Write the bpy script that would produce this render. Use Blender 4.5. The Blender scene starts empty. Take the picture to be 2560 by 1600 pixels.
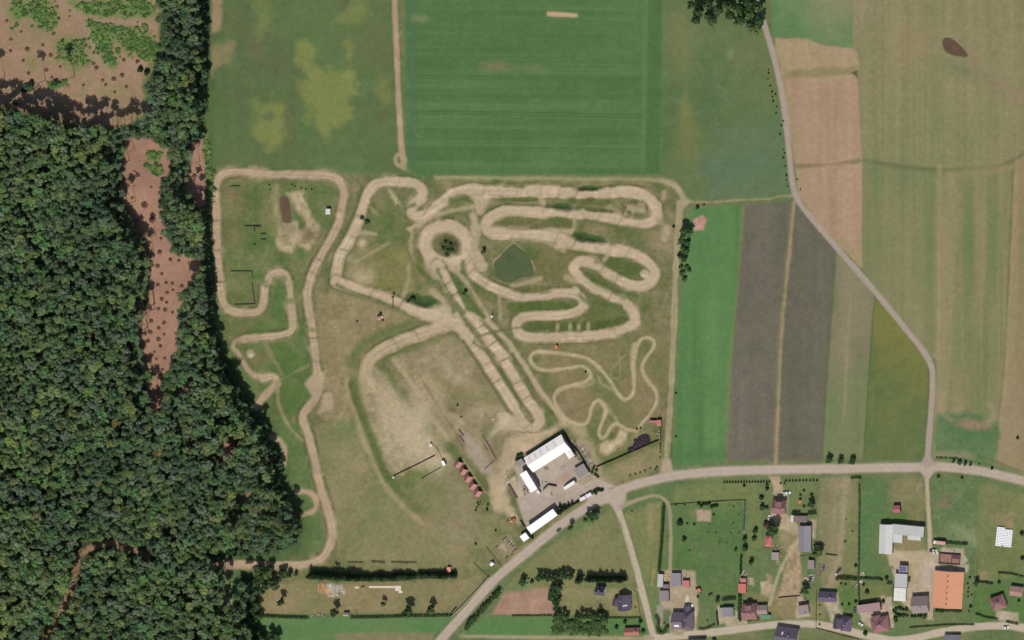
import bpy, math, random
import numpy as np
from mathutils import Vector, Matrix

random.seed(7)
RNG = np.random.default_rng(11)
scn = bpy.context.scene
COL = scn.collection

# ------------------------------------------------------------------ map frame
# every position below is a map reading on a 2560 x 1600 survey sheet; one sheet unit is 0.3 m of ground
M = 0.3
H = 5000.0                          # flying height of the survey camera
CX, CY = 0.41 * H, 0.213 * H        # it stands north-east of the site


def P(sx, sy):
    return ((sx - 1280.0) * M, (800.0 - sy) * M)


def base_of(sx, sy, h):
    gx, gy = P(sx, sy)
    return (gx + (CX - gx) * h / H, gy + (CY - gy) * h / H)


def nums(s):
    return [tuple(float(v) for v in p.split(',')) for p in s.split()]


def F(s):
    return [(x * 1.0583, y * 1.0583) for x, y in nums(s)]


def T(c, r, s):
    return [(640 * c + x * 0.26457, 400 * r + y * 0.26457) for x, y in nums(s)]


def Z(x0, y0, s):
    return [(x0 + x * 0.13229, y0 + y * 0.13229) for x, y in nums(s)]


def lin(c):
    c = np.asarray(c, float) / 255.0
    return np.where(c <= 0.04045, c / 12.92, ((c + 0.055) / 1.055) ** 2.4)


# ------------------------------------------------------------------ tags
def tag(o, label=None, cat=None, group=None, kind=None):
    if label:
        o['label'] = label
    if cat:
        o['category'] = cat
    if group:
        o['group'] = group
    if kind:
        o['kind'] = kind
    return o


def empty(name, loc, rz=0.0):
    o = bpy.data.objects.new(name, None)
    o.empty_display_size = 0.5
    COL.objects.link(o)
    o.location = loc
    o.rotation_euler = (0, 0, rz)
    return o


# ------------------------------------------------------------------ materials
MATS = {}


def mat(name, rgb, rough=0.8, amp=0.12, scale=0.6, spec=0.3, stripes=0.0, sscale=2.0, metal=0.0):
    if name in MATS:
        return MATS[name]
    m = bpy.data.materials.new(name)
    m.use_nodes = True
    nt = m.node_tree
    b = nt.nodes['Principled BSDF']
    b.inputs['Roughness'].default_value = rough
    b.inputs['Specular IOR Level'].default_value = spec
    b.inputs['Metallic'].default_value = metal
    tc = nt.nodes.new('ShaderNodeTexCoord')
    n = nt.nodes.new('ShaderNodeTexNoise')
    n.inputs['Scale'].default_value = scale
    n.inputs['Detail'].default_value = 5
    nt.links.new(tc.outputs['Object'], n.inputs['Vector'])
    mr = nt.nodes.new('ShaderNodeMapRange')
    mr.inputs[1].default_value = 0.3
    mr.inputs[2].default_value = 0.7
    mr.inputs[3].default_value = 1 - amp
    mr.inputs[4].default_value = 1 + amp
    nt.links.new(n.outputs['Fac'], mr.inputs[0])
    val = mr.outputs[0]
    if stripes:
        w = nt.nodes.new('ShaderNodeTexWave')
        w.bands_direction = 'X'
        w.inputs['Scale'].default_value = sscale
        w.inputs['Distortion'].default_value = 0.4
        nt.links.new(tc.outputs['Object'], w.inputs['Vector'])
        m2 = nt.nodes.new('ShaderNodeMapRange')
        m2.inputs[3].default_value = 1 - stripes
        m2.inputs[4].default_value = 1 + stripes
        nt.links.new(w.outputs['Fac'], m2.inputs[0])
        mm = nt.nodes.new('ShaderNodeMath')
        mm.operation = 'MULTIPLY'
        nt.links.new(val, mm.inputs[0])
        nt.links.new(m2.outputs[0], mm.inputs[1])
        val = mm.outputs[0]
    l = lin(rgb)
    vm = nt.nodes.new('ShaderNodeVectorMath')
    vm.operation = 'SCALE'
    vm.inputs[0].default_value = tuple(l)
    nt.links.new(val, vm.inputs['Scale'])
    nt.links.new(vm.outputs[0], b.inputs['Base Color'])
    MATS[name] = m
    return m


def attr_mat(name, amp, scale, rough=0.95, bump=0.0, objrand=0.0, trans=0.0, spec=0.1, stretch=(1, 1, 1)):
    m = bpy.data.materials.new(name)
    m.use_nodes = True
    nt = m.node_tree
    b = nt.nodes['Principled BSDF']
    b.inputs['Roughness'].default_value = rough
    b.inputs['Specular IOR Level'].default_value = spec
    a = nt.nodes.new('ShaderNodeAttribute')
    a.attribute_name = 'Col'
    tc = nt.nodes.new('ShaderNodeTexCoord')
    mp = nt.nodes.new('ShaderNodeMapping')
    mp.inputs['Scale'].default_value = stretch
    nt.links.new(tc.outputs['Object'], mp.inputs['Vector'])
    n = nt.nodes.new('ShaderNodeTexNoise')
    n.inputs['Scale'].default_value = scale
    n.inputs['Detail'].default_value = 6
    n.inputs['Roughness'].default_value = 0.65
    nt.links.new(mp.outputs['Vector'], n.inputs['Vector'])
    mr = nt.nodes.new('ShaderNodeMapRange')
    mr.inputs[1].default_value = 0.25
    mr.inputs[2].default_value = 0.75
    mr.inputs[3].default_value = 1 - amp
    mr.inputs[4].default_value = 1 + amp
    nt.links.new(n.outputs['Fac'], mr.inputs[0])
    val = mr.outputs[0]
    if objrand:
        oi = nt.nodes.new('ShaderNodeObjectInfo')
        m2 = nt.nodes.new('ShaderNodeMapRange')
        m2.inputs[3].default_value = 1 - objrand
        m2.inputs[4].default_value = 1 + objrand
        nt.links.new(oi.outputs['Random'], m2.inputs[0])
        mm = nt.nodes.new('ShaderNodeMath')
        mm.operation = 'MULTIPLY'
        nt.links.new(val, mm.inputs[0])
        nt.links.new(m2.outputs[0], mm.inputs[1])
        val = mm.outputs[0]
    vm = nt.nodes.new('ShaderNodeVectorMath')
    vm.operation = 'SCALE'
    nt.links.new(a.outputs['Color'], vm.inputs[0])
    nt.links.new(val, vm.inputs['Scale'])
    nt.links.new(vm.outputs[0], b.inputs['Base Color'])
    if bump:
        bp = nt.nodes.new('ShaderNodeBump')
        bp.inputs['Strength'].default_value = bump
        bp.inputs['Distance'].default_value = 0.3
        nt.links.new(n.outputs['Fac'], bp.inputs['Height'])
        nt.links.new(bp.outputs['Normal'], b.inputs['Normal'])
    if trans:
        t = nt.nodes.new('ShaderNodeBsdfTranslucent')
        nt.links.new(vm.outputs[0], t.inputs['Color'])
        mx = nt.nodes.new('ShaderNodeMixShader')
        mx.inputs['Fac'].default_value = trans
        nt.links.new(b.outputs[0], mx.inputs[1])
        nt.links.new(t.outputs[0], mx.inputs[2])
        nt.links.new(mx.outputs[0], nt.nodes['Material Output'].inputs['Surface'])
    return m


M_GRASS = attr_mat('grass_ground', 0.16, 0.35, bump=0.35)
M_CROP = attr_mat('crop_ground', 0.09, 0.25, bump=0.2)
M_DIRT = attr_mat('dirt_ground', 0.09, 0.45, bump=0.3)
M_ROAD = attr_mat('worn_asphalt', 0.05, 0.5, rough=0.9)
M_LEAF = attr_mat('leaf', 0.2, 0.5, rough=0.8, objrand=0.14, trans=0.12)
M_BARK = mat('bark', (92, 74, 60), 0.95, 0.2, 1.5)


def water_mat(name, rgb):
    m = bpy.data.materials.new(name)
    m.use_nodes = True
    nt = m.node_tree
    b = nt.nodes['Principled BSDF']
    tc = nt.nodes.new('ShaderNodeTexCoord')
    n = nt.nodes.new('ShaderNodeTexNoise')
    n.inputs['Scale'].default_value = 0.12
    n.inputs['Detail'].default_value = 4
    nt.links.new(tc.outputs['Object'], n.inputs['Vector'])
    cr = nt.nodes.new('ShaderNodeValToRGB')
    l = lin(rgb)
    cr.color_ramp.elements[0].position = 0.3
    cr.color_ramp.elements[1].position = 0.7
    cr.color_ramp.elements[0].color = (*(l * 0.86), 1)
    cr.color_ramp.elements[1].color = (*(l * 1.1), 1)
    nt.links.new(n.outputs['Fac'], cr.inputs['Fac'])
    nt.links.new(cr.outputs['Color'], b.inputs['Base Color'])
    b.inputs['Roughness'].default_value = 0.25
    b.inputs['Specular IOR Level'].default_value = 0.25
    n2 = nt.nodes.new('ShaderNodeTexNoise')
    n2.inputs['Scale'].default_value = 1.2
    nt.links.new(tc.outputs['Object'], n2.inputs['Vector'])
    bp = nt.nodes.new('ShaderNodeBump')
    bp.inputs['Strength'].default_value = 0.08
    nt.links.new(n2.outputs['Fac'], bp.inputs['Height'])
    nt.links.new(bp.outputs['Normal'], b.inputs['Normal'])
    return m


# ------------------------------------------------------------------ mesh helpers
def mesh_np(name, V, Fq, cols=None, material=None, smooth=False):
    """V (n,3), Fq (m,k) -> mesh"""
    V = np.asarray(V, np.float32)
    Fq = np.asarray(Fq, np.int32)
    me = bpy.data.meshes.new(name)
    k = Fq.shape[1]
    me.vertices.add(len(V))
    me.vertices.foreach_set('co', V.ravel())
    me.loops.add(Fq.size)
    me.loops.foreach_set('vertex_index', Fq.ravel())
    me.polygons.add(len(Fq))
    me.polygons.foreach_set('loop_start', np.arange(0, Fq.size, k, dtype=np.int32))
    me.polygons.foreach_set('loop_total', np.full(len(Fq), k, np.int32))
    if cols is not None:
        at = me.color_attributes.new('Col', 'FLOAT_COLOR', 'POINT')
        c4 = np.ones((len(V), 4), np.float32)
        c4[:, :3] = cols
        at.data.foreach_set('color', c4.ravel())
    me.update(calc_edges=True)
    if smooth:
        me.polygons.foreach_set('use_smooth', np.ones(len(Fq), bool))
    if material:
        me.materials.append(material)
    return me


def link(name, me, parent=None, loc=None):
    o = bpy.data.objects.new(name, me)
    COL.objects.link(o)
    if parent:
        o.parent = parent
    if loc:
        o.location = loc
    return o


class MB:
    """collects simple solids into one mesh"""
    def __init__(s):
        s.v = []
        s.f = []

    def poly(s, pts, faces):
        n = len(s.v)
        s.v += [tuple(p) for p in pts]
        s.f += [tuple(i + n for i in f) for f in faces]
        return s

    def box(s, x0, y0, z0, x1, y1, z1, rot=0.0, piv=(0, 0)):
        pts = [(x0, y0, z0), (x1, y0, z0), (x1, y1, z0), (x0, y1, z0), (x0, y0, z1), (x1, y0, z1), (x1, y1, z1), (x0, y1, z1)]
        if rot:
            c, sn = math.cos(rot), math.sin(rot)
            pts = [(piv[0] + (x - piv[0]) * c - (y - piv[1]) * sn, piv[1] + (x - piv[0]) * sn + (y - piv[1]) * c, z) for x, y, z in pts]
        return s.poly(pts, [(0, 3, 2, 1), (4, 5, 6, 7), (0, 1, 5, 4), (1, 2, 6, 5), (2, 3, 7, 6), (3, 0, 4, 7)])

    def cyl(s, p0, p1, r0, r1, n=8):
        p0, p1 = Vector(p0), Vector(p1)
        d = (p1 - p0).normalized()
        a = d.orthogonal().normalized()
        b = d.cross(a)
        ring = lambda p, r: [tuple(p + (a * math.cos(t) + b * math.sin(t)) * r) for t in [2 * math.pi * i / n for i in range(n)]]
        pts = ring(p0, r0) + ring(p1, r1)
        fs = [(i, (i + 1) % n, n + (i + 1) % n, n + i) for i in range(n)] + [tuple(reversed(range(n))), tuple(range(n, 2 * n))]
        return s.poly(pts, fs)

    def mesh(s, name, material):
        me = bpy.data.meshes.new(name)
        me.from_pydata(s.v, [], s.f)
        me.update()
        me.materials.append(material)
        return me

    def build(s, name, material, parent=None, loc=None):
        return link(name, s.mesh(name, material), parent, loc)


# ------------------------------------------------------------------ ground painting
RES = 2.0
X0, X1, Y0, Y1 = -200.0, 2760.0, -200.0, 1800.0
gx = np.arange(X0, X1 + 0.1, RES)
gy = np.arange(Y0, Y1 + 0.1, RES)
NX, NY = len(gx), len(gy)
GX, GY = np.meshgrid(gx, gy)
col = np.zeros((NY, NX, 3))
cls = np.zeros((NY, NX), np.int16)
hgt = np.zeros((NY, NX))


def vnoise(sx, sy, seed, angle=0.0):
    r = np.random.default_rng(seed)
    if angle:
        c, s = math.cos(angle), math.sin(angle)
        u = (GX * c + GY * s) / sx
        v = (-GX * s + GY * c) / sy
    else:
        u, v = GX / sx, GY / sy
    u = u - u.min()
    v = v - v.min()
    lat = r.random((int(v.max()) + 3, int(u.max()) + 3))
    iu, iv = u.astype(int), v.astype(int)
    fu, fv = u - iu, v - iv
    fu = fu * fu * fu * (fu * (fu * 6 - 15) + 10)
    fv = fv * fv * fv * (fv * (fv * 6 - 15) + 10)
    a = lat[iv, iu] * (1 - fu) + lat[iv, iu + 1] * fu
    b = lat[iv + 1, iu] * (1 - fu) + lat[iv + 1, iu + 1] * fu
    return (a * (1 - fv) + b * fv) * 2 - 1


def fbm(sx, sy, seed, octv=4, gain=0.55, angle=0.0):
    t = 0
    w = 1.0
    tot = 0
    for i in range(octv):
        t = t + w * vnoise(sx / 2 ** i, sy / 2 ** i, seed * 13 + i, angle + 0.35 * i if angle == 0 and sx == sy else angle)
        tot += w
        w *= gain
    return t / tot * 1.6


N_BIG = fbm(260, 260, 1)
N_MID = fbm(90, 90, 2)
N_SML = fbm(24, 24, 3, 3)
N_TINY = fbm(9, 9, 4, 2)
N_EDGE = fbm(30, 30, 5, 3)
N_VERT = fbm(26, 420, 6, 3)
N_HORZ = fbm(420, 18, 7, 3)
N_VFINE = vnoise(7, 500, 8) * 0.6 + vnoise(15, 260, 9) * 0.4
N_HFINE = vnoise(700, 6, 10) * 0.6 + vnoise(380, 12, 12) * 0.4


def smooth_line(pts, n=7, closed=False):
    P_ = np.array(pts, float)
    out = []
    m = len(P_)
    rng = range(m if closed else m - 1)
    for i in rng:
        p0 = P_[(i - 1) % m] if (closed or i > 0) else P_[i]
        p1, p2 = P_[i % m], P_[(i + 1) % m]
        p3 = P_[(i + 2) % m] if (closed or i + 2 < m) else p2
        for t in np.linspace(0, 1, n, endpoint=False):
            out.append(0.5 * ((2 * p1) + (p2 - p0) * t + (2 * p0 - 5 * p1 + 4 * p2 - p3) * t * t + (3 * p1 - p0 - 3 * p2 + p3) * t ** 3))
    if not closed:
        out.append(P_[-1])
    return np.array(out)


def win(x0, x1, y0, y1):
    i0 = max(0, int((x0 - X0) / RES))
    i1 = min(NX, int((x1 - X0) / RES) + 2)
    j0 = max(0, int((y0 - Y0) / RES))
    j1 = min(NY, int((y1 - Y0) / RES) + 2)
    return (slice(j0, max(j0, j1)), slice(i0, max(i0, i1)))


def line_dist(pts, reach, closed=False):
    D = np.full((NY, NX), 1e6)
    n = len(pts)
    for i in range(n if closed else n - 1):
        (ax, ay), (bx, by) = pts[i], pts[(i + 1) % n]
        w = win(min(ax, bx) - reach, max(ax, bx) + reach, min(ay, by) - reach, max(ay, by) + reach)
        x, y = GX[w], GY[w]
        if x.size == 0:
            continue
        dx, dy = bx - ax, by - ay
        L = dx * dx + dy * dy + 1e-9
        t = np.clip(((x - ax) * dx + (y - ay) * dy) / L, 0, 1)
        d = np.hypot(x - ax - t * dx, y - ay - t * dy)
        D[w] = np.minimum(D[w], d)
    return D


def inside(pts):
    I = np.zeros((NY, NX), bool)
    p = np.array(pts)
    w = win(p[:, 0].min(), p[:, 0].max(), p[:, 1].min(), p[:, 1].max())
    x, y = GX[w], GY[w]
    r = np.zeros(x.shape, bool)
    n = len(pts)
    for i in range(n):
        (ax, ay), (bx, by) = pts[i], pts[(i + 1) % n]
        if ay == by:
            continue
        c = ((ay > y) != (by > y)) & (x < (bx - ax) * (y - ay) / (by - ay) + ax)
        r ^= c
    I[w] = r
    return I


def poly_mask(pts, soft=4.0, rough=0.0, smooth=0):
    if smooth:
        pts = smooth_line(pts, smooth, True)
    pts = [tuple(p) for p in pts]
    reach = soft + abs(rough) * 2 + 4
    D = line_dist(pts, reach, True)
    sd = np.where(inside(pts), -D, D)
    if rough:
        sd = sd + N_EDGE * rough
    return np.clip(0.5 - sd / (2 * soft), 0, 1)


def line_mask(pts, width, soft=3.0, rough=0.0, smooth=7, closed=False):
    if smooth:
        pts = smooth_line(pts, smooth, closed)
    D = line_dist([tuple(p) for p in pts], width / 2 + soft + abs(rough) * 2 + 30, closed)
    d = D + (N_EDGE * rough if rough else 0)
    return np.clip(0.5 - (d - width / 2) / (2 * soft), 0, 1), D


def ell_mask(cx, cy, rx, ry, soft=0.35, rot=0.0, rough=0.25):
    w = win(cx - 2.2 * max(rx, ry), cx + 2.2 * max(rx, ry), cy - 2.2 * max(rx, ry), cy + 2.2 * max(rx, ry))
    x, y = GX[w] - cx, GY[w] - cy
    c, s = math.cos(rot), math.sin(rot)
    r = np.hypot((x * c + y * s) / rx, (-x * s + y * c) / ry)
    if rough:
        r = r + N_EDGE[w] * rough
    m = np.zeros((NY, NX))
    m[w] = np.clip(0.5 - (r - 1) / (2 * soft), 0, 1)
    return m


def shade(rgb, *terms):
    """surface colour with variation terms (field, rgb2): mixes towards rgb2 where field is high"""
    c = np.ones((NY, NX, 1)) * lin(rgb)[None, None, :]
    for fld, rgb2, k in terms:
        t = np.clip(fld * k, 0, 1)[..., None]
        c = c * (1 - t) + lin(rgb2)[None, None, :] * t
    return c


CLASSES = {0: ('ground', 'wide green meadow and verge land round the race circuit', 'meadow', M_GRASS)}
_next = [1]


def klass(name, label, cat, material):
    i = _next[0]
    _next[0] += 1
    CLASSES[i] = (name, label, cat, material)
    return i


def paint(mask, c, k=None, opacity=1.0):
    global col
    if isinstance(c, tuple):
        c = lin(c)[None, None, :]
    m = (mask * opacity)[..., None]
    nz = np.nonzero(mask > 0)
    if len(nz[0]) == 0:
        return
    sl = (slice(nz[0].min(), nz[0].max() + 1), slice(nz[1].min(), nz[1].max() + 1))
    cc = c[sl] if c.shape[0] > 1 else c
    col[sl] = col[sl] * (1 - m[sl]) + cc * m[sl]
    if k is not None:
        cls[sl][mask[sl] > 0.5] = k


# ---- base
col[:] = shade((100, 112, 72), (N_MID + 0.1, (122, 120, 82), 0.7), (-N_MID, (82, 106, 62), 0.8), (N_SML, (112, 122, 80), 0.4))

# ---- crop fields and meadows
k = klass('field', 'green meadow with large yellow flowering patches, beside the forest', 'field', M_CROP)
c = shade((86, 108, 66), (N_BIG, (100, 116, 68), 0.6), (-N_BIG, (78, 100, 66), 0.7), (N_VERT, (96, 114, 70), 0.5), (N_SML, (104, 118, 80), 0.25), (-N_MID, (94, 100, 68), 0.7), (fbm(120, 160, 51, 4), (104, 104, 70), 0.7))
paint(poly_mask(F('497,-120 927,-120 940,390 960,408 500,404'), 3), c, k)
yel = shade((128, 134, 74), (N_MID, (118, 128, 66), 0.8), (N_SML, (140, 138, 82), 0.5))
for pp in ('390,400 375,560 440,670 520,770 400,750 390,840 510,970 490,1060 570,1270 650,1290 730,1200 900,1150 930,900 925,600 900,460 850,420 850,650 640,660 560,540 560,420',
           '20,980 150,930 260,1000 250,1070 130,1060 70,1110 200,1160 260,1260 230,1420 100,1430 10,1250',
           '940,0 1060,0 1050,200 900,230 780,210 820,140 900,120', '1200,760 1270,860 1230,960 1140,940', '-10,0 140,0 150,200 60,360 0,300'):
    paint(poly_mask(T(1, 0, pp), 13, 16), yel, None, 0.72 if pp[0] == '3' or pp[0] == '2' else 0.4)
paint(poly_mask(T(0, 0, '1995,-300 2095,-200 2090,200 2070,280 2000,310'), 5, 5), shade((156, 134, 104), (N_SML, (140, 126, 92), 0.6)), None, 0.9)
paint(poly_mask(T(0, 0, '1985,420 2215,415 2200,620 2110,610 2020,640 1985,900'), 7, 7), shade((142, 128, 94), (N_SML, (120, 116, 78), 0.6)), None, 0.75)

k = klass('field', 'dark green crop field ruled with faint east-west tractor lines', 'field', M_CROP)
c = shade((82, 112, 66), (N_HORZ, (92, 120, 74), 0.7), (-N_HORZ, (74, 104, 60), 0.7), (N_HFINE, (96, 122, 78), 0.35), (-N_HFINE, (72, 100, 58), 0.35), (N_BIG, (94, 118, 72), 0.5), (N_SML, (90, 116, 76), 0.3))
paint(poly_mask(F('958,-120 1570,-120 1562,412 1000,415 958,405'), 3), c, k)
paint(poly_mask([(1014, -60), (1037, -60), (1046, 430), (1024, 430)], 6), (80, 106, 74), None, 0.6)
paint(poly_mask([(1622, -60), (1656, -60), (1648, 430), (1612, 430)], 4), (76, 104, 62), None, 0.75)
paint(poly_mask([(1612, -60), (1622, -60), (1612, 430), (1602, 430)], 4), (96, 124, 76), None, 0.5)
for yy, dk in ((20, 0), (51, .5), (96, .35), (145, .45), (192, .8), (235, .6), (281, 1), (326, .75), (369, .5)):
    for o in (0, 7):
        w_, _ = line_mask([(1040, yy - 4 + o), (1300, yy + o), (1600, yy + 6 + o)], 2.6, 1.8, 0.6)
        paint(w_ * np.clip(0.75 + N_HORZ * 0.6, 0.1, 1), (62, 88, 50) if dk else (112, 130, 86), None, 0.75 * max(dk, .4))
paint(line_mask([(1038, 320), (1042, 338), (1060, 345)], 3, 2)[0], (108, 130, 84), None, 0.5)
paint(ell_mask(1240, 167, 34, 13, 0.6), (122, 118, 84), None, 0.7)
paint(ell_mask(1050, 47, 18, 9, 0.6), (120, 126, 88), None, 0.7)
paint(poly_mask([(1367, 29), (1444, 34), (1444, 43), (1367, 40)], 2.5, 1), (182, 156, 122), None, 1)
paint(ell_mask(1330, 172, 40, 10, 0.6), (108, 118, 80), None, 0.6)

k = klass('field', 'mottled olive green meadow between striped crop and the curving lane', 'field', M_CROP)
c = shade((94, 112, 70), (N_BIG, (108, 114, 74), 0.8), (-N_BIG, (80, 104, 62), 0.8), (N_MID, (104, 114, 74), 0.5), (-N_MID, (82, 108, 74), 0.5), (N_SML, (106, 120, 84), 0.35))
paint(poly_mask(F('1570,-120 1790,-120 1805,50 1832,150 1855,290 1868,465 1740,472 1640,480 1615,455 1590,425 1562,412'), 3), c, k)
paint(poly_mask(F('1700,300 1850,290 1866,460 1680,470 1660,400'), 26, 20), (92, 114, 88), None, 0.6)
for e in ((1712, 280, 10, 44), (1720, 340, 26, 70), (1705, 110, 18, 60)):
    paint(ell_mask(*e, 0.8), (122, 122, 76), None, 0.6)
paint(ell_mask(1825, 135, 9, 12, 0.8), (128, 138, 104), None, 0.7)

k = klass('field', 'bright green grass patch above the pale stubble field', 'field', M_CROP)
paint(poly_mask(F('1812,-120 2017,-120 2013,116 1960,112 1900,95 1828,88'), 3, 2), shade((98, 126, 80), (N_MID, (114, 130, 88), 0.9), (-N_MID, (84, 112, 76), 0.9)), k)

k = klass('field', 'wide dry olive hay meadow in the upper right corner', 'field', M_CROP)
dry = shade((132, 126, 90), (N_VERT, (144, 134, 98), 0.8), (-N_VERT, (116, 122, 80), 0.8), (N_BIG, (140, 128, 94), 0.6), (-N_BIG, (116, 124, 82), 0.7), (N_VFINE, (146, 136, 102), 0.45), (-N_VFINE, (120, 120, 82), 0.4), (N_TINY, (148, 140, 106), 0.2))
paint(poly_mask(F('2017,-120 2640,-120 2640,375 2419,368 2330,397 2220,402 2035,378 2030,250 2025,120 2013,116'), 3), dry, k)
k = klass('field', 'dry olive hay meadow right of the lane bend, below the ditch line', 'field', M_CROP)
dry2 = shade((122, 124, 84), (N_VERT, (136, 130, 94), 0.9), (-N_VERT, (108, 122, 80), 0.9), (N_BIG, (132, 126, 90), 0.5), (-N_BIG, (108, 122, 80), 0.6), (N_VFINE, (134, 130, 96), 0.4), (-N_VFINE, (110, 116, 78), 0.4))
paint(poly_mask(F('2035,378 2220,402 2212,600 2212,845 2200,850 2100,730 2036,632'), 3), dry2, k)
k = klass('field', 'dry pasture with two faint cart lines at the right edge', 'field', M_CROP)
dry3 = shade((124, 124, 84), (N_VERT, (142, 132, 96), 1.0), (-N_VERT, (106, 120, 76), 0.8), (N_MID, (136, 128, 92), 0.5), (N_VFINE, (136, 130, 96), 0.4), (-N_VFINE, (110, 116, 78), 0.4))
paint(poly_mask(F('2220,402 2330,397 2395,372 2380,700 2365,920 2345,1060 2340,1105 2250,1100 2200,1090 2212,880 2212,600'), 3), dry3, k)
k = klass('field', 'brownish dry field strip along the right edge of the map', 'field', M_CROP)
dry4 = shade((142, 128, 94), (N_VERT, (152, 134, 104), 0.8), (-N_VERT, (126, 122, 84), 0.8), (N_VFINE, (150, 136, 104), 0.4), (-N_VFINE, (126, 118, 84), 0.3))
paint(poly_mask(F('2395,372 2640,330 2640,1200 2419,1130 2345,1100 2345,1060 2365,920 2380,700'), 3), dry4, k)
paint(line_mask(F('1880,393 1960,388 2035,378 2120,392 2220,402 2330,397 2380,385 2440,355 2600,300'), 9, 5, 3)[0], (100, 104, 66), None, 0.7)
paint(line_mask(F('1925,390 2020,384'), 4, 3)[0], (92, 84, 56), None, 0.5)
paint(line_mask(F('2220,0 2221,140 2222,400'), 6, 4, 2)[0], (146, 140, 104), None, 0.35)
paint(line_mask(F('2219,395 2217,560 2218,700 2214,850'), 10, 5, 2)[0], (154, 138, 104), None, 0.6)
paint(line_mask(F('2392,400 2388,520 2380,700 2372,860 2358,990 2346,1070'), 4, 3, 2)[0], (96, 100, 62), None, 0.6)
paint(line_mask(F('2400,420 2394,560 2386,720 2376,900 2364,1000'), 3, 3, 2)[0], (160, 144, 110), None, 0.35)
paint(line_mask(F('2250,640 2246,800 2240,900'), 3, 3, 2)[0], (150, 140, 106), None, 0.3)
paint(line_mask(F('2270,470 2250,430 2262,410 2320,402 2385,395'), 12, 8, 5)[0], (150, 134, 102), None, 0.5)
paint(line_mask(F('2270,500 2240,560 2250,640'), 14, 10, 5)[0], (148, 130, 100), None, 0.4)
paint(line_mask(T(3, 0, '1880,560 2010,640 2130,740 2280,830 2419,900'), 26, 14, 10)[0], (142, 122, 94), None, 0.5)
paint(ell_mask(2395, 172, 60, 18, 0.9, 0.3), (104, 118, 78), None, 0.5)
paint(poly_mask(T(3, 0, '1200,300 1560,250 1600,480 1500,600 1250,620'), 30, 20), (146, 128, 96), None, 0.5)
paint(ell_mask(2100, 15, 60, 50, 0.9), (150, 136, 108), None, 0.5)
# lower right wet corner with oval hollow
k = klass('field', 'lush green wet corner with a bare oval hollow by the junction', 'field', M_GRASS)
paint(poly_mask(T(3, 2, '1590,880 1740,880 1840,890 2000,890 2160,960 2190,1060 2150,1330 1800,1290 1560,1290 1580,1000'), 7, 5), shade((98, 118, 78), (N_MID, (112, 124, 84), 0.8), (-N_MID, (84, 114, 72), 0.8), (N_SML, (80, 112, 72), 0.5)), k)
paint(ell_mask(*T(3, 2, '1930,990')[0], 54, 21, 0.2, 0.1), (84, 112, 70), None, 0.9)
paint(ell_mask(*T(3, 2, '1930,990')[0], 38, 13, 0.5, 0.15), shade((146, 122, 98), (N_TINY, (120, 112, 84), 0.8)), None, 0.95)
paint(line_mask(T(3, 2, '1650,680 1630,860 1720,940'), 9, 6, 5)[0], (156, 142, 110), None, 0.6)
paint(line_mask(T(3, 2, '2080,960 2130,900 2100,800'), 16, 8, 6)[0], (158, 140, 110), None, 0.6)
paint(line_mask(T(3, 2, '1600,1280 1700,1270 1900,1300'), 14, 8, 6)[0], (160, 142, 114), None, 0.5)
paint(line_mask(T(3, 2, '2000,1290 2200,1360 2419,1440'), 5, 3, 2)[0], (80, 96, 58), None, 0.6)
paint(poly_mask(T(3, 2, '1600,1290 2000,1310 2419,1460 2419,1520 2000,1400 1560,1330'), 5), shade((86, 112, 70), (N_SML, (98, 118, 80), 0.6)), None, 0.8)

k = klass('field', 'pale pinkish stubble field split by a darker band, beside the lane', 'field', M_CROP)
stub = shade((164, 136, 110), (N_VERT, (174, 146, 120), 0.7), (-N_VERT, (152, 124, 98), 0.7), (N_SML, (156, 132, 102), 0.4), (N_VFINE, (176, 148, 122), 0.35), (-N_MID, (150, 128, 98), 0.4))
paint(poly_mask(F('1830,88 1900,93 1960,110 2013,114 2024,124 2030,250 2036,376 2036,632 1960,560 1886,462 1878,390 1862,290 1845,170'), 2.5, 1.2), stub, k)
paint(poly_mask(F('1833,92 1900,96 1960,114 2013,118 2024,140 2026,190 1930,200 1846,175'), 8, 5), shade((164, 144, 112), (N_SML, (150, 134, 100), 0.8)), None, 0.85)
paint(poly_mask(F('1850,165 1950,160 2018,158 2022,172 1960,178 1852,186'), 5, 5), (132, 122, 84), None, 0.8)
paint(poly_mask([(2126, 182), (2144, 174), (2145, 198), (2138, 190)], 2), (88, 86, 54), None, 0.9)
paint(line_mask(F('1838,95 1860,200 1880,330 1890,450'), 12, 6, 4)[0], (150, 140, 102), None, 0.5)
paint(line_mask(F('1880,392 1960,388 2030,380'), 8, 4, 3)[0], (118, 112, 74), None, 0.8)
paint(poly_mask(F('1950,555 1985,560 2030,600 2034,632 2000,600'), 7, 4), (150, 138, 100), None, 0.8)

k = klass('field', 'long bright green crop strip beside the circuit lane', 'field', M_CROP)
c = shade((90, 124, 74), (N_VERT, (98, 130, 80), 0.8), (-N_VERT, (80, 114, 66), 0.8), (N_MID, (84, 118, 70), 0.4))
paint(poly_mask(F('1632,492 1758,480 1752,600 1738,760 1722,930 1714,1090 1600,1106 1592,1100 1602,800 1620,600'), 3, 1), c, k)
paint(line_mask(F('1754,490 1748,640 1732,800 1722,920 1718,1050'), 11, 5, 2)[0], (114, 122, 76), None, 0.8)
paint(ell_mask(1750, 1138, 60, 12, 0.5), (82, 112, 72), None, 0.7)
k = klass('field', 'left dark ploughed strip, grey-brown bare soil', 'field', M_DIRT)
pl = shade((106, 100, 86), (N_VERT, (116, 110, 96), 0.8), (-N_VERT, (96, 94, 78), 0.8), (N_BIG, (112, 104, 90), 0.5), (N_VFINE, (114, 108, 94), 0.35), (-N_MID, (98, 98, 80), 0.5))
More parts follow.
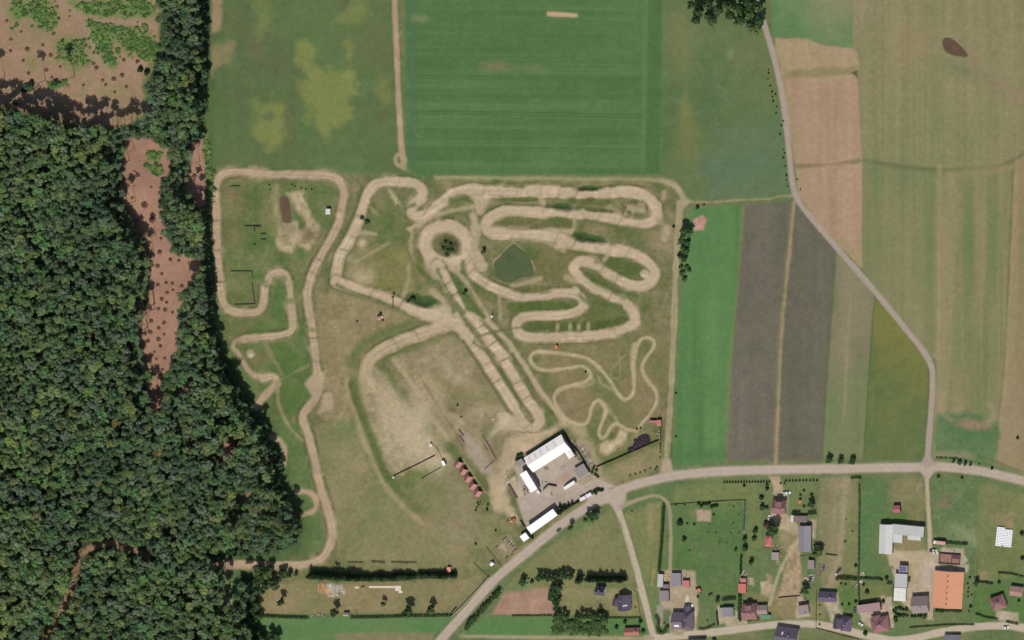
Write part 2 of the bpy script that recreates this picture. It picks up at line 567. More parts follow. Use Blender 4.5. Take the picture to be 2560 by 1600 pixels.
paint(poly_mask(F('1762,484 1872,474 1858,640 1842,800 1834,1088 1718,1088 1726,900 1742,700'), 4, 2), pl, k)
k = klass('field', 'right dark ploughed strip tapering to the lane, greenish soil', 'field', M_DIRT)
pl2 = shade((100, 97, 80), (N_VERT, (110, 106, 88), 0.8), (-N_VERT, (92, 92, 74), 0.8), (N_BIG, (106, 100, 84), 0.5), (N_VFINE, (108, 104, 88), 0.35))
paint(poly_mask(F('1878,476 1890,492 1978,590 1966,750 1954,900 1942,1088 1838,1090 1846,800 1862,640'), 4, 2), pl2, k)
k = klass('field', 'tan and green fallow strip between ploughed soil and yellow-green crop', 'field', M_CROP)
c = shade((128, 120, 94), (N_VERT, (138, 128, 102), 0.8), (-N_VERT, (112, 116, 84), 0.8), (np.clip((GY - 860) / 130, 0, 1) * 1.0 + N_MID * 0.3, (110, 122, 80), 0.85), (N_VFINE, (138, 128, 100), 0.3))
paint(poly_mask(F('1978,588 2066,700 2052,900 2040,1085 1942,1088 1954,900 1966,750'), 3.5, 2), c, k)
paint(line_mask(F('2010,700 2003,800 1998,900 1992,1000'), 5, 3, 2)[0], (152, 138, 108), None, 0.6)
paint(poly_mask(F('1990,620 2030,655 2060,700 2050,800 1985,800 1988,700'), 12, 6), (138, 126, 100), None, 0.5)
k = klass('field', 'yellow-green crop wedge inside the lane bend', 'field', M_CROP)
c = shade((106, 112, 64), (N_MID, (120, 118, 62), 0.9), (-N_MID, (92, 108, 64), 0.8), (np.clip((GY - 960) / 120, 0, 1), (90, 108, 68), 0.7), (N_SML, (118, 118, 72), 0.3))
paint(poly_mask(F('2068,708 2082,712 2130,765 2185,838 2196,870 2196,900 2184,1088 2040,1088 2052,900'), 3.5, 2), c, k)
paint(line_mask(F('2066,705 2052,900 2040,1085'), 4, 2)[0], (78, 92, 54), None, 0.6)
paint(line_mask(F('2070,705 2130,758 2180,830 2194,880 2188,1000'), 5, 3)[0], (92, 92, 66), None, 0.6)
paint(line_mask(F('1968,700 1956,850 1946,1000 1942,1088'), 3, 2)[0], (84, 92, 66), None, 0.6)
paint(poly_mask(F('1590,1098 1720,1090 1850,1092 2040,1090 2190,1090 2190,1102 1850,1100 1600,1118'), 4, 2), shade((94, 114, 74), (N_SML, (120, 122, 86), 0.7)), None, 0.85)

# ---- circuit infield (dry grass)
k = klass('meadow', 'dry worn grass of the motocross grounds between the tracks', 'meadow', M_GRASS)
N_PAT = fbm(56, 44, 41, 4, 0.65)
N_PAT2 = fbm(38, 38, 43, 4, 0.7)
c_in = shade((116, 113, 76), (N_MID, (134, 123, 90), 0.9), (-N_MID, (92, 108, 62), 0.9), (N_PAT, (144, 129, 97), 1.1), (-N_PAT, (88, 103, 56), 0.9), (N_PAT2, (136, 124, 90), 0.6), (-N_PAT2, (92, 102, 58), 0.6), (N_SML, (134, 124, 92), 0.5), (-N_SML, (92, 102, 60), 0.4))
INFIELD = F('505,408 800,412 1000,425 1200,425 1400,425 1560,428 1590,440 1600,480 1600,560 1596,800 1580,1000 1574,1105 1480,1140 1400,1180 1330,1230 1240,1300 1165,1370 1080,1450 1060,1460 620,1440 600,1380 540,1345 640,1330 715,1310 720,1250 690,1170 650,1080 640,1010 600,950 545,850 518,770 510,680 500,540')
paint(poly_mask(INFIELD, 4, 2), c_in, k)
# west training ground: greener
paint(poly_mask(F('515,420 800,430 790,520 740,640 715,720 725,800 740,900 715,980 640,960 545,840 530,740 515,600'), 12, 8), shade((102, 113, 68), (N_MID, (118, 120, 74), 0.8), (-N_MID, (84, 108, 60), 0.9), (N_PAT, (122, 110, 78), 1.1), (-N_PAT, (82, 108, 56), 0.9), (N_PAT2, (126, 124, 82), 0.8), (-N_PAT2, (88, 104, 58), 0.6), (N_SML, (96, 110, 70), 0.4)), None, 0.85)
for pp in ('110,210 290,210 510,500 540,560 360,590 250,560 230,480', '260,640 480,560 520,760 330,960 230,960 240,740', '110,1180 260,1170 330,1400 380,1480 100,1500', '-10,0 300,0 290,90 200,110 -10,140'):
    paint(poly_mask(T(1, 2, pp), 8, 4), shade((86, 110, 58), (N_SML, (100, 116, 66), 0.7)), None, 0.85)
paint(poly_mask(T(1, 1, '110,1200 240,1160 300,1360 290,1480 110,1512'), 8, 4), (86, 108, 58), None, 0.85)
paint(poly_mask(F('650,980 715,1000 735,1120 760,1230 770,1290 730,1320 716,1310 722,1250 690,1170 650,1080'), 8, 5), shade((88, 112, 64), (N_SML, (104, 118, 72), 0.7)), None, 0.9)
paint(poly_mask(F('745,690 800,685 900,710 970,750 900,800 850,830 835,880 830,920 840,990 800,1000 760,990 750,830 745,760'), 8, 6), shade((140, 126, 92), (N_SML, (150, 136, 102), 0.7), (-N_SML, (126, 118, 82), 0.6), (N_TINY, (156, 142, 108), 0.3)), None, 0.9)
# lower meadow of the circuit
paint(poly_mask(F('745,1000 840,990 880,1100 940,1180 1080,1260 1160,1340 1080,1350 800,1330 790,1270 770,1180 750,1080'), 12, 8), shade((130, 126, 88), (N_MID, (144, 132, 98), 0.9), (-N_MID, (114, 122, 80), 0.9), (fbm(14, 200, 31, 3, angle=0.15), (140, 128, 92), 0.6)), None, 0.85)
paint(poly_mask(F('960,1120 1060,1080 1090,1130 1140,1200 1200,1240 1170,1330 1080,1290 980,1200'), 14, 8), shade((128, 124, 86), (N_MID, (144, 132, 100), 0.9), (-N_MID, (112, 118, 76), 0.9)), None, 0.7)
paint(poly_mask(F('930,1120 1050,1075 1060,1090 950,1160'), 6, 3), (108, 116, 68), None, 0.85)
# track-edge green strips
for pp, w in (('835,900 860,1000 890,1080 930,1170', 15), ('905,870 960,950 1020,1030 1085,1085', 16), ('900,850 990,800 1070,770 1110,800', 16), ('830,860 850,820 900,790 970,765', 22), ('1100,800 1150,880 1210,980', 10)):
    paint(line_mask(F(pp), w, 7, 5)[0], shade((98, 110, 62), (N_SML, (84, 104, 56), 0.7)), None, 0.85)
# middle paddock dry
padd = shade((144, 131, 99), (N_PAT, (166, 150, 118), 0.9), (-N_PAT, (122, 118, 80), 0.9), (N_SML, (158, 144, 112), 0.6), (-N_SML, (130, 120, 84), 0.5), (N_PAT2, (138, 128, 92), 0.6))
paint(poly_mask(F('935,850 1000,815 1070,800 1110,820 1150,890 1210,990 1240,1030 1210,1040 1190,1120 1150,1120 1090,1070 1020,1000 960,920'), 8, 5), padd, None, 0.95)
paint(poly_mask(F('850,900 890,870 960,960 1030,1050 1060,1075 950,1120 920,1110 870,1000'), 9, 7), shade((154, 141, 108), (N_PAT, (178, 161, 130), 1.0), (-N_PAT, (118, 116, 80), 0.9), (N_SML, (166, 150, 118), 0.6), (N_TINY, (172, 158, 126), 0.4)), None, 0.9)
for e in ((1063, 1118, 40, 46), (1010, 1075, 44, 66), (1080, 1150, 40, 30), (975, 1010, 26, 36), (1050, 1040, 22, 40)):
    paint(ell_mask(*e, 0.7, 0.5), (184, 168, 136), None, 0.65)
paint(poly_mask(F('990,890 1010,885 1080,960 1090,1010 1050,990 1010,940'), 8, 5), (172, 154, 122), None, 0.6)
paint(poly_mask(T(1, 2, '1950,1060 2060,1130 2180,1300 2250,1450 2150,1450 2000,1250'), 6, 4), (166, 150, 130), None, 0.8)
paint(ell_mask(1130, 1022, 15, 22, 0.8, -0.4), (104, 94, 62), None, 0.8)
paint(line_mask(T(1, 2, '1780,910 1880,910 1960,980'), 10, 5, 4)[0], (170, 154, 124), None, 0.6)
paint(line_mask(F('930,850 975,910 1015,975 1060,1040'), 12, 4, 3)[0], (172, 154, 122), None, 0.75)
paint(line_mask(F('990,885 1035,960 1075,1020 1095,1060'), 5, 2.5, 2)[0], (116, 108, 74), None, 0.7)
# infield east part
paint(poly_mask(F('1255,800 1560,770 1590,790 1575,960 1545,1010 1460,1020 1390,1000 1330,950 1300,880'), 14, 8), shade((124, 116, 80), (N_MID, (138, 122, 90), 0.9), (-N_MID, (100, 110, 66), 0.9)), None, 0.8)
paint(poly_mask(F('1240,640 1330,560 1400,590 1340,640 1400,690 1380,700 1320,670'), 12, 8), (116, 110, 70), None, 0.7)
paint(poly_mask(F('1420,1110 1560,1050 1570,1090 1440,1150'), 6, 3), shade((138, 128, 90), (N_SML, (146, 134, 100), 0.7)), None, 0.9)
paint(poly_mask(F('1420,1085 1550,1030 1560,1045 1425,1100'), 6, 3), (104, 112, 66), None, 0.8)
paint(poly_mask(F('1370,700 1410,690 1490,720 1480,760 1380,780'), 8, 4), (96, 104, 58), None, 0.8)
paint(poly_mask(F('850,600 980,570 1000,640 960,690 880,690 830,650'), 16, 10), shade((126, 120, 72), (N_SML, (138, 128, 84), 0.8)), None, 0.7)
for e in ((907, 690, 26, 24), (850, 640, 20, 12), (905, 605, 9, 12)):
    paint(ell_mask(*e, 0.6), (182, 164, 130), None, 0.75)
paint(ell_mask(960, 550, 46, 40, 0.8), (86, 108, 56), None, 0.7)
paint(poly_mask(T(1, 1, '360,790 470,870 460,950 380,950'), 5, 3), (92, 112, 62), None, 0.9)
# sand works in the north-west
sand = shade((172, 154, 122), (N_SML, (184, 166, 134), 0.8), (-N_SML, (142, 132, 94), 0.8), (N_TINY, (188, 170, 138), 0.4), (-N_TINY, (140, 128, 92), 0.4))
for pp in ('270,290 450,290 490,470 560,560 600,620 600,700 560,800 500,850 420,800 400,700 470,620 440,540 370,430 300,360', '200,620 260,590 400,600 390,720 350,880 290,900 240,850 180,720', '180,240 230,240 220,600 160,560 150,380'):
    paint(poly_mask(T(1, 1, pp), 6, 6), sand, None, 0.92 if pp[:3] != '180' else 0.5)
paint(ell_mask(*T(1, 1, '320,660')[0], 14, 15, 0.5), (148, 134, 104), None, 0.9)
paint(ell_mask(*T(1, 1, '510,720')[0], 20, 16, 0.6), (106, 98, 66), None, 0.8)
paint(poly_mask(T(1, 1, '1240,260 1290,300 1400,450 1380,470 1300,390'), 4, 4), (178, 162, 128), None, 0.85)

# ---- forest floor and clearings
k = klass('forest_floor', 'shaded brown forest floor below the conifers', 'forest floor', M_DIRT)
FOREST = T(0, 0, '-700,960 0,980 200,1000 420,1080 560,1200 1000,1230 1090,1300') + F('300,300 345,285 360,240 345,205 368,150 376,60 385,-120 497,-120 497,200 490,300 495,400 503,480 506,600 514,700 522,780 535,830 600,950 640,1000 648,1040 672,1095 668,1140 702,1185 722,1245 716,1300 640,1318 520,1326 535,1342 590,1350 622,1400 600,1440 612,1492 655,1520 640,1720 -180,1720')
FOREST = [(x, y) for x, y in FOREST]
paint(poly_mask(FOREST, 4, 3), shade((66, 78, 52), (N_SML, (80, 84, 60), 0.8), (-N_MID, (58, 76, 48), 0.8)), k)
paint(line_mask([p for p in FOREST if p[0] > 480 and p[1] > 0], 30, 8, 4, 0)[0], shade((84, 104, 62), (N_SML, (70, 90, 52), 0.8)), None, 0.9)
k = klass('clearing', 'bare pinkish-brown cleared strip inside the forest', 'clearing', M_DIRT)
pink = shade((162, 126, 106), (N_MID, (172, 138, 114), 0.8), (-N_MID, (146, 112, 94), 0.8), (N_SML, (154, 126, 98), 0.4), (N_TINY, (136, 104, 86), 0.35))
CLEAR1 = F('283,322 345,328 398,345 402,400 384,432 378,480 392,560 412,598 474,606 468,652 434,690 424,760 418,830 406,882 386,912 390,962 360,978 345,935 335,870 322,800 335,740 352,700 346,640 340,570 310,530 288,480 286,400')
CLEAR3 = F('452,345 488,318 488,395 486,485 470,495 438,440 448,385')
CLEAR2 = F('-130,-120 378,-120 378,60 372,120 348,160 334,205 350,250 300,300 230,300 100,280 0,255 -130,250')
paint(poly_mask(CLEAR1, 4, 5), pink, k)
paint(poly_mask(CLEAR3, 4, 4), pink, k)
SMALLCLR = [(470, 968, 14, 16), (577, 1115, 22, 24), (612, 1245, 16, 20), (660, 985, 24, 16), (705, 1110, 22, 14), (505, 1008, 8, 14), (558, 1050, 26, 14)]
for e in ((470, 968, 15, 18), (568, 1122, 22, 24), (640, 1250, 30, 26), (506, 850, 8, 22), (452, 560, 10, 10)):
    paint(ell_mask(*e, 0.35), pink, k)
k = klass('clearing', 'felled area with green scrub and lone pines in the top left corner', 'clearing', M_DIRT)
c = shade((158, 128, 104), (N_MID, (168, 138, 114), 0.7), (-N_MID, (138, 124, 90), 0.9), (N_SML, (140, 122, 88), 0.5), (N_TINY, (128, 104, 82), 0.4), (fbm(70, 70, 52, 4, .65), (132, 126, 86), 0.9))
paint(poly_mask(CLEAR2, 5, 5), c, k)
grn = shade((100, 122, 68), (N_TINY, (88, 116, 58), 0.9), (-N_TINY, (132, 128, 88), 0.8))
for pp in ('120,20 420,0 560,120 560,260 480,300 340,260 320,190 120,150', '640,30 1400,0 1500,120 1300,170 1000,160 800,130', '820,190 1030,220 1090,300 1060,420 1100,600 1000,620 930,480 860,330', '1060,250 1300,250 1400,350 1500,420 1510,580 1380,580 1250,500 1110,380', '540,400 620,380 760,350 820,600 700,640 560,560', '640,0 1450,0 1500,140 1000,160 740,100'):
    paint(poly_mask(T(0, 0, pp), 11, 12), grn, None, 0.9)
paint(line_mask(T(0, 0, '560,-60 640,70 740,150 830,300 900,480 960,600 1060,740'), 14, 5, 3)[0], (150, 132, 106), None, 0.8)
paint(line_mask(T(0, 0, '740,150 850,170 1000,200 1250,210 1460,250'), 11, 5, 3)[0], (158, 130, 108), None, 0.8)
for pp in ('1110,1300 1180,1340 1160,1480 1090,1440', '1390,1440 1540,1430 1500,1520 1420,1510'):
    paint(poly_mask(T(0, 0, pp), 6, 5), grn, None, 0.8)
for pp in ('1380,40 1530,60 1560,130 1440,130',):
    paint(poly_mask(T(0, 1, pp), 6, 5), grn, None, 0.9)
for pp in ('1590,480 1660,470 1660,700 1560,850 1530,700', '1330,480 1450,480 1430,600 1330,560', '1300,330 1400,420 1330,460'):
    paint(poly_mask(T(0, 2, pp), 6, 6), grn, None, 0.85)
paint(line_mask(T(0, 1, '1380,560 1400,700 1450,850 1500,960 1560,900 1600,900'), 14, 6, 4)[0], (166, 138, 112), None, 0.5)
k = klass('path', 'sandy forest trail curving through the trees at bottom left', 'path', M_DIRT)
TRAIL = T(0, 3, '380,1560 520,1360 590,1200 690,1000 720,800 770,690 900,630 1040,600 1200,640 1400,720')
TRAILM = line_mask(TRAIL, 16, 4, 3)
paint(TRAILM[0], shade((150, 124, 96), (N_SML, (132, 116, 84), 0.8)), k)
paint(poly_mask(T(0, 3, '2080,880 2230,880 2240,1060 2220,1190 2170,1190 2090,1080'), 4, 3), shade((98, 122, 74), (N_SML, (112, 126, 86), 0.8)), None, 1)
paint(line_mask(T(0, 3, '2140,760 2120,900 2110,1090 2160,1150'), 10, 4, 3)[0], (148, 140, 116), None, 0.85)
paint(line_mask(F('486,320 490,400 498,440 500,480'), 12, 6, 4)[0], (92, 120, 70), None, 0.8)
paint(line_mask(F('516,740 524,800 570,880 612,950'), 14, 7, 4)[0], (104, 122, 74), None, 0.8)

# ---- dirt tracks
dirt = shade((182, 163, 133), (N_MID, (192, 172, 143), 0.8), (-N_MID, (172, 155, 124), 0.8), (N_SML, (186, 160, 136), 0.6), (N_TINY, (168, 150, 120), 0.4), (N_PAT2, (198, 180, 152), 0.5))
dirt_l = shade((170, 149, 121), (N_MID, (180, 148, 122), 0.8), (-N_MID, (166, 148, 118), 0.7), (N_SML, (184, 162, 134), 0.5), (N_TINY, (160, 138, 110), 0.35))
berms = []


def track(pts, width, c, k, soft=3.2, rough=2.2, closed=False, berm=0.7, opacity=1.0, lanes=True):
    m, D = line_mask(pts, width, soft, rough, 8, closed)
    if berm >= 0.6:
        hl = np.exp(-((D - width / 2 - 3.5) / 5.0) ** 2) * np.clip(0.4 + N_PAT * 1.1 + N_SML * 0.4, 0, 1)
        paint(hl, shade((84, 95, 52), (N_SML, (76, 84, 46), 0.7)), None, 0.75)
        sp_ = np.exp(-((D - width / 2 - 2) / 7.0) ** 2) * np.clip(-0.2 - N_PAT * 1.2 + N_SML * 0.5, 0, 1)
        paint(sp_, shade((160, 144, 112)), None, 0.7)
    paint(m, c, k, opacity)
    if lanes and width > 14:
        # ridden lines: slightly packed paler ruts that follow the course
        r = np.abs(D / (width / 2))
        rut = np.exp(-((r - 0.35 + N_MID * 0.15) / 0.16) ** 2) * (m > 0.6)
        paint(rut, (198, 178, 148), None, 0.22)
        for r0, dk in ((0.12, 1), (0.5, 0), (0.86, 1)):
            rr_ = np.exp(-((r - r0 + N_PAT * 0.08) / 0.05) ** 2) * (m > 0.6) * np.clip(0.3 + N_PAT2 * 1.3, 0, 1)
            paint(rr_, (150, 128, 102) if dk else (206, 190, 162), None, 0.45)
        rut = np.exp(-((r - 0.72) / 0.12) ** 2) * (m > 0.6) * np.clip(0.5 + N_MID, 0, 1)
        paint(rut, (172, 144, 118), None, 0.35)
    if berm:
        berms.append((D, width, berm))
    return m


k = klass('path', 'straight tan dirt lane running down between two green fields', 'path', M_DIRT)
track(F('931,-100 932,0 937,120 943,260 950,360 954,396'), 13, shade((166, 142, 112), (N_SML, (178, 150, 128), 0.7)), k, 2.5, 0.8, berm=0, lanes=False)
m, D = line_mask([(1000 + 12 * math.cos(a), 400 + 14 * math.sin(a)) for a in np.linspace(0, 6.28, 14)[:-1]], 9, 3, 1, 5, True)
paint(m, (164, 144, 112), k)
paint(line_mask(F('956,396 975,414 1000,424'), 8, 4, 2)[0], (118, 128, 80), None, 0.6)

k = klass('dirt_track', 'long winding western dirt track along the forest edge', 'dirt track', M_DIRT)
track(F('505,1338 560,1333 640,1337 720,1333 760,1318 781,1285 784,1245 770,1190 752,1130 741,1075 726,1022 715,985 728,962 748,938 752,905 745,840 738,785 729,730 727,690 738,645 762,600 790,550 806,500 812,455 800,426 770,415 720,413 640,412 580,406 540,407 518,420 510,450 511,510 514,580 519,650 523,700 536,727 560,738 600,740 618,728 625,700 626,675'), 20, dirt_l, k)
track(F('633,664 640,650 657,644 674,650 683,675 688,720 690,750 690,778 672,790 630,796 580,800'), 18, dirt_l, k)
track(F('580,800 556,806 552,822 566,838 575,860 600,885 632,893'), 9, dirt_l, k, 4, 3, berm=0.3)
track(F('604,962 625,935 650,912 655,905 645,890 620,895'), 16, dirt_l, k, 4, 2, berm=0.4)
track(F('655,905 660,960 685,1010 715,1040'), 8, shade((150, 136, 104)), k, 4, 2, berm=0.2)
track(F('655,905 700,880 730,865'), 6, shade((140, 132, 96)), k, 5, 3, berm=0, opacity=0.6)
track(F('640,1035 660,1040 672,1062 670,1095'), 14, dirt_l, k, 4, 2, berm=0.4)
track(F('704,1160 735,1165 748,1185 742,1205 715,1215'), 13, dirt_l, k, 4, 2, berm=0.4)
track(F('625,812 645,845 665,885'), 9, shade((140, 130, 94)), k, 5, 3, berm=0, opacity=0.7)
for pp in ('470,600 560,510 640,560 655,660 560,740 520,740', '640,690 715,690 740,870 600,885 620,800'):
    paint(poly_mask(T(1, 2, pp), 4, 3), dirt_l, k)
paint(ell_mask(*T(0, 2, '2365,315')[0], 12, 11, 0.3), (184, 166, 134), None, 0.95)
# grass gaps across the practice track
for e in ((*Z(520, 600, '1060,800')[0], 12, 7), (*Z(520, 600, '1440,740')[0], 7, 8), (*Z(520, 600, '1560,1145')[0], 15, 7), (*T(1, 2, '530,95')[0], 13, 6)):
    paint(ell_mask(*e, 0.5), (112, 118, 76), None, 0.8)

k = klass('dirt_track', 'broad looping pale motocross race track', 'dirt track', M_DIRT)
A1 = T(1, 1, '748,1140 768,1020 800,900 870,780 950,620 1000,480 1040,360 1095,260 1180,208 1300,205 1450,215 1530,240 1575,310 1540,380 1485,430 1470,500 1520,535 1610,505 1720,425 1850,335 2000,285 2200,295 2420,310')
A2 = T(2, 1, '150,295 300,288 450,300 620,328 740,335 860,320 1000,300 1150,300 1270,345 1350,430 1368,510 1320,580 1220,608 1100,595 900,545 700,510 500,512 250,492 0,475')
A3 = T(1, 1, '2290,505 2190,570 2175,640 2240,690 2419,695')
A4 = T(2, 1, '200,712 450,750 620,790 800,825 950,845 1100,872 1240,935 1330,1020 1350,1090 1290,1165 1180,1190 1060,1155 900,1060 780,985 690,955 618,975 592,1035 640,1105 750,1190 900,1265 1050,1345 1135,1430 1160,1520')
A5 = T(2, 2, '1120,55 1000,108 800,145 500,160 220,168 100,145 45,80')
A6 = T(2, 1, '70,1512 200,1472 420,1478 580,1450 668,1385 655,1310 560,1265 350,1262 100,1290')
A7 = T(1, 1, '2419,1270 2290,1230 2150,1155 2050,1080 2000,990 1960,900')
ov = track(A1[:-1] + A2 + A3 + A4 + A5 + A6 + A7, 25, dirt, k)
track(T(1, 1, '1850,310 2000,285 2200,290') + A2[:10], 29, dirt, k, berm=0)
track(T(2, 1, '480,512 250,492 0,475') + A3 + A4[:6], 27, dirt, k, berm=0)
ring = [T(1, 1, '%f,%f' % (1795 + 190 * math.cos(a), 800 + 175 * math.sin(a)))[0] for a in np.linspace(0, 2 * math.pi, 17)[:-1]]
track(ring, 34, dirt, k, closed=True)
for e in T(1, 1, '1680,960 1740,1040 1870,960 1900,920'):
    paint(ell_mask(*e, 22, 22, 0.3), dirt, k)
# twin start straights
track(T(1, 1, '1720,1000 1790,1120 1880,1260 2000,1420') + T(1, 2, '2090,10 2200,160 2330,350') + T(2, 2, '-20,470 80,640 180,800 245,900 255,970 200,1020 110,1000'), 27, dirt, k)
track(T(1, 1, '760,1155 1000,1235 1300,1340 1550,1435 1720,1490') + T(1, 2, '1900,60 2040,200 2150,370 2280,570 2400,760') + T(2, 2, '40,880 110,980'), 27, dirt, k)
track(T(1, 2, '1830,40 1680,90 1500,150 1300,230 1140,320 1050,430 1040,550'), 31, shade((170, 152, 120), (N_MID, (180, 162, 130), 0.7), (N_SML, (174, 150, 124), 0.5)), k, berm=0.9)
track(T(1, 2, '1040,540 1120,620 1250,730 1330,800'), 30, shade((164, 148, 114), (N_SML, (176, 160, 128), 0.7)), k, 9, 6, berm=0, opacity=0.8)
for pp in ('1640,1350 1800,1380 1900,1512 1560,1480',):
    paint(poly_mask(T(1, 1, pp), 4, 3), dirt, k)
paint(poly_mask(T(1, 2, '1560,-60 1900,-60 2020,140 1830,60 1560,0'), 5, 3), dirt, k)
paint(poly_mask(T(2, 2, '0,880 180,960 230,1060 150,1080 -60,1040 -200,1100 -120,900'), 6, 4), dirt, k)
for pp in ('2040,300 2200,290 2220,360 2190,430 2130,470 2090,440 2080,380', '1980,860 2060,830 2120,900 2170,990 2140,1030 2090,1000 2040,930', '2040,480 2090,520 2080,700 2100,800 2040,840 2030,700', '1440,640 1600,560 1560,620 1460,690'):
    paint(poly_mask(T(1, 1, pp), 5, 5), shade((178, 160, 130), (N_SML, (164, 150, 116), 0.8)), None, 0.85)
for u, v, rx, ry in ((330, 285, 170, 46), (1120, 300, 170, 44), (840, 500, 220, 38), (400, 500, 160, 36), (560, 800, 210, 40), (1000, 850, 200, 40), (360, 700, 180, 40)):
    paint(ell_mask(*T(2, 1, '%d,%d' % (u, v))[0], rx * .2646, ry * .2646 * 1.25, 0.3, 0.06, 0.2), dirt, k, 0.95)
for u, v, rx, ry, ro in ((390, 300, 9, 14, 0.1), (790, 320, 10, 12, 0.1), (740, 830, 12, 13, 0.2), (100, 300, 8, 12, 0)):
    paint(ell_mask(*T(2, 1, '%d,%d' % (u, v))[0], rx, ry, 0.3, ro, 0.1), (200, 176, 146), None, 0.5)
# dark grassy pits beside the jumps
pit = shade((60, 82, 42), (N_SML, (74, 96, 50), 0.7), (N_TINY, (52, 70, 36), 0.5))
pits = [(2, 1, 470, 440, 130, 34, .12), (2, 1, 720, 265, 110, 22, -.05), (2, 1, 720, 735, 150, 34, .25), (2, 1, 190, 1220, 170, 32, .03), (1, 1, 1570, 1325, 130, 48, .2), (2, 1, 730, 385, 160, 24, .05), (2, 1, 820, 468, 140, 20, .1), (2, 1, 120, 370, 140, 18, 0), (2, 1, 130, 600, 170, 40, .05), (2, 1, 460, 590, 110, 40, .1)]
for a, b, u, v, rx, ry, ro in pits:
    x_, y_ = T(a, b, '%f,%f' % (u, v))[0]
    dark = rx not in (160, 140, 170, 110) or ry < 25 and rx == 110
    paint(ell_mask(x_, y_, rx * .3, ry * .33, 0.3, ro, 0.3), pit if dark else shade((104, 104, 62), (N_SML, (88, 98, 54), 0.8), (N_TINY, (122, 116, 78), 0.4)), None, 0.95)
    hgt[:] = hgt - ell_mask(x_, y_, rx * .2646, ry * .2646, 0.6, ro, 0.2) * (1.6 if dark else 0.4)
paint(poly_mask(T(1, 1, '1820,1030 1900,1100 2010,1260 2160,1480 2130,1490 1990,1420 1900,1230'), 4, 3), shade((80, 98, 52), (N_SML, (96, 108, 62), 0.8)), None, 0.95)
# loop interiors
isl = shade((88, 100, 54), (N_SML, (78, 94, 48), 0.8), (N_PAT2, (108, 108, 66), 0.7))
paint(poly_mask(T(2, 1, '1000,440 1060,380 1250,380 1295,430 1280,500 1180,530 1040,510'), 4, 2), shade((118, 112, 76), (N_TINY, (150, 140, 106), 0.9), (-N_TINY, (84, 84, 54), 0.8)), None, 0.95)
paint(poly_mask(T(2, 1, '1080,420 1200,430 1260,440 1260,500 1160,500 1080,470'), 4, 3), (166, 152, 118), None, 0.85)
paint(poly_mask(T(2, 1, '930,920 1100,950 1260,1010 1300,1060 1240,1120 1150,1110 1000,1030 860,960'), 3, 2), isl, None, 0.95)
paint(ell_mask(*T(2, 1, '1255,1075')[0], 10, 10, 0.25), (188, 172, 138), None, 0.95)
paint(poly_mask(T(2, 1, '700,1060 760,1060 900,1150 1050,1240 1200,1290 1180,1310 1050,1260 880,1200 740,1140'), 3, 2), isl, None, 0.9)
paint(poly_mask(T(2, 1, '-30,1345 250,1335 500,1340 575,1370 540,1400 300,1420 0,1440 -60,1400'), 3, 2), shade((80, 98, 48), (N_SML, (98, 106, 60), 0.7)), None, 0.95)
paint(poly_mask(T(2, 2, '110,30 250,10 600,15 900,0 1060,-40 1100,0 1040,50 800,80 500,95 200,100 110,80'), 3, 2), shade((78, 92, 46), (N_SML, (98, 102, 60), 0.7)), None, 0.95)
for u in (430, 550, 630, 720):
    paint(ell_mask(*T(2, 2, '%d,70' % u)[0], 5, 12, 0.5), (176, 160, 126), None, 0.7)
paint(ell_mask(*T(1, 1, '1800,815')[0], 33, 29, 0.22), shade((112, 106, 72), (N_SML, (84, 88, 54), 0.8)), None, 0.95)
paint(ell_mask(*T(1, 1, '1830,830')[0], 19, 22, 0.5), shade((60, 66, 40), (N_TINY, (96, 94, 64), 0.9)), None, 0.9)
paint(ell_mask(*T(2, 1, '605,1225')[0], 10, 8, 0.3, 0.5), (176, 166, 132), None, 0.9)
for pp, w in (('1330,420 1400,460 1450,440 1500,420', 8), ('1850,380 1950,350 2040,380', 16), ('1760,560 1900,500 2000,540', 9), ('1500,640 1450,760 1450,880 1520,1000 1640,1130', 9), ('1960,960 1960,1020 2010,1120 2100,1200 2280,1290', 7), ('1000,260 960,420 900,560 800,720', 8), ('1090,370 1110,440', 8), ('770,1180 900,1240 1200,1350 1400,1430', 10), ('1720,1040 1820,1240 1960,1440', 8)):
    paint(line_mask(T(1, 1, pp), w, 4, 3)[0], shade((82, 98, 50), (N_SML, (96, 104, 58), 0.7)), None, 0.8)
for pp, w in (('-100,375 120,380 250,385', 9), ('330,395 560,400 640,440', 6), ('-60,420 200,430', 6), ('560,380 900,385', 9), ('690,460 930,490', 8), ('380,560 560,600', 16), ('690,575 950,620 1200,655 1380,660', 8), ('0,745 200,760 420,800', 7), ('520,850 700,880 880,905', 8), ('790,960 960,1040 1120,1110', 8), ('680,1080 800,1170 960,1250 1060,1310', 9), ('640,1280 720,1340 860,1350 1020,1390', 14), ('100,250 -80,245', 6)):
    paint(line_mask(T(2, 1, pp), w, 4, 3)[0], shade((86, 98, 52), (N_SML, (102, 106, 62), 0.7)), None, 0.75)
for pp, w in (('0,400 150,405 300,400', 4), ('150,640 -40,640', 9), ('1380,560 1440,620 1470,700', 9), ('1250,280 1400,330', 5)):
    paint(line_mask(T(2, 1, pp), w, 3, 3)[0], shade((150, 136, 104)), None, 0.7)
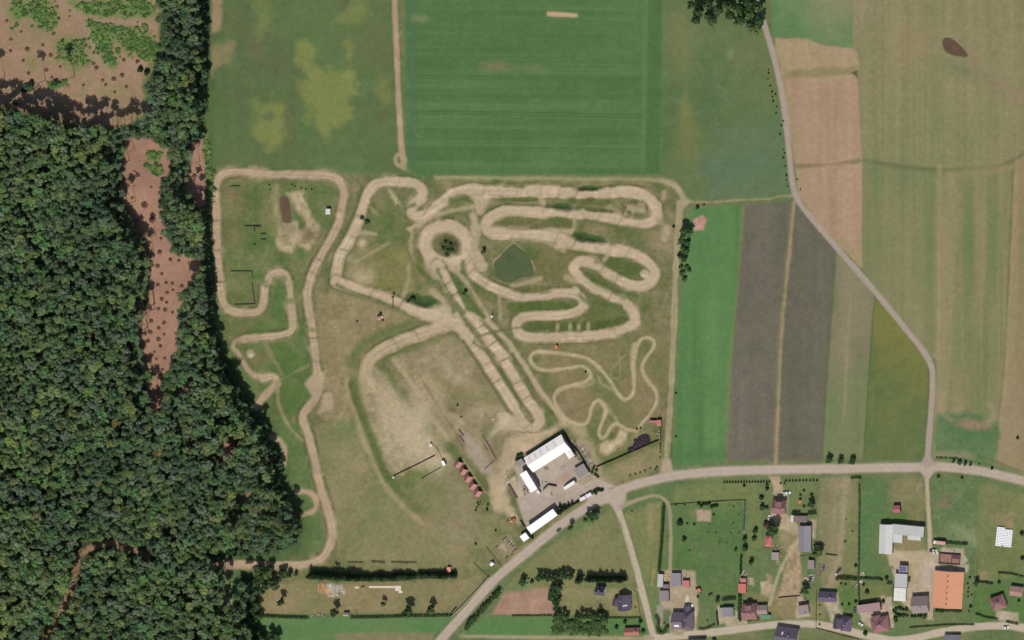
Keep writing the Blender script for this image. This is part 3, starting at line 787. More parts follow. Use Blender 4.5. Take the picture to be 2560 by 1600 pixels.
# minor dirt ways of the circuit
lane_c = shade((172, 156, 124), (N_SML, (160, 146, 112), 0.8))
for pp, w, op in (('1440,655 1560,590 1700,525 1850,480 2050,440', 9, .8), ('1480,690 1458,780 1465,880 1500,960', 9, .55), ('2080,330 2110,420 2120,480', 22, .9), ('2040,530 2090,620 2095,720 2070,830', 16, .85), ('2080,880 2110,940 2130,1010', 26, .85), ('1830,1020 1950,1110 2080,1290 2200,1490', 8, .8), ('880,930 930,955 1000,930 1100,870 1260,780', 7, .6), ('1090,450 1120,490 1160,520', 5, .8), ('960,690 1050,690 1130,700', 7, .7), ('1390,1290 1420,1200 1445,1100 1445,980', 8, .6), ('2300,1290 2310,1500', 7, .6), ('1660,1240 1760,1320 1820,1420', 14, .7), ('1850,330 1990,300 2040,360', 10, .5)):
    paint(line_mask(T(1, 1, pp), w, 3.5, 2.5)[0], lane_c, None, op)
for pp, w, op in (('0,760 150,745 400,790', 8, .6), ('270,340 290,400 290,470', 14, .8), ('590,560 580,640 550,690', 7, .6), ('380,660 540,680', 14, .7), ('1440,300 1430,360', 10, .6), ('1470,650 1440,740', 17, .8), ('940,440 880,440', 8, .5), ('430,830 490,860', 14, .6), ('0,1190 120,1160 270,1120', 10, .7), ('900,900 870,950', 8, .7), ('520,1110 600,1150', 14, .7)):
    paint(line_mask(T(2, 1, pp), w, 3.5, 2.5)[0], lane_c, None, op)
k = klass('path', 'service dirt lane beside the twin straights', 'path', M_DIRT)
track(T(1, 2, '2180,0 2290,110 2400,220') + T(2, 2, '20,290 130,450 250,640 370,800 440,890 500,960'), 12, lane_c, k, 3, 2, berm=0.2, lanes=False)
paint(line_mask(T(1, 2, '2120,0 2230,120 2330,210'), 9, 3, 2)[0], (104, 102, 62), None, 0.8)
paint(line_mask(T(2, 2, '0,320 100,480 200,650 290,790 370,880 420,960'), 5, 3, 2)[0], (96, 94, 58), None, 0.8)
paint(line_mask(T(2, 1, '480,1512 560,1512') + T(1, 2, '2100,150 2200,320 2350,540 2419,640') + T(2, 2, '60,740 180,910'), 7, 3, 2)[0], (98, 102, 60), None, 0.75)
paint(line_mask(T(1, 2, '1960,200 2080,380 2200,580 2350,800 2419,890'), 7, 3, 2)[0], (98, 96, 60), None, 0.75)
paint(poly_mask(T(2, 2, '60,1040 130,1060 220,1080 330,1000 330,850 400,930 430,970 350,1060 180,1130 80,1120'), 5, 4), shade((98, 110, 64), (N_TINY, (118, 122, 80), 0.8)), None, 0.9)
k = klass('path', 'tan vehicle lane running down beside the pale paddock ground', 'path', M_DIRT)
track(T(1, 2, '860,560 885,700 930,850 990,1040 1065,1240 1140,1410 1190,1520') + T(1, 3, '1270,120 1350,210 1470,320 1560,400'), 13, shade((160, 145, 112), (N_SML, (170, 154, 122), 0.7)), k, 5, 3, berm=0, opacity=0.75, lanes=False)
paint(line_mask(T(1, 2, '905,540 915,650 960,800 1030,960 1090,1110 1150,1270 1210,1430 1250,1512'), 15, 5, 4)[0], shade((88, 102, 56), (N_SML, (104, 108, 66), 0.8)), None, 0.85)
paint(line_mask(T(1, 2, '890,520 900,660 950,830 1000,940'), 5, 3, 2)[0], (92, 82, 50), None, 0.6)
# paddock yard by the halls
k = klass('yard', 'sandy paddock forecourt between cabins and white halls', 'yard', M_DIRT)
paint(poly_mask(F('1190,1050 1230,1020 1290,1020 1330,990 1345,1000 1225,1080 1215,1100 1200,1130 1200,1160 1225,1235 1165,1200 1150,1130 1180,1110'), 7, 5), shade((180, 160, 128), (N_SML, (194, 168, 140), 0.8), (-N_SML, (164, 148, 116), 0.7)), k)
paint(poly_mask(F('1380,1015 1420,1100 1440,1150 1420,1160 1370,1060 1340,1000'), 9, 6), (160, 146, 112), None, 0.7)
paint(poly_mask(T(2, 2, '820,1250 830,1180 950,1120 1020,1030 1080,1060 1070,1150 980,1230 900,1270'), 5, 5), shade((186, 166, 132), (N_TINY, (200, 182, 150), 0.8)), None, 0.95)
paint(poly_mask(T(2, 2, '480,960 600,960 720,1060 800,1300 830,1380 760,1300 640,1080'), 9, 6), (164, 150, 116), None, 0.7)
paint(line_mask(Z(1080, 1100, '580,370 760,640 950,930 1110,1050 1190,1250'), 4.5, 2, 1)[0], (160, 150, 112), None, 0.8)
paint(line_mask(Z(1080, 1100, '1180,1275 1300,1290 1560,1300'), 5, 2, 1)[0], (176, 162, 124), None, 0.8)
k = klass('yard', 'grey paved works yard enclosed by white halls', 'yard', M_ROAD)
pave = shade((172, 158, 142), (N_SML, (180, 168, 152), 0.7), (-N_SML, (164, 150, 130), 0.7), (N_MID, (176, 150, 136), 0.5))
paint(poly_mask(Z(1240, 1060, '330,800 480,680 700,560 1300,560 1500,600 1700,800 1800,960 1980,1060 2250,1180 2060,1240 1800,1280 1480,1490 1180,1640 580,1960 400,1500 440,1200 400,950'), 3, 1.5), pave, k)
paint(poly_mask(Z(1240, 1060, '1010,1100 1200,980 1420,900 1450,1010 1200,1150 1100,1200'), 6, 4), (176, 142, 128), None, 0.6)
paint(ell_mask(*Z(1240, 1060, '950,830')[0], 6, 6, 0.3), (122, 112, 100), None, 0.9)
paint(poly_mask(Z(1240, 1060, '160,1100 350,980 490,1250 500,1330 400,1440'), 3, 2), (186, 168, 144), None, 0.9)
paint(poly_mask(Z(1240, 1060, '880,1280 1010,1200 1100,1310 980,1390'), 2), (182, 172, 156), None, 0.8)
paint(poly_mask(Z(1240, 1060, '1360,260 1560,330 1700,470 1800,650 1850,760 1700,760 1600,560 1420,420'), 6, 5), shade((150, 138, 116), (N_TINY, (184, 172, 154), 0.9), (-N_TINY, (106, 94, 80), 0.9)), None, 0.85)

k = klass('dirt_track', 'narrow beginner trail squiggling through dry grass', 'dirt track', M_DIRT)
track(T(2, 2, '1200,1020 1250,950 1320,870 1368,760 1358,670 1300,600 1245,510 1232,430 1275,350 1338,260 1335,200 1280,168 1215,190 1175,270 1155,380 1150,520 1150,670 1110,735 1060,748 1000,690 920,570 830,460 720,370 560,330 400,310 250,298 190,325 178,385 230,450 330,475 480,460 640,438 710,465 742,535 690,588 560,618 450,655 402,730 420,810 490,905 580,968 680,985 728,930 748,840 800,765 860,795 886,870 860,950 830,1020 822,1080 850,1118 900,1085 930,1020 985,985 1040,1010 1090,1040 1180,1045'), 9, shade((172, 156, 122), (N_SML, (182, 166, 132), 0.7)), k, 2.8, 1.2, berm=0.25, lanes=False)
track(T(2, 2, '1155,230 1135,380 1150,540'), 9, lane_c, k, 4, 2, berm=0, lanes=False)
paint(line_mask(T(2, 2, '740,540 770,580 730,610 640,620'), 9, 4, 3)[0], lane_c, None, 0.5)
paint(line_mask(T(2, 2, '830,540 840,600 920,640 990,680'), 8, 4, 3)[0], lane_c, None, 0.55)
paint(line_mask(T(2, 2, '880,800 960,900 1000,970'), 8, 4, 3)[0], lane_c, None, 0.5)
paint(line_mask(T(2, 2, '1070,330 1010,390 940,470 935,530 980,555 1020,530 1020,400 1000,290'), 3, 2, 0.8)[0], (156, 144, 108), None, 0.7)

# ---- lanes and roads
rt = shade((160, 148, 116), (N_SML, (172, 156, 126), 0.8))
k = klass('path', 'dirt field lane along the right side of the circuit', 'path', M_DIRT)
track(F('1604,478 1602,540 1596,640 1592,760 1588,860 1582,980 1576,1060 1574,1118'), 12, rt, k, 3, 1.5, berm=0, lanes=False)
paint(line_mask(F('1604,520 1596,640 1592,760 1588,860 1582,980 1576,1100'), 3, 2, 1)[0], (128, 122, 80), None, 0.6)
paint(poly_mask(F('1566,1085 1584,1085 1592,1122 1556,1130'), 4), (170, 152, 126), k)
k = klass('path', 'pale farm lane edging the top of the circuit', 'path', M_DIRT)
track(T(1, 1, '1700,165 2100,165 2419,172') + T(2, 1, '300,170 700,180 1100,180 1400,195 1520,230 1590,300 1615,350 1690,395'), 9, shade((158, 152, 112), (N_HFINE, (128, 124, 84), 0.9)), k, 4, 2, berm=0, opacity=0.85, lanes=False)
track(T(2, 1, '1420,195 1530,235 1600,310 1620,380 1590,480 1580,580'), 13, rt, k, 4, 2, berm=0, lanes=False)
paint(poly_mask(T(2, 1, '1590,340 1690,390 1620,460'), 4), rt, k)
track(T(2, 1, '1690,400 1900,400 2230,375 2419,370') + F('1840,464 1872,462'), 6, shade((150, 142, 102)), k, 3, 2, berm=0, opacity=0.8, lanes=False)
paint(line_mask(T(2, 1, '1690,415 1900,420 2230,395 2419,385'), 4, 3, 1)[0], (98, 96, 60), None, 0.7)
k = klass('path', 'tan dirt strip between the two ploughed strips', 'path', M_DIRT)
track(F('1876,480 1866,580 1856,680 1846,790 1841,900 1836,1000 1832,1095'), 8, shade((158, 136, 106), (N_SML, (168, 138, 114), 0.7)), k, 4, 2, berm=0, lanes=False)
paint(line_mask(F('1868,500 1850,700 1836,900 1828,1080'), 5, 4, 2)[0], (116, 118, 76), None, 0.6)

asp = shade((176, 160, 144), (N_MID, (180, 166, 150), 0.7), (N_SML, (168, 152, 134), 0.5))
k = klass('road', 'main two-lane road sweeping across the lower right', 'road', M_ROAD)
ROAD = F('960,1610 1030,1525 1060,1490 1105,1440 1170,1368 1250,1300 1330,1236 1400,1190 1480,1152 1560,1130 1650,1117 1800,1110 2000,1107 2150,1104 2240,1104 2310,1112 2380,1127 2440,1143 2620,1200')
m, D = line_mask(ROAD, 21, 1.8, 0.6, 9)
paint(np.clip(line_mask(ROAD, 27, 4, 1.5, 9)[0], 0, 1), shade((160, 146, 116), (N_SML, (138, 128, 92), 0.8)), None, 0.6)
paint(m, asp, k)
paint(np.exp(-((D - 4.6) / 1.8) ** 2) * (m > .5), (186, 172, 156), None, 0.3)
paint(poly_mask(F('1385,1180 1400,1160 1420,1140 1432,1150 1450,1165 1460,1185 1400,1195'), 3), asp, k)
k = klass('road', 'narrow grey lane zigzagging down from the top copse', 'road', M_ROAD)
m, D = line_mask(F('1770,-110 1790,0 1806,60 1830,140 1850,240 1862,340 1869,410 1876,450 1890,480 1930,530 1990,600 2060,680 2130,765 2180,828 2200,866 2203,900 2199,980 2194,1040 2190,1105'), 14, 1.8, 0.5, 9)
paint(m, shade((164, 148, 134), (N_SML, (156, 142, 124), 0.6)), k)
paint(poly_mask(F('2172,1100 2184,1078 2196,1078 2212,1100'), 3), (164, 148, 134), k)
k = klass('road', 'straight pale lane slanting down from the main road bend', 'road', M_ROAD)
m, D = line_mask(F('1450,1178 1462,1210 1482,1270 1505,1350 1528,1440 1545,1510'), 17, 2, 0.8, 9)
paint(m, shade((182, 168, 144), (N_SML, (172, 158, 132), 0.7)), k)
paint(poly_mask(F('1430,1180 1448,1160 1480,1160 1478,1190 1462,1210 1450,1200'), 4), asp, k)
k = klass('path', 'hooked gravel drive leading to the workshop yard', 'path', M_DIRT)
m, D = line_mask(F('1468,1198 1495,1185 1525,1175 1550,1171 1572,1182 1582,1205 1585,1260 1584,1310 1582,1355'), 10, 3, 1, 9)
paint(m, shade((156, 144, 116), (N_SML, (142, 134, 102), 0.7)), k)
vs = shade((184, 170, 148), (N_SML, (174, 160, 134), 0.7))
k = klass('road', 'pale village street curving along the bottom edge', 'road', M_ROAD)
m, D = line_mask(F('1530,1508 1600,1502 1680,1494 1760,1484 1850,1474 1920,1474 1980,1484 2050,1502 2110,1512 2160,1508 2220,1494 2290,1482 2370,1478 2440,1486 2600,1500'), 19, 2, 0.8, 9)
paint(m, vs, k)
k = klass('path', 'faint farm track along the bottom edge left of the street', 'path', M_DIRT)
paint(line_mask(F('1090,1502 1200,1504 1350,1506 1500,1508 1540,1508'), 9, 3, 1)[0], (156, 146, 114), k)
k = klass('road', 'village lane running from the road to the orange barn', 'road', M_ROAD)
m, D = line_mask(F('2189,1110 2191,1170 2196,1250 2197,1310 2194,1380 2196,1440'), 12, 2.5, 1, 9)
paint(m, shade((182, 162, 138), (N_SML, (170, 152, 126), 0.7)), k)
paint(poly_mask(F('2172,1112 2210,1112 2197,1130 2184,1130'), 3), asp, k)

# ---- village ground
g_l = shade((100, 115, 74), (N_MID, (114, 122, 78), 0.8), (-N_MID, (84, 112, 64), 0.8), (N_SML, (104, 118, 76), 0.4))
k = klass('lawn', 'green and dry grass plots of the village below the main road', 'lawn', M_GRASS)
vill = poly_mask(F('1465,1200 1560,1145 1800,1125 2170,1120 2250,1118 2330,1128 2440,1160 2620,1220 2620,1490 2370,1468 2230,1484 2150,1498 2100,1500 1990,1476 1920,1464 1850,1464 1700,1484 1550,1500 1530,1420 1505,1330'), 3) * (cls < 30)
road_ids = [i for i, v in CLASSES.items() if v[0] in ('road', 'path', 'dirt_track') or v[2] == 'road']
vill = vill * (~np.isin(cls, road_ids))
paint(vill, g_l, k)
def lot(s, c, op=0.9, soft=5, rough=3, kk=None, t=F):
    paint(poly_mask(t(s), soft, rough), c, kk, op)
lot('1590,1195 1760,1185 1762,1210 1755,1400 1720,1400 1660,1400 1600,1345 1590,1290', shade((90, 114, 68), (N_MID, (106, 114, 70), 0.9), (-N_MID, (82, 110, 62), 0.8), (N_PAT, (104, 118, 76), 0.6)), 0.95, 3)
lot('1590,1150 1790,1130 1795,1185 1590,1190', shade((114, 122, 76), (N_MID, (96, 118, 70), 0.9), (N_SML, (124, 124, 80), 0.5)), 0.9)
lot('1765,1190 1800,1185 1800,1290 1760,1320', (112, 120, 76))
lot('1475,1215 1560,1185 1555,1360 1525,1370', shade((124, 124, 80), (N_MID, (112, 120, 76), 0.8), (N_SML, (140, 128, 88), 0.5)), 0.9)
lot('1935,1130 2028,1125 2025,1300 2020,1380 1950,1420 1930,1340', shade((134, 126, 92), (N_VERT, (144, 134, 102), 0.8), (-N_VERT, (120, 120, 84), 0.7)), 0.95)
lot('1992,1130 2003,1130 1998,1230 1985,1330 1960,1420 1950,1420 1980,1300', (158, 142, 112), 0.7)
lot('2000,1200 2028,1200 2028,1370 1995,1370', (118, 122, 78), 0.8)
lot('2035,1130 2090,1130 2095,1225 2070,1240 2035,1370', shade((90, 116, 72), (N_MID, (104, 124, 82), 0.7), (N_SML, (84, 112, 68), 0.5)), 0.95)
lot('2035,1300 2070,1300 2080,1340 2110,1350 2095,1360 2035,1365', (92, 116, 70), 0.8)
lot('2105,1135 2185,1130 2188,1200 2150,1210 2110,1180', shade((134, 124, 88), (N_SML, (154, 138, 106), 0.8), (-N_MID, (110, 118, 74), 0.8)), 0.85, 9, 7)
lot('2140,1200 2185,1200 2185,1260 2140,1230', (136, 124, 84), 0.7)
lot('2095,1215 2150,1210 2140,1240 2090,1235', (94, 118, 62), 0.9)
lot('2205,1130 2310,1135 2305,1340 2280,1360 2205,1360', shade((96, 116, 74), (N_MID, (112, 124, 86), 0.8), (-N_MID, (86, 110, 74), 0.8), (N_SML, (120, 128, 92), 0.5), (N_TINY, (106, 122, 84), 0.4)), 0.95)
lot('2245,1235 2300,1255 2310,1290 2270,1275', (138, 144, 104), 0.6, 10, 8)
lot('2215,1165 2245,1170 2240,1200 2215,1190', (124, 106, 86), 0.7, 7, 6)
lot('2312,1140 2440,1175 2600,1210 2600,1380 2440,1380 2420,1360 2312,1375', shade((118, 122, 78), (N_MID, (130, 126, 86), 0.8), (-N_MID, (106, 116, 70), 0.8)), 0.95)
lot('2350,1210 2395,1215 2385,1250 2350,1240', (142, 126, 92), 0.8, 12, 8)
lot('2380,1230 2395,1215 2395,1260 2385,1270', (164, 136, 108), 0.7, 6, 4)
lot('2300,1380 2440,1390 2600,1400 2600,1470 2300,1465', shade((88, 114, 62), (N_MID, (104, 118, 72), 0.8)), 0.9)
lot('2310,1350 2330,1350 2330,1378 2310,1380', (140, 130, 94), 0.7)
# sandy yards of the farmsteads
yd = shade((178, 158, 130), (N_SML, (190, 168, 140), 0.8), (-N_SML, (158, 142, 112), 0.8))
k2 = klass('yard', 'sandy farmyard between the long grey shed and the maroon house', 'yard', M_DIRT)
lot('1815,1125 1840,1125 1848,1150 1850,1180 1860,1215 1885,1240 1890,1310 1890,1350 1870,1380 1850,1390 1880,1340 1870,1260 1840,1250 1820,1220 1830,1180 1828,1150', yd, 1, 3, 2, k2)
lot('1830,1250 1890,1260 1892,1390 1870,1420 1830,1450 1815,1440 1850,1380 1860,1320', shade((150, 136, 102), (N_SML, (172, 154, 124), 0.8), (-N_SML, (122, 118, 80), 0.8)), 0.85, 8, 7)
lot('1835,1390 1890,1385 1895,1420 1880,1450 1850,1450', shade((146, 126, 96), (N_SML, (160, 140, 110), 0.7)), 0.8, 6, 4)
lot('1825,1430 1950,1420 1950,1465 1830,1462', shade((136, 126, 88), (N_SML, (120, 118, 78), 0.7)), 0.85, 6, 4)
k2 = klass('yard', 'gravel yard around the grey workshops', 'yard', M_DIRT)
lot('1556,1350 1600,1345 1640,1350 1645,1370 1650,1440 1640,1470 1610,1500 1590,1500 1585,1440 1560,1440', shade((166, 150, 124), (N_SML, (178, 160, 134), 0.7), (-N_SML, (150, 138, 106), 0.7)), 1, 3, 2, k2)
paint(poly_mask(Z(1640, 1400, '590,660 620,700 620,820 545,820 560,740'), 2), (206, 194, 170), None, 0.95)
paint(poly_mask(F('1552,1430 1566,1430 1566,1480 1552,1480'), 3), (150, 142, 126), None, 0.9)
k2 = klass('yard', 'concrete yard between grey barns and the orange roofed barn', 'yard', M_DIRT)
lot('2088,1290 2130,1300 2200,1300 2210,1340 2275,1345 2278,1360 2205,1360 2195,1440 2150,1440 2130,1420 2100,1330', shade((176, 160, 130), (N_SML, (192, 172, 144), 0.8), (-N_MID, (154, 142, 104), 0.8)), 1, 3, 2, k2)
lot('2140,1330 2170,1330 2165,1420 2140,1420', (164, 148, 112), 0.8)
lot('2180,1340 2206,1340 2206,1400 2180,1400', (182, 166, 146), 0.9)
lot('2108,1250 2150,1250 2180,1270 2185,1300 2120,1300', shade((144, 130, 92), (N_SML, (120, 118, 74), 0.8)), 0.85)
lot('2035,1380 2090,1380 2110,1400 2110,1450 2100,1490 2050,1480 2035,1470', shade((118, 118, 74), (N_MID, (96, 114, 66), 0.9)), 0.8)
lot('2080,1430 2112,1430 2112,1478 2085,1490 2070,1470', (170, 154, 128), 0.9)
lot('2075,1410 2088,1405 2092,1420 2070,1428', (188, 160, 128), 0.9, 3, 2)
lot('1950,1410 1980,1405 2000,1455 1985,1480 1965,1470 1975,1450 1960,1430', (172, 158, 128), 0.85, 3, 2)
lot('1965,1400 2000,1360 2020,1390 2025,1440 1990,1450', (88, 112, 58), 0.7)
lot('1735,1445 1750,1440 1755,1475 1740,1480', (182, 166, 142), 0.9)
lot('1690,1450 1735,1440 1740,1470 1690,1478', (96, 116, 68), 0.9, 3)
lot('1760,1400 1830,1400 1830,1460 1800,1468 1760,1470', (134, 124, 86), 0.6)
pale = shade((182, 166, 142), (N_SML, (192, 176, 152), 0.8), (-N_SML, (168, 152, 126), 0.8))
for c_, r_, pp in ((2, 3, '1990,1290 2120,1290 2125,1380 2030,1385 2010,1340'), (2, 3, '1940,1190 1985,1190 2000,1350 1950,1370'), (2, 3, '2180,1330 2230,1330 2230,1370 2180,1370'), (2, 3, '1700,1190 1745,1190 1745,1420 1715,1420'), (2, 3, '1490,1290 1520,1290 1500,1420 1530,1450 1490,1450'),
                   (3, 3, '1130,1100 1178,1110 1190,1390 1150,1400 1060,1260 880,1260 860,1230 1060,1230'), (3, 3, '870,1240 1060,1240 1140,1380 960,1400 890,1330'), (3, 3, '2160,1240 2370,1250 2370,1350 2260,1345 2160,1310'), (3, 3, '1310,1000 1545,1010 1550,1110 1320,1110'), (3, 3, '1530,690 1620,690 1620,800 1900,800 1890,870 1560,860 1560,1010 1530,1010'), (3, 3, '1500,1000 1560,1000 1565,1320 1510,1320'),
                   (3, 3, '280,1080 400,1180 390,1290 270,1300'), (3, 3, '40,120 90,110 190,120 190,300 160,300 150,130'), (3, 3, '410,380 460,370 450,560 410,560'), (3, 3, '540,1160 580,1160 640,1280 600,1360 580,1270'), (3, 3, '630,1060 665,1060 660,1260 630,1240'), (3, 3, '1390,850 1410,850 1400,1010 1375,1010'),
                   (3, 3, '1640,640 1850,650 1890,760 1840,800 1630,700'), (2, 3, '2240,930 2280,930 2290,1000 2240,990'), (2, 3, '2340,960 2419,950 2419,1080 2350,1080')):
    paint(poly_mask(T(c_, r_, pp), 3, 2.5) * (~np.isin(cls, road_ids)), pale, None, 0.85)
soil = shade((166, 140, 112), (N_TINY, (186, 160, 130), 0.9), (-N_TINY, (140, 120, 92), 0.9), (N_SML, (150, 128, 98), 0.6))
for pp in ('190,700 300,690 300,880 230,880 190,800', '160,880 290,900 290,1080 110,1100 130,980', '-20,880 50,900 40,1060 -40,1060'):
    paint(poly_mask(T(3, 3, pp), 4, 4), soil, None, 0.9)
paint(line_mask(T(3, 3, '300,560 230,640 150,780 90,920 40,1080 10,1180'), 7, 3, 2)[0], (186, 168, 140), None, 0.7)
paint(line_mask(T(3, 3, '690,740 640,840 590,950 560,1010'), 9, 4, 3)[0], (150, 138, 106), None, 0.7)
# bottom-centre plots
k = klass('field', 'reddish bare soil plot between hedge and cottage garden', 'field', M_DIRT)
paint(poly_mask(F('1165,1445 1192,1396 1215,1388 1295,1385 1312,1452 1160,1452'), 2.5, 1), shade((162, 130, 108), (N_SML, (172, 138, 116), 0.7), (-N_SML, (150, 122, 98), 0.6)), k)
k = klass('field', 'green field strip at the bottom edge beside the main road', 'field', M_CROP)
paint(poly_mask(F('1145,1456 1310,1456 1312,1500 1095,1498'), 3, 2), shade((90, 122, 70), (N_MID, (110, 126, 80), 0.7)), k)
paint(poly_mask(F('610,1458 1075,1456 1030,1500 640,1505'), 3, 2), shade((94, 124, 76), (N_MID, (106, 124, 80), 0.7), (-N_MID, (84, 120, 70), 0.6)), k)
k = klass('field', 'brownish field margin at the bottom edge left of the road', 'field', M_CROP)
paint(poly_mask(F('790,1496 1030,1494 960,1700 620,1700 640,1515'), 4, 2), shade((126, 122, 86), (N_SML, (140, 128, 96), 0.7)), k)
paint(poly_mask(F('608,1475 800,1475 790,1530 640,1530'), 5, 3), (92, 122, 72), None, 0.9)
k = klass('lawn', 'cottage garden grass around the two dark roofed houses', 'lawn', M_GRASS)
paint(poly_mask(F('1312,1392 1490,1385 1520,1440 1520,1455 1312,1452'), 4, 2), shade((128, 124, 84), (N_MID, (140, 130, 92), 0.8), (-N_MID, (112, 120, 74), 0.8), (N_TINY, (146, 138, 102), 0.3)), k)
paint(line_mask(Z(1400, 1400, '1440,590 1320,600 1050,620 960,680 950,800 1000,890'), 8, 4, 2)[0], (160, 144, 112), None, 0.6)
paint(poly_mask(F('1312,1460 1520,1458 1535,1500 1300,1500'), 4, 2), shade((88, 120, 68), (N_SML, (78, 110, 60), 0.8)), None, 0.95)
k = klass('meadow', 'dry triangular meadow between road, lane and hedge', 'meadow', M_GRASS)
paint(poly_mask(F('1445,1205 1465,1230 1500,1360 1495,1380 1240,1390 1200,1400 1180,1400 1260,1320 1350,1255'), 5, 2), shade((122, 123, 82), (N_MID, (132, 126, 86), 0.8), (-N_MID, (106, 116, 72), 0.9)), k)
paint(line_mask(F('1340,1270 1380,1235 1410,1215'), 16, 8, 5)[0], (96, 118, 72), None, 0.8)
k = klass('lawn', 'large dry garden with felled timber south of the conifer row', 'lawn', M_GRASS)
paint(poly_mask(F('612,1378 760,1378 1080,1375 1150,1352 1130,1390 1080,1450 620,1452 608,1420'), 4, 3), shade((136, 124, 88), (N_MID, (148, 132, 98), 0.8), (-N_MID, (120, 122, 80), 0.9)), k)
paint(line_mask(F('620,1452 800,1454 1075,1452'), 9, 5, 3)[0], (90, 116, 66), None, 0.6)
paint(line_mask(F('1240,1385 1180,1400 1120,1470 1080,1505'), 20, 6, 4)[0] * (cls != 0), (94, 120, 72), None, 0.5)
paint(poly_mask(Z(640, 1380, '1330,600 1650,600 1660,790 1480,800 1320,750'), 4, 4), shade((170, 160, 146), (N_TINY, (196, 188, 176), 0.9), (-N_TINY, (138, 126, 108), 0.9)), None, 0.9)
paint(poly_mask(Z(640, 1380, '1310,680 1420,700 1440,800 1340,800'), 4, 4), (190, 148, 112), None, 0.8)
# scooter court by the road
paint(poly_mask(Z(1240, 1210, '20,1180 230,960 380,1200 170,1420'), 3, 2), shade((140, 128, 102), (N_TINY, (156, 146, 120), 0.8)), None, 0.9)
paint(poly_mask(Z(1240, 1210, '80,1150 140,1110 220,1250 180,1290'), 2), (166, 150, 120), None, 0.8)
paint(poly_mask(T(2, 1, '1710,560 1800,520 1840,560 1810,660 1720,665'), 2.5, 2), shade((186, 140, 128), (N_TINY, (170, 122, 112), 0.9)), None, 0.95)
paint(ell_mask(*T(2, 1, '1750,620')[0], 6, 5, 0.6), (206, 164, 150), None, 0.8)
paint(poly_mask(T(2, 3, '1740,285 1880,290 1870,390 1750,390'), 2.5, 2), (170, 148, 124), None, 0.95)
paint(poly_mask(T(2, 3, '1660,280 1740,280 1740,370 1680,370'), 5, 4), (124, 118, 80), None, 0.7)
paint(line_mask(T(2, 3, '2195,200 2205,330 2190,500'), 3, 2, 1)[0], (140, 138, 128), None, 0.8)
paint(line_mask(T(2, 3, '1310,250 1300,420 1310,560'), 10, 6, 5)[0], (158, 140, 104), None, 0.5)
paint(line_mask(T(2, 3, '1340,850 1320,1000'), 5, 3, 1)[0], (160, 144, 96), None, 0.7)
paint(ell_mask(*Z(1640, 1400, '2110,570')[0], 16, 16, 0.4), (166, 150, 118), None, 0.8)
# brushed speckle that is in the turf everywhere
grain = fbm(5, 5, 77, 2) * 0.05 + N_SML * 0.03
rough_turf = np.isin(cls, [i for i, v in CLASSES.items() if v[3] in (M_GRASS, M_DIRT)])
col *= (1 + grain + (N_PAT2 * 0.05 + N_TINY * 0.05) * rough_turf)[..., None]
col = np.clip(col, 0.012, 0.9)

# ---- relief
for D, w, b in berms:
    e = D - w / 2
    hgt += b * np.exp(-((e - 1.0) / 4.2) ** 2) * np.clip(0.6 + N_PAT * 0.8, 0.0, 1.3) * 0.5
whoop = np.isin(cls, [i for i, v in CLASSES.items() if v[0] == 'dirt_track'])
hgt += whoop * (N_SML * 0.10 + N_MID * 0.3)
JUMPS = T(1, 1, '900,750 990,560 840,880 1200,215 1380,205 1640,490 1760,400 1880,330 2180,285 1900,1290 1830,1190 1120,1275 1400,1370 2050,1080 2200,1190') + T(2, 1, '120,300 300,285 480,305 640,330 790,325 960,305 330,505 640,505 860,535 1050,590 450,750 620,790 760,830 960,845 1130,880 1020,1120 880,1050 760,1195 960,1295 120,1290 350,1262') + T(2, 2, '950,120 800,145 640,152 480,162 330,168 60,620 150,760') + T(1, 2, '2150,80 2260,240 2360,400 2080,230 2200,440 2300,600 1500,150 1300,235 540,200 590,420 745,0') + T(1, 1, '640,660 700,540 560,950 500,1080 740,480 200,165 350,165 520,165') + T(0, 1, '2030,300 2045,600 2060,880 2090,1180')
trk = np.isin(cls, [i for i, v in CLASSES.items() if v[0] == 'dirt_track']).astype(float)
tsoft = trk.copy()
for _ in range(6):
    tsoft = (tsoft + np.roll(tsoft, 1, 0) + np.roll(tsoft, -1, 0) + np.roll(tsoft, 1, 1) + np.roll(tsoft, -1, 1)) / 5
for (jx, jy) in JUMPS:
    w_ = win(jx - 40, jx + 40, jy - 40, jy + 40)
    tw = trk[w_]
    if tw.size == 0 or tw.sum() < 4:
        continue
    px, py = GX[w_][tw > 0] - jx, GY[w_][tw > 0] - jy
    cv = np.array([[np.mean(px * px), np.mean(px * py)], [np.mean(px * py), np.mean(py * py)]])
    ev, evec = np.linalg.eigh(cv)
    ax_ = evec[:, 1]
    u_ = (GX[w_] - jx) * ax_[0] + (GY[w_] - jy) * ax_[1]
    v_ = -(GX[w_] - jx) * ax_[1] + (GY[w_] - jy) * ax_[0]
    prof = np.clip(1 - np.abs(u_) / 11, 0, 1)
    prof = np.minimum(prof * 1.7, 1.0)
    prof = prof * prof * (3 - 2 * prof) * np.exp(-(v_ / 19) ** 4)
    hgt[w_] += prof * RNG.uniform(0.6, 1.2) * tsoft[w_]
hgt += N_BIG * 0.25 + N_SML * 0.07
hgt = np.minimum(hgt, 2.2)
for (x_, y_, r_, z_) in ((T(0, 2, '2365,315')[0] + (12, 1.6)), (T(1, 1, '1010,755')[0] + (10, 1.2)), (907, 690, 22, 1.0), (T(2, 1, '1255,1075')[0] + (10, 1.4)), (T(1, 1, '1830,830')[0] + (26, 1.8)), (T(2, 2, '950,1180')[0] + (30, 1.4)), (T(1, 1, '490,700')[0] + (28, 1.0)), (T(1, 1, '300,800')[0] + (22, 0.9)), (T(1, 1, '1265,1235')[0] + (8, 1.0))):
    hgt += z_ * np.clip(1 - np.hypot(GX - x_, GY - y_) / r_ / 1.3, 0, 1) ** 1.3
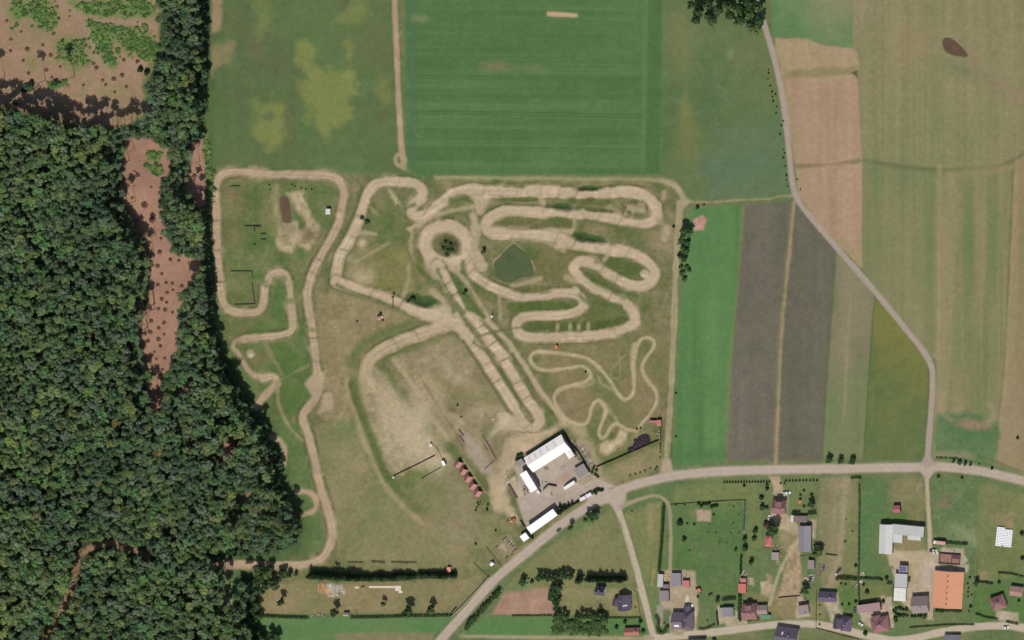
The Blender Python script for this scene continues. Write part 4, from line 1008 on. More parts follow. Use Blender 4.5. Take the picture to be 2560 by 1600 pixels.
# pond basins
PONDS = [
    ('water', 'grey-green pond inside the motocross circuit', (84, 96, 62), T(1, 1, '2250,975 2300,920 2419,800') + T(2, 1, '60,830 130,880 180,970 200,1040 190,1080 60,1115 -30,1150 -130,1100'), 0.0),
    ('water', 'narrow muddy brown pool in the sand works near the white cabin', (104, 80, 62), T(1, 1, '235,350 290,350 315,430 325,560 330,580 275,585 250,520 232,430'), 0.0),
    ('water', 'small dark brown pond in the dry hay meadow', (98, 78, 62), T(3, 0, '1650,400 1672,358 1730,365 1800,420 1876,505 1868,530 1800,522 1750,514 1680,480'), 0.0)]
for nm, lb, rgb, pts, _ in PONDS:
    sp = smooth_line(pts, 4, True)
    mk = poly_mask(sp, 2.5)
    if 'circuit' in lb:
        rim, _ = line_mask(sp, 5, 2.5, 2.0, 0, True)
        paint(rim * np.clip(0.65 + N_SML, 0, 1), (168, 146, 112), None, 0.95)
        paint(ell_mask(1285, 690, 30, 5, 0.4, -0.3), (66, 56, 38), None, 0.6)
    else:
        paint(np.clip(poly_mask(sp, 7) - mk, 0, 1), (96, 84, 60), None, 0.5)
    paint(mk, (70, 64, 50), None, 1)
    hgt = hgt * (1 - np.clip(poly_mask(sp, 6), 0, 1)) - mk * 1.0
edge = np.minimum.reduce([GX - X0, X1 - GX, GY - Y0, Y1 - GY])
hgt *= np.clip(edge / 40, 0, 1)


def height(sx, sy):
    i = int(np.clip(round((sx - X0) / RES), 0, NX - 1))
    j = int(np.clip(round((sy - Y0) / RES), 0, NY - 1))
    return float(hgt[j, i])


def gz(x, y):
    return height(x / M + 1280, 800 - y / M)


# ---- build ground meshes by class
VX = (GX - 1280) * M
VY = (800 - GY) * M
VALL = np.stack([VX, VY, hgt], -1).reshape(-1, 3)
CALL = col.reshape(-1, 3)
idx = np.arange(NX * NY).reshape(NY, NX)
quads = np.stack([idx[1:, :-1], idx[1:, 1:], idx[:-1, 1:], idx[:-1, :-1]], -1).reshape(-1, 4)
ccls = cls[:-1, :-1].reshape(-1)
for ci, (nm, lb, ct, mt) in CLASSES.items():
    q = quads[ccls == ci]
    if len(q) == 0:
        continue
    u, inv = np.unique(q.ravel(), return_inverse=True)
    me = mesh_np(nm, VALL[u], inv.reshape(-1, 4), CALL[u], mt, smooth=True)
    tag(link(nm, me), lb, ct, kind='structure')
# outer land to the horizon
ox0, oy0 = P(X0, Y0)
ox1, oy1 = P(X0 + (NX - 1) * RES, Y0 + (NY - 1) * RES)
B = 14000
xs = [-B, ox0, ox1, B]
ys = [B, oy0, oy1, -B]
vv = [(x, y, 0) for y in ys for x in xs]
ff = [(j * 4 + i, (j + 1) * 4 + i, (j + 1) * 4 + i + 1, j * 4 + i + 1) for j in range(3) for i in range(3) if not (i == 1 and j == 1)]
me = mesh_np('land', vv, ff, None, mat('far_meadow', (104, 114, 74), 0.95, 0.25, 0.012, 0.1))
tag(link('land', me), 'open green farmland reaching from the mapped fields to the horizon', 'farmland', kind='structure')
for nm, lb, rgb, pts, _ in PONDS:
    sp = smooth_line(pts, 4, True)
    c0 = sp.mean(0)
    sp = c0 + (sp - c0) * 1.03
    mb = MB()
    mb.poly([(*P(*p), -0.42) for p in sp], [tuple(reversed(range(len(sp))))])
    me = mb.mesh('water', water_mat('pond_' + str(rgb[0]), rgb))
    if me.polygons[0].normal.z < 0:
        me.flip_normals()
    tag(link('water', me), lb, 'pond', kind='structure')

# ------------------------------------------------------------------ vegetation
def leaf_quads(cent, nrm, size, rng):
    """one four-cornered leaf cluster per row of cent, facing roughly along nrm"""
    n = len(cent)
    nrm = nrm / (np.linalg.norm(nrm, axis=1, keepdims=True) + 1e-9)
    ref = rng.normal(size=(n, 3))
    a = np.cross(nrm, ref)
    a /= np.linalg.norm(a, axis=1, keepdims=True) + 1e-9
    b = np.cross(nrm, a)
    s = size[:, None]
    k1 = rng.uniform(0.7, 1.2, (n, 1))
    k2 = rng.uniform(0.5, 1.0, (n, 1))
    v = np.stack([cent - a * s * k1 - b * s * k2 * 0.6, cent + a * s * 0.3 - b * s * k2, cent + a * s * k1 + b * s * k2 * 0.5, cent - a * s * 0.2 + b * s * k2], 1)
    return v.reshape(-1, 3), np.arange(n * 4).reshape(n, 4)


def crown_cloud(rng, r, rz, nclump, per, leaf, rgb, kind='round', var=0.16):
    """leaf clusters gathered into clumps on and inside a crown of radius r and half height rz centred at the origin"""
    cs, ns, ss, cc = [], [], [], []
    base = lin(rgb)
    for i in range(nclump):
        if kind == 'cone':
            t = (i + rng.random()) / nclump
            rr = r * (1 - t) ** 0.85 * rng.uniform(0.65, 1.0) + 0.08
            ph = i * 2.4 + rng.random()
            c = np.array([rr * math.cos(ph), rr * math.sin(ph), -rz + 2 * rz * t])
            cr = max(0.3, 0.5 * r * (1 - t) + 0.15)
            out = np.array([math.cos(ph), math.sin(ph), 0.7])
        else:
            u = rng.normal(size=3)
            u /= np.linalg.norm(u)
            if u[2] < -0.35:
                u[2] *= -0.6
            rad = rng.uniform(0.5, 0.95) * (0.85 + 0.3 * math.sin(3 * math.atan2(u[1], u[0]) + i))
            c = u * np.array([r, r, rz]) * rad
            cr = r * rng.uniform(0.26, 0.42)
            out = u + np.array([0, 0, 0.35])
        n = per
        d = rng.normal(size=(n, 3))
        d /= np.linalg.norm(d, axis=1, keepdims=True)
        d[:, 2] = np.where(d[:, 2] < -0.3, -d[:, 2], d[:, 2])
        q = rng.uniform(0.55, 1.1, (n, 1))
        cs.append(c + d * cr * q * np.array([1, 1, 0.75]))
        ns.append(d * 0.75 + out * 0.55 + rng.normal(size=(n, 3)) * 0.35)
        ss.append(leaf * rng.uniform(0.7, 1.3, n))
        tint = base * (1 + rng.uniform(-var, var)) * np.array([1 + rng.uniform(-0.06, 0.08), 1, 1 + rng.uniform(-0.06, 0.1)])
        cc.append(np.repeat((tint * (1 + rng.uniform(-0.12, 0.12, (n, 1))))[:, None, :], 4, 1).reshape(-1, 3))
    v, f = leaf_quads(np.concatenate(cs), np.concatenate(ns), np.concatenate(ss), rng)
    return v, f, np.concatenate(cc)


def trunk_mesh(name, h, r, rng, limbs=4):
    mb = MB()
    p = Vector((0, 0, 0))
    lean = Vector((rng.uniform(-.01, .01), rng.uniform(-.01, .01), 1))
    for i in range(3):
        q = p + lean * (h / 3)
        mb.cyl(p, q, r * (1 - 0.28 * i), r * (1 - 0.28 * (i + 1)), 7)
        p = q
    for i in range(limbs):
        z = h * rng.uniform(0.6, 0.95)
        a = rng.uniform(0, 6.28)
        mb.cyl(lean * z, lean * z + Vector((math.cos(a), math.sin(a), 0.7)) * h * 0.16, r * 0.35, r * 0.12, 5)
    return mb.mesh(name, M_BARK)


def make_variants(n, spec, seed):
    out = []
    for i in range(n):
        rng = np.random.default_rng(seed + i)
        s = dict(spec)
        rgb = s['rgb'][i % len(s['rgb'])]
        v, f, c = crown_cloud(rng, s['r'], s['rz'], s['clumps'], s['per'], s['leaf'], rgb, s.get('kind', 'round'))
        v[:, 2] += s['hc']
        out.append((v, f, c, mesh_np('crown', v, f, c, M_LEAF), trunk_mesh('trunk', s['trunk'], s['tr'], rng)))
    return out


# unit trees are 10 m tall-ish and get scaled; crown centre height hc
PINE = make_variants(10, dict(r=3.3, rz=3.7, hc=23.5, clumps=24, per=17, leaf=0.52, trunk=22, tr=0.24,
                              rgb=[(92, 114, 76), (88, 110, 78), (102, 120, 76), (80, 102, 68), (98, 114, 84), (86, 119, 74), (108, 121, 76), (87, 108, 72), (94, 114, 80), (100, 115, 88)]), 100)
FRINGE = make_variants(4, dict(r=2.7, rz=5.2, hc=6.0, clumps=34, per=17, leaf=0.5, trunk=4, tr=0.2,
                                rgb=[(76, 102, 68), (70, 96, 66), (84, 108, 72), (68, 92, 62)]), 150)
LEAFY = make_variants(5, dict(r=1.0, rz=0.95, hc=1.25, clumps=26, per=20, leaf=0.17, trunk=1.1, tr=0.07,
                              rgb=[(82, 106, 60), (72, 98, 58), (92, 112, 64), (68, 92, 56), (86, 102, 68)]), 200)
CONE = make_variants(4, dict(r=0.36, rz=0.47, hc=0.5, clumps=44, per=10, leaf=0.085, trunk=0.5, tr=0.03, kind='cone',
                             rgb=[(58, 78, 50), (64, 84, 52), (54, 74, 50), (70, 88, 54)]), 300)
BUSH = []
for i in range(6):
    rng = np.random.default_rng(400 + i)
    rgb = [(80, 104, 60), (70, 96, 56), (92, 112, 66), (62, 84, 52), (98, 108, 66), (84, 100, 70)][i]
    v, f, c = crown_cloud(rng, 1.0, 0.62, 14, 14, 0.24, rgb)
    v[:, 2] = np.maximum(v[:, 2] + 0.5, 0.02)
    BUSH.append((v, f, c, mesh_np('bush', v, f, c, M_LEAF)))


def tree(name, variant, x, y, sxy, sz, label, cat='tree', group=None, rz=None, z=None):
    e = empty(name, (x, y, gz(x, y) - 0.1 if z is None else z), random.uniform(0, 6.28) if rz is None else rz)
    tag(e, label, cat, group)
    for nm, me in (('trunk', variant[4]), ('crown', variant[3])):
        o = link(nm, me, e)
        o.scale = (sxy, sxy, sz)
    return e


def leafy(sx, sy, h, r, label, group=None, at='crown', name='tree', i=None):
    """a broadleaf tree read at its crown centre; h total height, r crown radius in metres"""
    sz = h / 2.2
    x, y = base_of(sx, sy, 1.25 * sz) if at == 'crown' else P(sx, sy)
    return tree(name, LEAFY[random.randrange(5) if i is None else i], x, y, r, sz, label, 'tree', group)


def cone(sx, sy, h, r, label, group=None, at='base', name='conifer'):
    x, y = base_of(sx, sy, h * 0.45) if at == 'crown' else P(sx, sy)
    return tree(name, CONE[random.randrange(4)], x, y, r / 0.36, h, label, 'conifer', group)


def bush(sx, sy, r, h, label, group=None, name='shrub', i=None, at='base'):
    x, y = base_of(sx, sy, h * 0.5) if at == 'crown' else P(sx, sy)
    o = link(name, BUSH[random.randrange(6) if i is None else i][3])
    o.location = (x, y, gz(x, y) - 0.03)
    o.scale = (r, r, h)
    o.rotation_euler = (0, 0, random.uniform(0, 6.28))
    return tag(o, label, 'shrub', group)


# ---- the conifer forest
def pip(pts, x, y):
    r = False
    n = len(pts)
    for i in range(n):
        ax, ay = pts[i]
        bx, by = pts[(i + 1) % n]
        if (ay > y) != (by > y) and x < (bx - ax) * (y - ay) / (by - ay) + ax:
            r = not r
    return r


FD = fbm(64, 40, 91, 4, 0.6, angle=-0.5)
FT = fbm(110, 80, 92, 3, 0.6)
def fdens(x, y):
    return float(FD[int(np.clip((y - Y0) / RES, 0, NY - 1)), int(np.clip((x - X0) / RES, 0, NX - 1))])
def ftone(x, y):
    return float(FT[int(np.clip((y - Y0) / RES, 0, NY - 1)), int(np.clip((x - X0) / RES, 0, NX - 1))])


frng = np.random.default_rng(5)
cells = {}
spots = []
GS = 17.0
TRAILS = smooth_line(TRAIL, 4)
DARKGAPS = [(540, 1150, 20), (585, 1285, 26), (690, 1290, 20), (455, 1490, 16), (330, 1400, 10), (545, 1530, 14), (600, 1245, 20)]
for _ in range(30000):
    x, y = frng.uniform(-190, 770), frng.uniform(-180, 1790)
    if not pip(FOREST, x, y):
        continue
    if pip(CLEAR1, x, y) or pip(CLEAR3, x, y) or pip(CLEAR2, x, y):
        continue
    if any(math.hypot((x - a) / c, (y - b) / d) < 1.0 for a, b, c, d in SMALLCLR):
        continue
    if any(math.hypot(x - a, y - b) < c for a, b, c in DARKGAPS):
        continue
    if any(math.hypot(x - a, y - b) < 16 for a, b in TRAILS) and y > 1200:
        continue
    if 555 < x < 592 and 1430 < y < 1520:
        continue
    g_ = fdens(x, y)
    if g_ < -0.74 and math.hypot(x - 620, y - 1240) > 60:
        continue
    dmin = 11.6 + 2.2 * g_
    c = (int(x // GS), int(y // GS))
    ok = True
    for i in (-1, 0, 1):
        for j in (-1, 0, 1):
            for px, py in cells.get((c[0] + i, c[1] + j), ()):
                if (px - x) ** 2 + (py - y) ** 2 < dmin * dmin:
                    ok = False
    if ok:
        cells.setdefault(c, []).append((x, y))
        spots.append((x, y))
# height: full height inside, lower towards the eastern and southern margins where trees fill the view to their feet
_fe = []
for (ax, ay), (bx, by) in zip(FOREST[:-1], FOREST[1:]):
    if min(ax, bx) > 480:
        _fe += [(ax + (bx - ax) * t, ay + (by - ay) * t) for t in np.linspace(0, 1, max(2, int(math.hypot(bx - ax, by - ay) / 4)))]
FE = np.array(_fe)
trees_f = []
for x, y in spots:
    de = np.hypot(FE[:, 0] - x, FE[:, 1] - y)
    k_ = int(np.argmin(de))
    d_e = de[k_] if FE[k_, 0] >= x - 4 else 60
    if d_e < 12:
        continue
    hs = min(1.0, (d_e - 2.0) / 36.0)
    hs *= frng.uniform(0.86, 1.08)
    if frng.random() < 0.8:
        for _s in range(8):
            bx, by = base_of(x, y, 23.5 * hs)
            q_ = (bx / M + 1280, 800 - by / M)
            if pip(CLEAR1, *q_) or pip(CLEAR3, *q_):
                hs *= 0.85
            else:
                break
    if x > 480 and frng.random() < 0.85:
        for _s in range(6):
            bx, by = base_of(x, y, 23.5 * hs)
            q_ = ((bx - .12 * 25 * hs) / M + 1280, 800 - (by + .72 * 25 * hs) / M)
            if q_[0] > 500 and not pip(FOREST, *q_):
                hs *= 0.82
            else:
                break
    hs = max(hs, 0.3)
    if frng.random() < 0.06:
        hs *= 0.75
    trees_f.append((x, y, hs, d_e))


def edge_dist(x, y):
    best = 1e9
    for c in (CLEAR1, CLEAR3):
        for i in range(len(c)):
            (ax, ay), (bx, by) = c[i], c[(i + 1) % len(c)]
            L = (bx - ax) ** 2 + (by - ay) ** 2 + 1e-9
            t = min(1, max(0, ((x - ax) * (bx - ax) + (y - ay) * (by - ay)) / L))
            best = min(best, math.hypot(x - ax - t * (bx - ax), y - ay - t * (by - ay)))
    return best


inframe = [t for t in trees_f if 4 < t[0] < 760 and 4 < t[1] < 1596]
rank = sorted(inframe, key=lambda t: min(t[3], edge_dist(t[0], t[1])))
single = set((t[0], t[1]) for t in rank[:285])
RV, RF, RC = [], [], []
nv = 0
for x, y, hs, d_e in trees_f:
    i = int(frng.integers(10))
    w = frng.uniform(0.7, 1.3)
    bx, by = base_of(x, y, 23.5 * hs)
    rot = frng.uniform(0, 6.28)
    if (x, y) in single:
        near_c = edge_dist(x, y) < d_e
        if near_c:
            lb, gp = 'tall conifer at the rim of the bare pinkish forest clearing', 'conifers round the clearing'
        else:
            lb, gp = 'conifer on the eastern forest edge facing the dirt track and fields', 'conifers on the eastern forest edge'
        if d_e < 30:
            q_ = frng.uniform(0.6, 1.05)
            bx, by = base_of(x, y, 6.0 * q_)
            tree('pine_tree', FRINGE[i % 4], bx, by, w, q_, lb, 'tree', gp, rot)
        else:
            tree('pine_tree', PINE[i], bx, by, w, hs, lb, 'tree', gp, rot)
        continue
    if d_e < 30:
        v, f, c, _, _ = FRINGE[i % 4]
        hs = frng.uniform(0.6, 1.05)
        bx, by = base_of(x, y, 6.0 * hs)
    else:
        v, f, c, _, _ = PINE[i]
    ca, sa = math.cos(rot), math.sin(rot)
    q = np.stack([(v[:, 0] * ca - v[:, 1] * sa) * w + bx, (v[:, 0] * sa + v[:, 1] * ca) * w + by, v[:, 2] * hs], 1)
    tintv = frng.uniform(0.8, 1.18) * (1 + 0.22 * ftone(x, y))
    ft = ftone(x, y)
    br = np.array([1 + .1 * ft, 1 + .05 * ft, 1 - .12 * ft])
    if frng.random() < 0.015:
        br = np.array([1.35, 0.95, 0.8])
    elif frng.random() < 0.12:
        br = np.array([1.15, 1.12, 0.85])
    RV.append(q)
    RC.append(c * tintv * br)
    RF.append(f + nv)
    nv += len(q)
    t = np.array([[-.22, -.13, 0], [.22, -.13, 0], [0, .25, 0], [-.1, -.06, (22 if d_e >= 30 else 4) * hs], [.1, -.06, (22 if d_e >= 30 else 4) * hs], [0, .12, (22 if d_e >= 30 else 4) * hs]]) + np.array([bx, by, 0])
    RV.append(t)
    RC.append(np.repeat(lin((92, 74, 60))[None], 6, 0))
    RF.append(np.array([[0, 1, 4, 3], [1, 2, 5, 4], [2, 0, 3, 5]]) + nv)
    nv += 6
me = mesh_np('forest', np.concatenate(RV), np.concatenate(RF), np.concatenate(RC), M_LEAF)
tag(link('forest', me), 'dense dark green conifer forest filling the whole left side', 'forest', kind='stuff')
print('forest trees', len(trees_f), 'single', len(single))

# lone pines standing in the felled area; their shadows reach north
for (u, v), s_, lb in ((T(0, 0, '705,722')[0], 1.22, 'lone tall pine in the felled area, largest of the scattered ones'), (T(0, 0, '430,760')[0], 1.1, 'lone pine in the felled area, west of the largest one'), (T(0, 0, '48,725')[0], 1.05, 'lone pine in the felled area near the left edge of the map')):
    x, y = P(u, v)
    tree('pine_tree', PINE[3], x, y, 1.05, s_, lb)
for i, p in enumerate(T(0, 0, '1330,660 1400,680 240,850 300,790 150,980')):
    bush(*p, 2.4, 3.5, 'dark young spruce bush at the border of the felled area', 'young spruces in the felled area', i=3)
# green scrub in the felled area and beside the clearing
SV, SF, SC, nv = [], [], [], 0
srng = np.random.default_rng(21)
scrub_polys = [(T(0, 0, pp), n) for pp, n in (('120,20 420,0 560,120 560,260 480,300 340,260 320,190 120,150', 90), ('640,30 1400,0 1500,120 1300,150 1000,150 800,120', 110), ('820,190 1030,230 1080,300 1040,420 1080,600 1010,600 930,480 860,330', 110), ('1080,260 1280,250 1380,350 1490,420 1500,570 1390,580 1260,500 1120,380', 150), ('540,400 620,380 760,360 820,580 700,620 560,540', 50), ('1100,1290 1180,1340 1160,1500 1100,1500', 30), ('1390,1430 1540,1430 1500,1512 1400,1500', 30), ('500,800 640,730 640,780 520,860', 25))] + \
    [(T(0, 2, pp), n) for pp, n in (('1590,480 1660,470 1660,700 1560,850 1540,700', 60), ('1330,480 1440,480 1420,600 1340,560', 25))] + [(T(0, 1, '1380,40 1530,60 1550,130 1440,130'), 25), (F('490,395 500,400 503,470 496,480'), 30), (F('484,330 494,330 498,390 488,390'), 20)]
for poly, n in scrub_polys:
    pa = np.array(poly)
    for _ in range(int(n * 1.7)):
        for _t in range(30):
            x, y = srng.uniform(pa[:, 0].min(), pa[:, 0].max()), srng.uniform(pa[:, 1].min(), pa[:, 1].max())
            x, y = x + srng.normal() * 6, y + srng.normal() * 6
            if pip(poly, x, y) or srng.random() < 0.12:
                break
        v, f, c, _ = BUSH[int(srng.integers(6))]
        s_ = srng.uniform(0.5, 1.7)
        sel = srng.random(len(f)) < 0.42
        ff_ = f[sel]
        bx, by = P(x, y)
        q = v[ff_.ravel()] * np.array([s_ * 1.25, s_ * 1.25, s_ * 0.65]) + np.array([bx, by, gz(bx, by)])
        SV.append(q)
        SC.append(c[ff_.ravel()] * np.array([1.3, 1.4, 1.05]) * srng.uniform(0.85, 1.35))
        SF.append(np.arange(len(q)).reshape(-1, 4) + nv)
        nv += len(q)
me = mesh_np('undergrowth', np.concatenate(SV), np.concatenate(SF), np.concatenate(SC), M_LEAF)
tag(link('undergrowth', me), 'light green scrub spreading over the felled forest patches', 'undergrowth', kind='stuff')

# brush heaps left on the clearing floor
heap_v, heap_f, heap_c = [], [], []
hm = []
for i in range(3):
    rng = np.random.default_rng(600 + i)
    n = 120
    a, r_ = rng.uniform(0, 6.28, n), np.sqrt(rng.random(n))
    cpt = np.stack([r_ * np.cos(a), r_ * np.sin(a), 0.45 * (1 - r_ ** 1.6) * rng.uniform(0.7, 1.1, n) + 0.03], 1)
    nr = np.stack([cpt[:, 0] * 0.8, cpt[:, 1] * 0.8, np.full(n, 0.8)], 1) + rng.normal(size=(n, 3)) * 0.4
    v, f = leaf_quads(cpt, nr, rng.uniform(0.13, 0.3, n), rng)
    c = lin((138, 106, 88)) * rng.uniform(0.75, 1.1, (len(v), 1))
    hm.append(mesh_np('brush_heap', v, f, c, M_LEAF))
HEAPS = T(0, 1, '1430,255 1250,358 1365,425 1300,568 1440,565 1410,780 1510,870 1490,1000 1530,1075 1570,1160 1628,1165 1720,1190 1580,1255 1635,1228 1530,1315 1575,1345 1500,1405 1560,1415 1630,1440 1490,1180 1420,1400 1840,150 1610,940 1690,950 1520,740 1300,140 1540,180') + \
    T(0, 2, '1430,8 1550,25 1420,115 1500,75 1550,135 1400,198 1500,180 1515,245 1460,300 1480,370 1555,360 1540,465 1435,515 1515,515 1488,632 1370,130') + \
    T(0, 0, '105,370 100,480 260,465 220,570 270,690 440,660 490,730 885,600 910,640 1170,565 1300,580 1155,710 1075,745 1195,820 1085,870 790,805 1000,800 970,760 570,630 65,195 200,300 480,520 405,425')
for i, (x, y) in enumerate(HEAPS):
    bx, by = P(x, y)
    o = link('brush_heap', hm[i % 3])
    o.location = (bx, by, gz(bx, by))
    s_ = random.uniform(1.1, 1.9)
    if i in (2, 4):
        s_ = 2.6
    o.scale = (s_, s_, s_)
    o.rotation_euler = (0, 0, random.uniform(0, 6.28))
    tag(o, 'low brown heap of cut brush on the bare pinkish forest clearing', 'brush heap', 'brush heaps on the clearing floor')
# fallen trunks at the clearing rim
for pts, lb in ((T(0, 1, '1445,1240 1465,1350 1415,1390'), 'bent fallen tree trunk lying at the west rim of the clearing'), (T(0, 2, '1385,0 1400,60 1360,95'), 'crooked fallen trunk in the middle of the clearing rim'), (T(0, 2, '1335,0 1350,40 1310,70 1340,120'), 'zigzag fallen branch by the clearing trees'), (T(0, 1, '1260,100 1310,130 1325,155'), 'short dark fallen log at the north of the clearing')):
    mb = MB()
    for (a, b) in zip(pts[:-1], pts[1:]):
        mb.cyl((*P(*a), 0.35), (*P(*b), 0.35), 0.28, 0.22, 6)
    tag(mb.build('fallen_log', M_BARK), lb, 'log')

# ---- copse at the top edge
for x, y in T(2, 0, '1700,40 1770,110 1860,30 1850,150 1950,90 2040,30 2060,140 2150,70 2160,190 2240,20 2250,120 2250,220 2290,280 1740,180 1900,200 2330,60 2340,190 2000,-60 1800,-70 2200,-80'):
    leafy(x, y, random.uniform(10, 15), random.uniform(3.4, 4.6), 'big leafy tree in the dense copse at the top beside the lane', 'trees of the copse at the top edge')
# ---- trees right of the circuit lane
leafy(*T(2, 1, '1640,680')[0], 10, 4.8, 'large dark round tree beside the pinkish slab and dirt lane', i=3)
for x, y in T(2, 1, '1600,760 1660,780 1620,840 1650,860'):
    bush(x, y, 2.6, 3.2, 'mid-sized green bush below the large dark tree by the lane', 'bushes below the dark tree', i=1, at='crown')
for x, y in T(2, 1, '1590,900 1640,915 1620,940'):
    bush(x, y, 2.2, 3.4, 'dark shrub in the clump halfway along the lane hedge', 'dark shrubs along the lane', i=3, at='crown')
for x, y in T(2, 1, '1600,1010 1650,1010 1620,1060 1670,1040 1600,1075'):
    bush(x, y, 1.8, 2.0, 'sparse green shrub south of the dark clump beside the lane', 'sparse shrubs along the lane', i=0, at='crown')
leafy(*T(2, 1, '1630,1130')[0], 4, 1.9, 'small thin crowned tree at the south end of the lane shrubs', i=4)
bush(*T(2, 1, '1530,625')[0], 1.1, 1.8, 'small dark shrub on the verge left of the large dark tree', i=3)
bush(*T(2, 1, '1755,450')[0], 1.6, 2.2, 'dark shrub above the pinkish slab, bigger of two', i=3)
bush(*T(2, 1, '1815,425')[0], 0.8, 1.2, 'smaller dark shrub above the pinkish slab', i=3)
bush(*T(2, 2, '1552,695')[0], 0.9, 1.3, 'tiny dark shrub by the bright green strip, northern one', i=3)
bush(*T(2, 2, '1550,1100')[0], 0.9, 1.3, 'tiny dark shrub by the bright green strip, southern one', i=3)
# ---- roadside saplings along the zigzag lane
for x, y in T(3, 0, '8,660 10,690 22,808 38,865 72,890 45,915 53,955 78,1070 145,1145 130,1187 115,1270 145,1415 158,1445 0,745 85,1010 150,1490') + T(3, 1, '165,60 175,145 178,188 190,248 282,185 308,280'):
    bush(x, y, random.uniform(0.5, 0.85), random.uniform(0.9, 1.5), 'tiny dark roadside bush on the verge of the zigzag lane', 'small bushes along the zigzag lane', i=3)
# ---- main road trees
for (x, y), r_, lb in zip(T(3, 2, '580,1325 682,1335 793,1338'), (3.0, 2.4, 2.8), ('largest of three round trees north of the main road', 'middle small tree of three north of the main road', 'right one of three round trees north of the main road')):
    leafy(x, y, 5.5, r_, lb, i=3)
for i, (x, y) in enumerate(T(3, 2, '1750,1338 1810,1352 1865,1362 1910,1370')):
    leafy(x, y, 3.4, (1.2, 1.9, 1.6, 1.1)[i], 'small dark tree in the short clump by the road near the right edge', 'dark trees near the road junction', i=3)
bush(*T(3, 2, '1998,1362')[0], 0.7, 1.2, 'single tiny bush on the verge right of the dark clump', i=3)
bush(*T(3, 2, '2120,1405')[0], 1.1, 2.2, 'lone shrub near the road at the right map edge', i=3)
bush(*T(3, 2, '2362,1110')[0], 1.3, 1.6, 'dark bush alone in the brown field strip at right', i=3)
for x, y in T(2, 2, '1120,1468 1168,1452 1212,1440 1260,1422 1310,1400 1375,1388 1360,1410'):
    bush(x, y, 0.7, 1.2, 'tiny sapling in the row on the dry grass above the main road', 'saplings in a row above the main road', i=3)
for x, y in T(2, 2, '1405,1168 1405,1190 1406,1215 1405,1245 1404,1300'):
    bush(x, y, 0.6, 1.1, 'small clipped bush in the line beside the circuit lane', 'bushes in a line along the fence', i=3)
bush(*T(2, 2, '700,490')[0], 0.9, 1.2, 'small dark bush inside the hairpin of the beginner trail', i=3)
for x, y in T(2, 2, '1185,1030 1215,1020'):
    bush(x, y, 0.9, 1.1, 'small round bush where the beginner trail meets the purple heap', 'bushes at the trail end', i=3)
for x, y in T(2, 2, '780,1390 800,1420 760,1440 790,1460 770,1410 815,1480'):
    bush(x, y, 1.1, 1.6, 'bush in the green clump at the fence corner by the grey building', 'bushes at the works fence corner', i=1)
for x, y in T(2, 2, '60,1280 90,1275 50,1310'):
    bush(x, y, 1.7, 2.2, 'dark bush beside the north corner of the long white hall', 'bushes beside the white hall', i=3)
# infield shrubs and dead scrub
bush(*T(1, 1, '1050,580')[0], 2.2, 1.6, 'dark green bush beside the first straight of the race track', i=3)
bush(*T(1, 1, '1010,545')[0], 1.6, 1.2, 'low green bush just above the darker one by the straight', i=1)
bush(*T(1, 1, '1480,1310')[0], 2.3, 2.6, 'ragged dark shrub on the green mound between two straights', i=3)
bush(*T(1, 1, '1440,1340')[0], 1.2, 1.0, 'pale low shrub next to the ragged one on the mound', i=5)
bush(*T(1, 1, '1990,1235')[0], 1.5, 2.2, 'thin dark shrub on the strip inside the big hairpin straights', i=3)
bush(*T(1, 1, '1965,1265')[0], 1.2, 1.2, 'grey-green low shrub on the strip between the straights', i=5)
for x, y in T(1, 1, '1800,770 1850,790 1830,850 1780,830 1810,890 1860,850'):
    bush(x, y, 1.6, 1.3, 'dark weed clump on the mound inside the circular bend', 'weeds on the round mound', i=3)
bush(*T(1, 1, '1865,550')[0], 0.6, 1.0, 'tiny dark bush above the circular bend', i=3)
bush(*T(1, 2, '960,15')[0], 0.8, 1.2, 'small dark bush on the dry ground left of the red tent', i=3)
bush(*T(1, 2, '1905,805')[0], 0.9, 1.3, 'small dark shrub on the paddock earth mound, upper one', i=3)
bush(*T(1, 2, '1940,915')[0], 0.7, 1.0, 'small dark shrub on the paddock earth mound, lower one', i=3)
for x, y in T(1, 3, '2100,220 2090,260 2085,290 2120,205') + Z(1080, 1100, '860,1180 885,1225 850,1270 830,1320'):
    bush(x, y, 0.6, 1.0, 'tiny dark bush in the scatter below the red roofed cabins', 'small bushes below the cabins', i=3)
for x, y in Z(1080, 1100, '1060,1220 1045,1290 1050,1320'):
    bush(x, y, 0.9, 1.4, 'small dark bush at the end of the paddock footpath', 'bushes by the footpath end', i=3)
bush(*T(1, 3, '2080,600')[0], 0.9, 1.8, 'single dark bush on the open dry meadow', i=3)
bush(*T(1, 3, '2265,475')[0], 0.9, 1.2, 'dark low bush near the orange digger', i=3)
for x, y in Z(520, 400, '1590,465 1650,500 1765,530 1850,555 1965,550 1165,465 1185,555'):
    bush(x, y, 0.7, 0.9, 'tiny dark tussock below the northern practice straight', 'tussocks in the practice ground', i=3)
for x, y in T(1, 3, '760,780 790,790 770,800'):
    bush(x, y, 0.8, 1.2, 'small dark bush above the long conifer row', 'bushes above the conifer row', i=3)

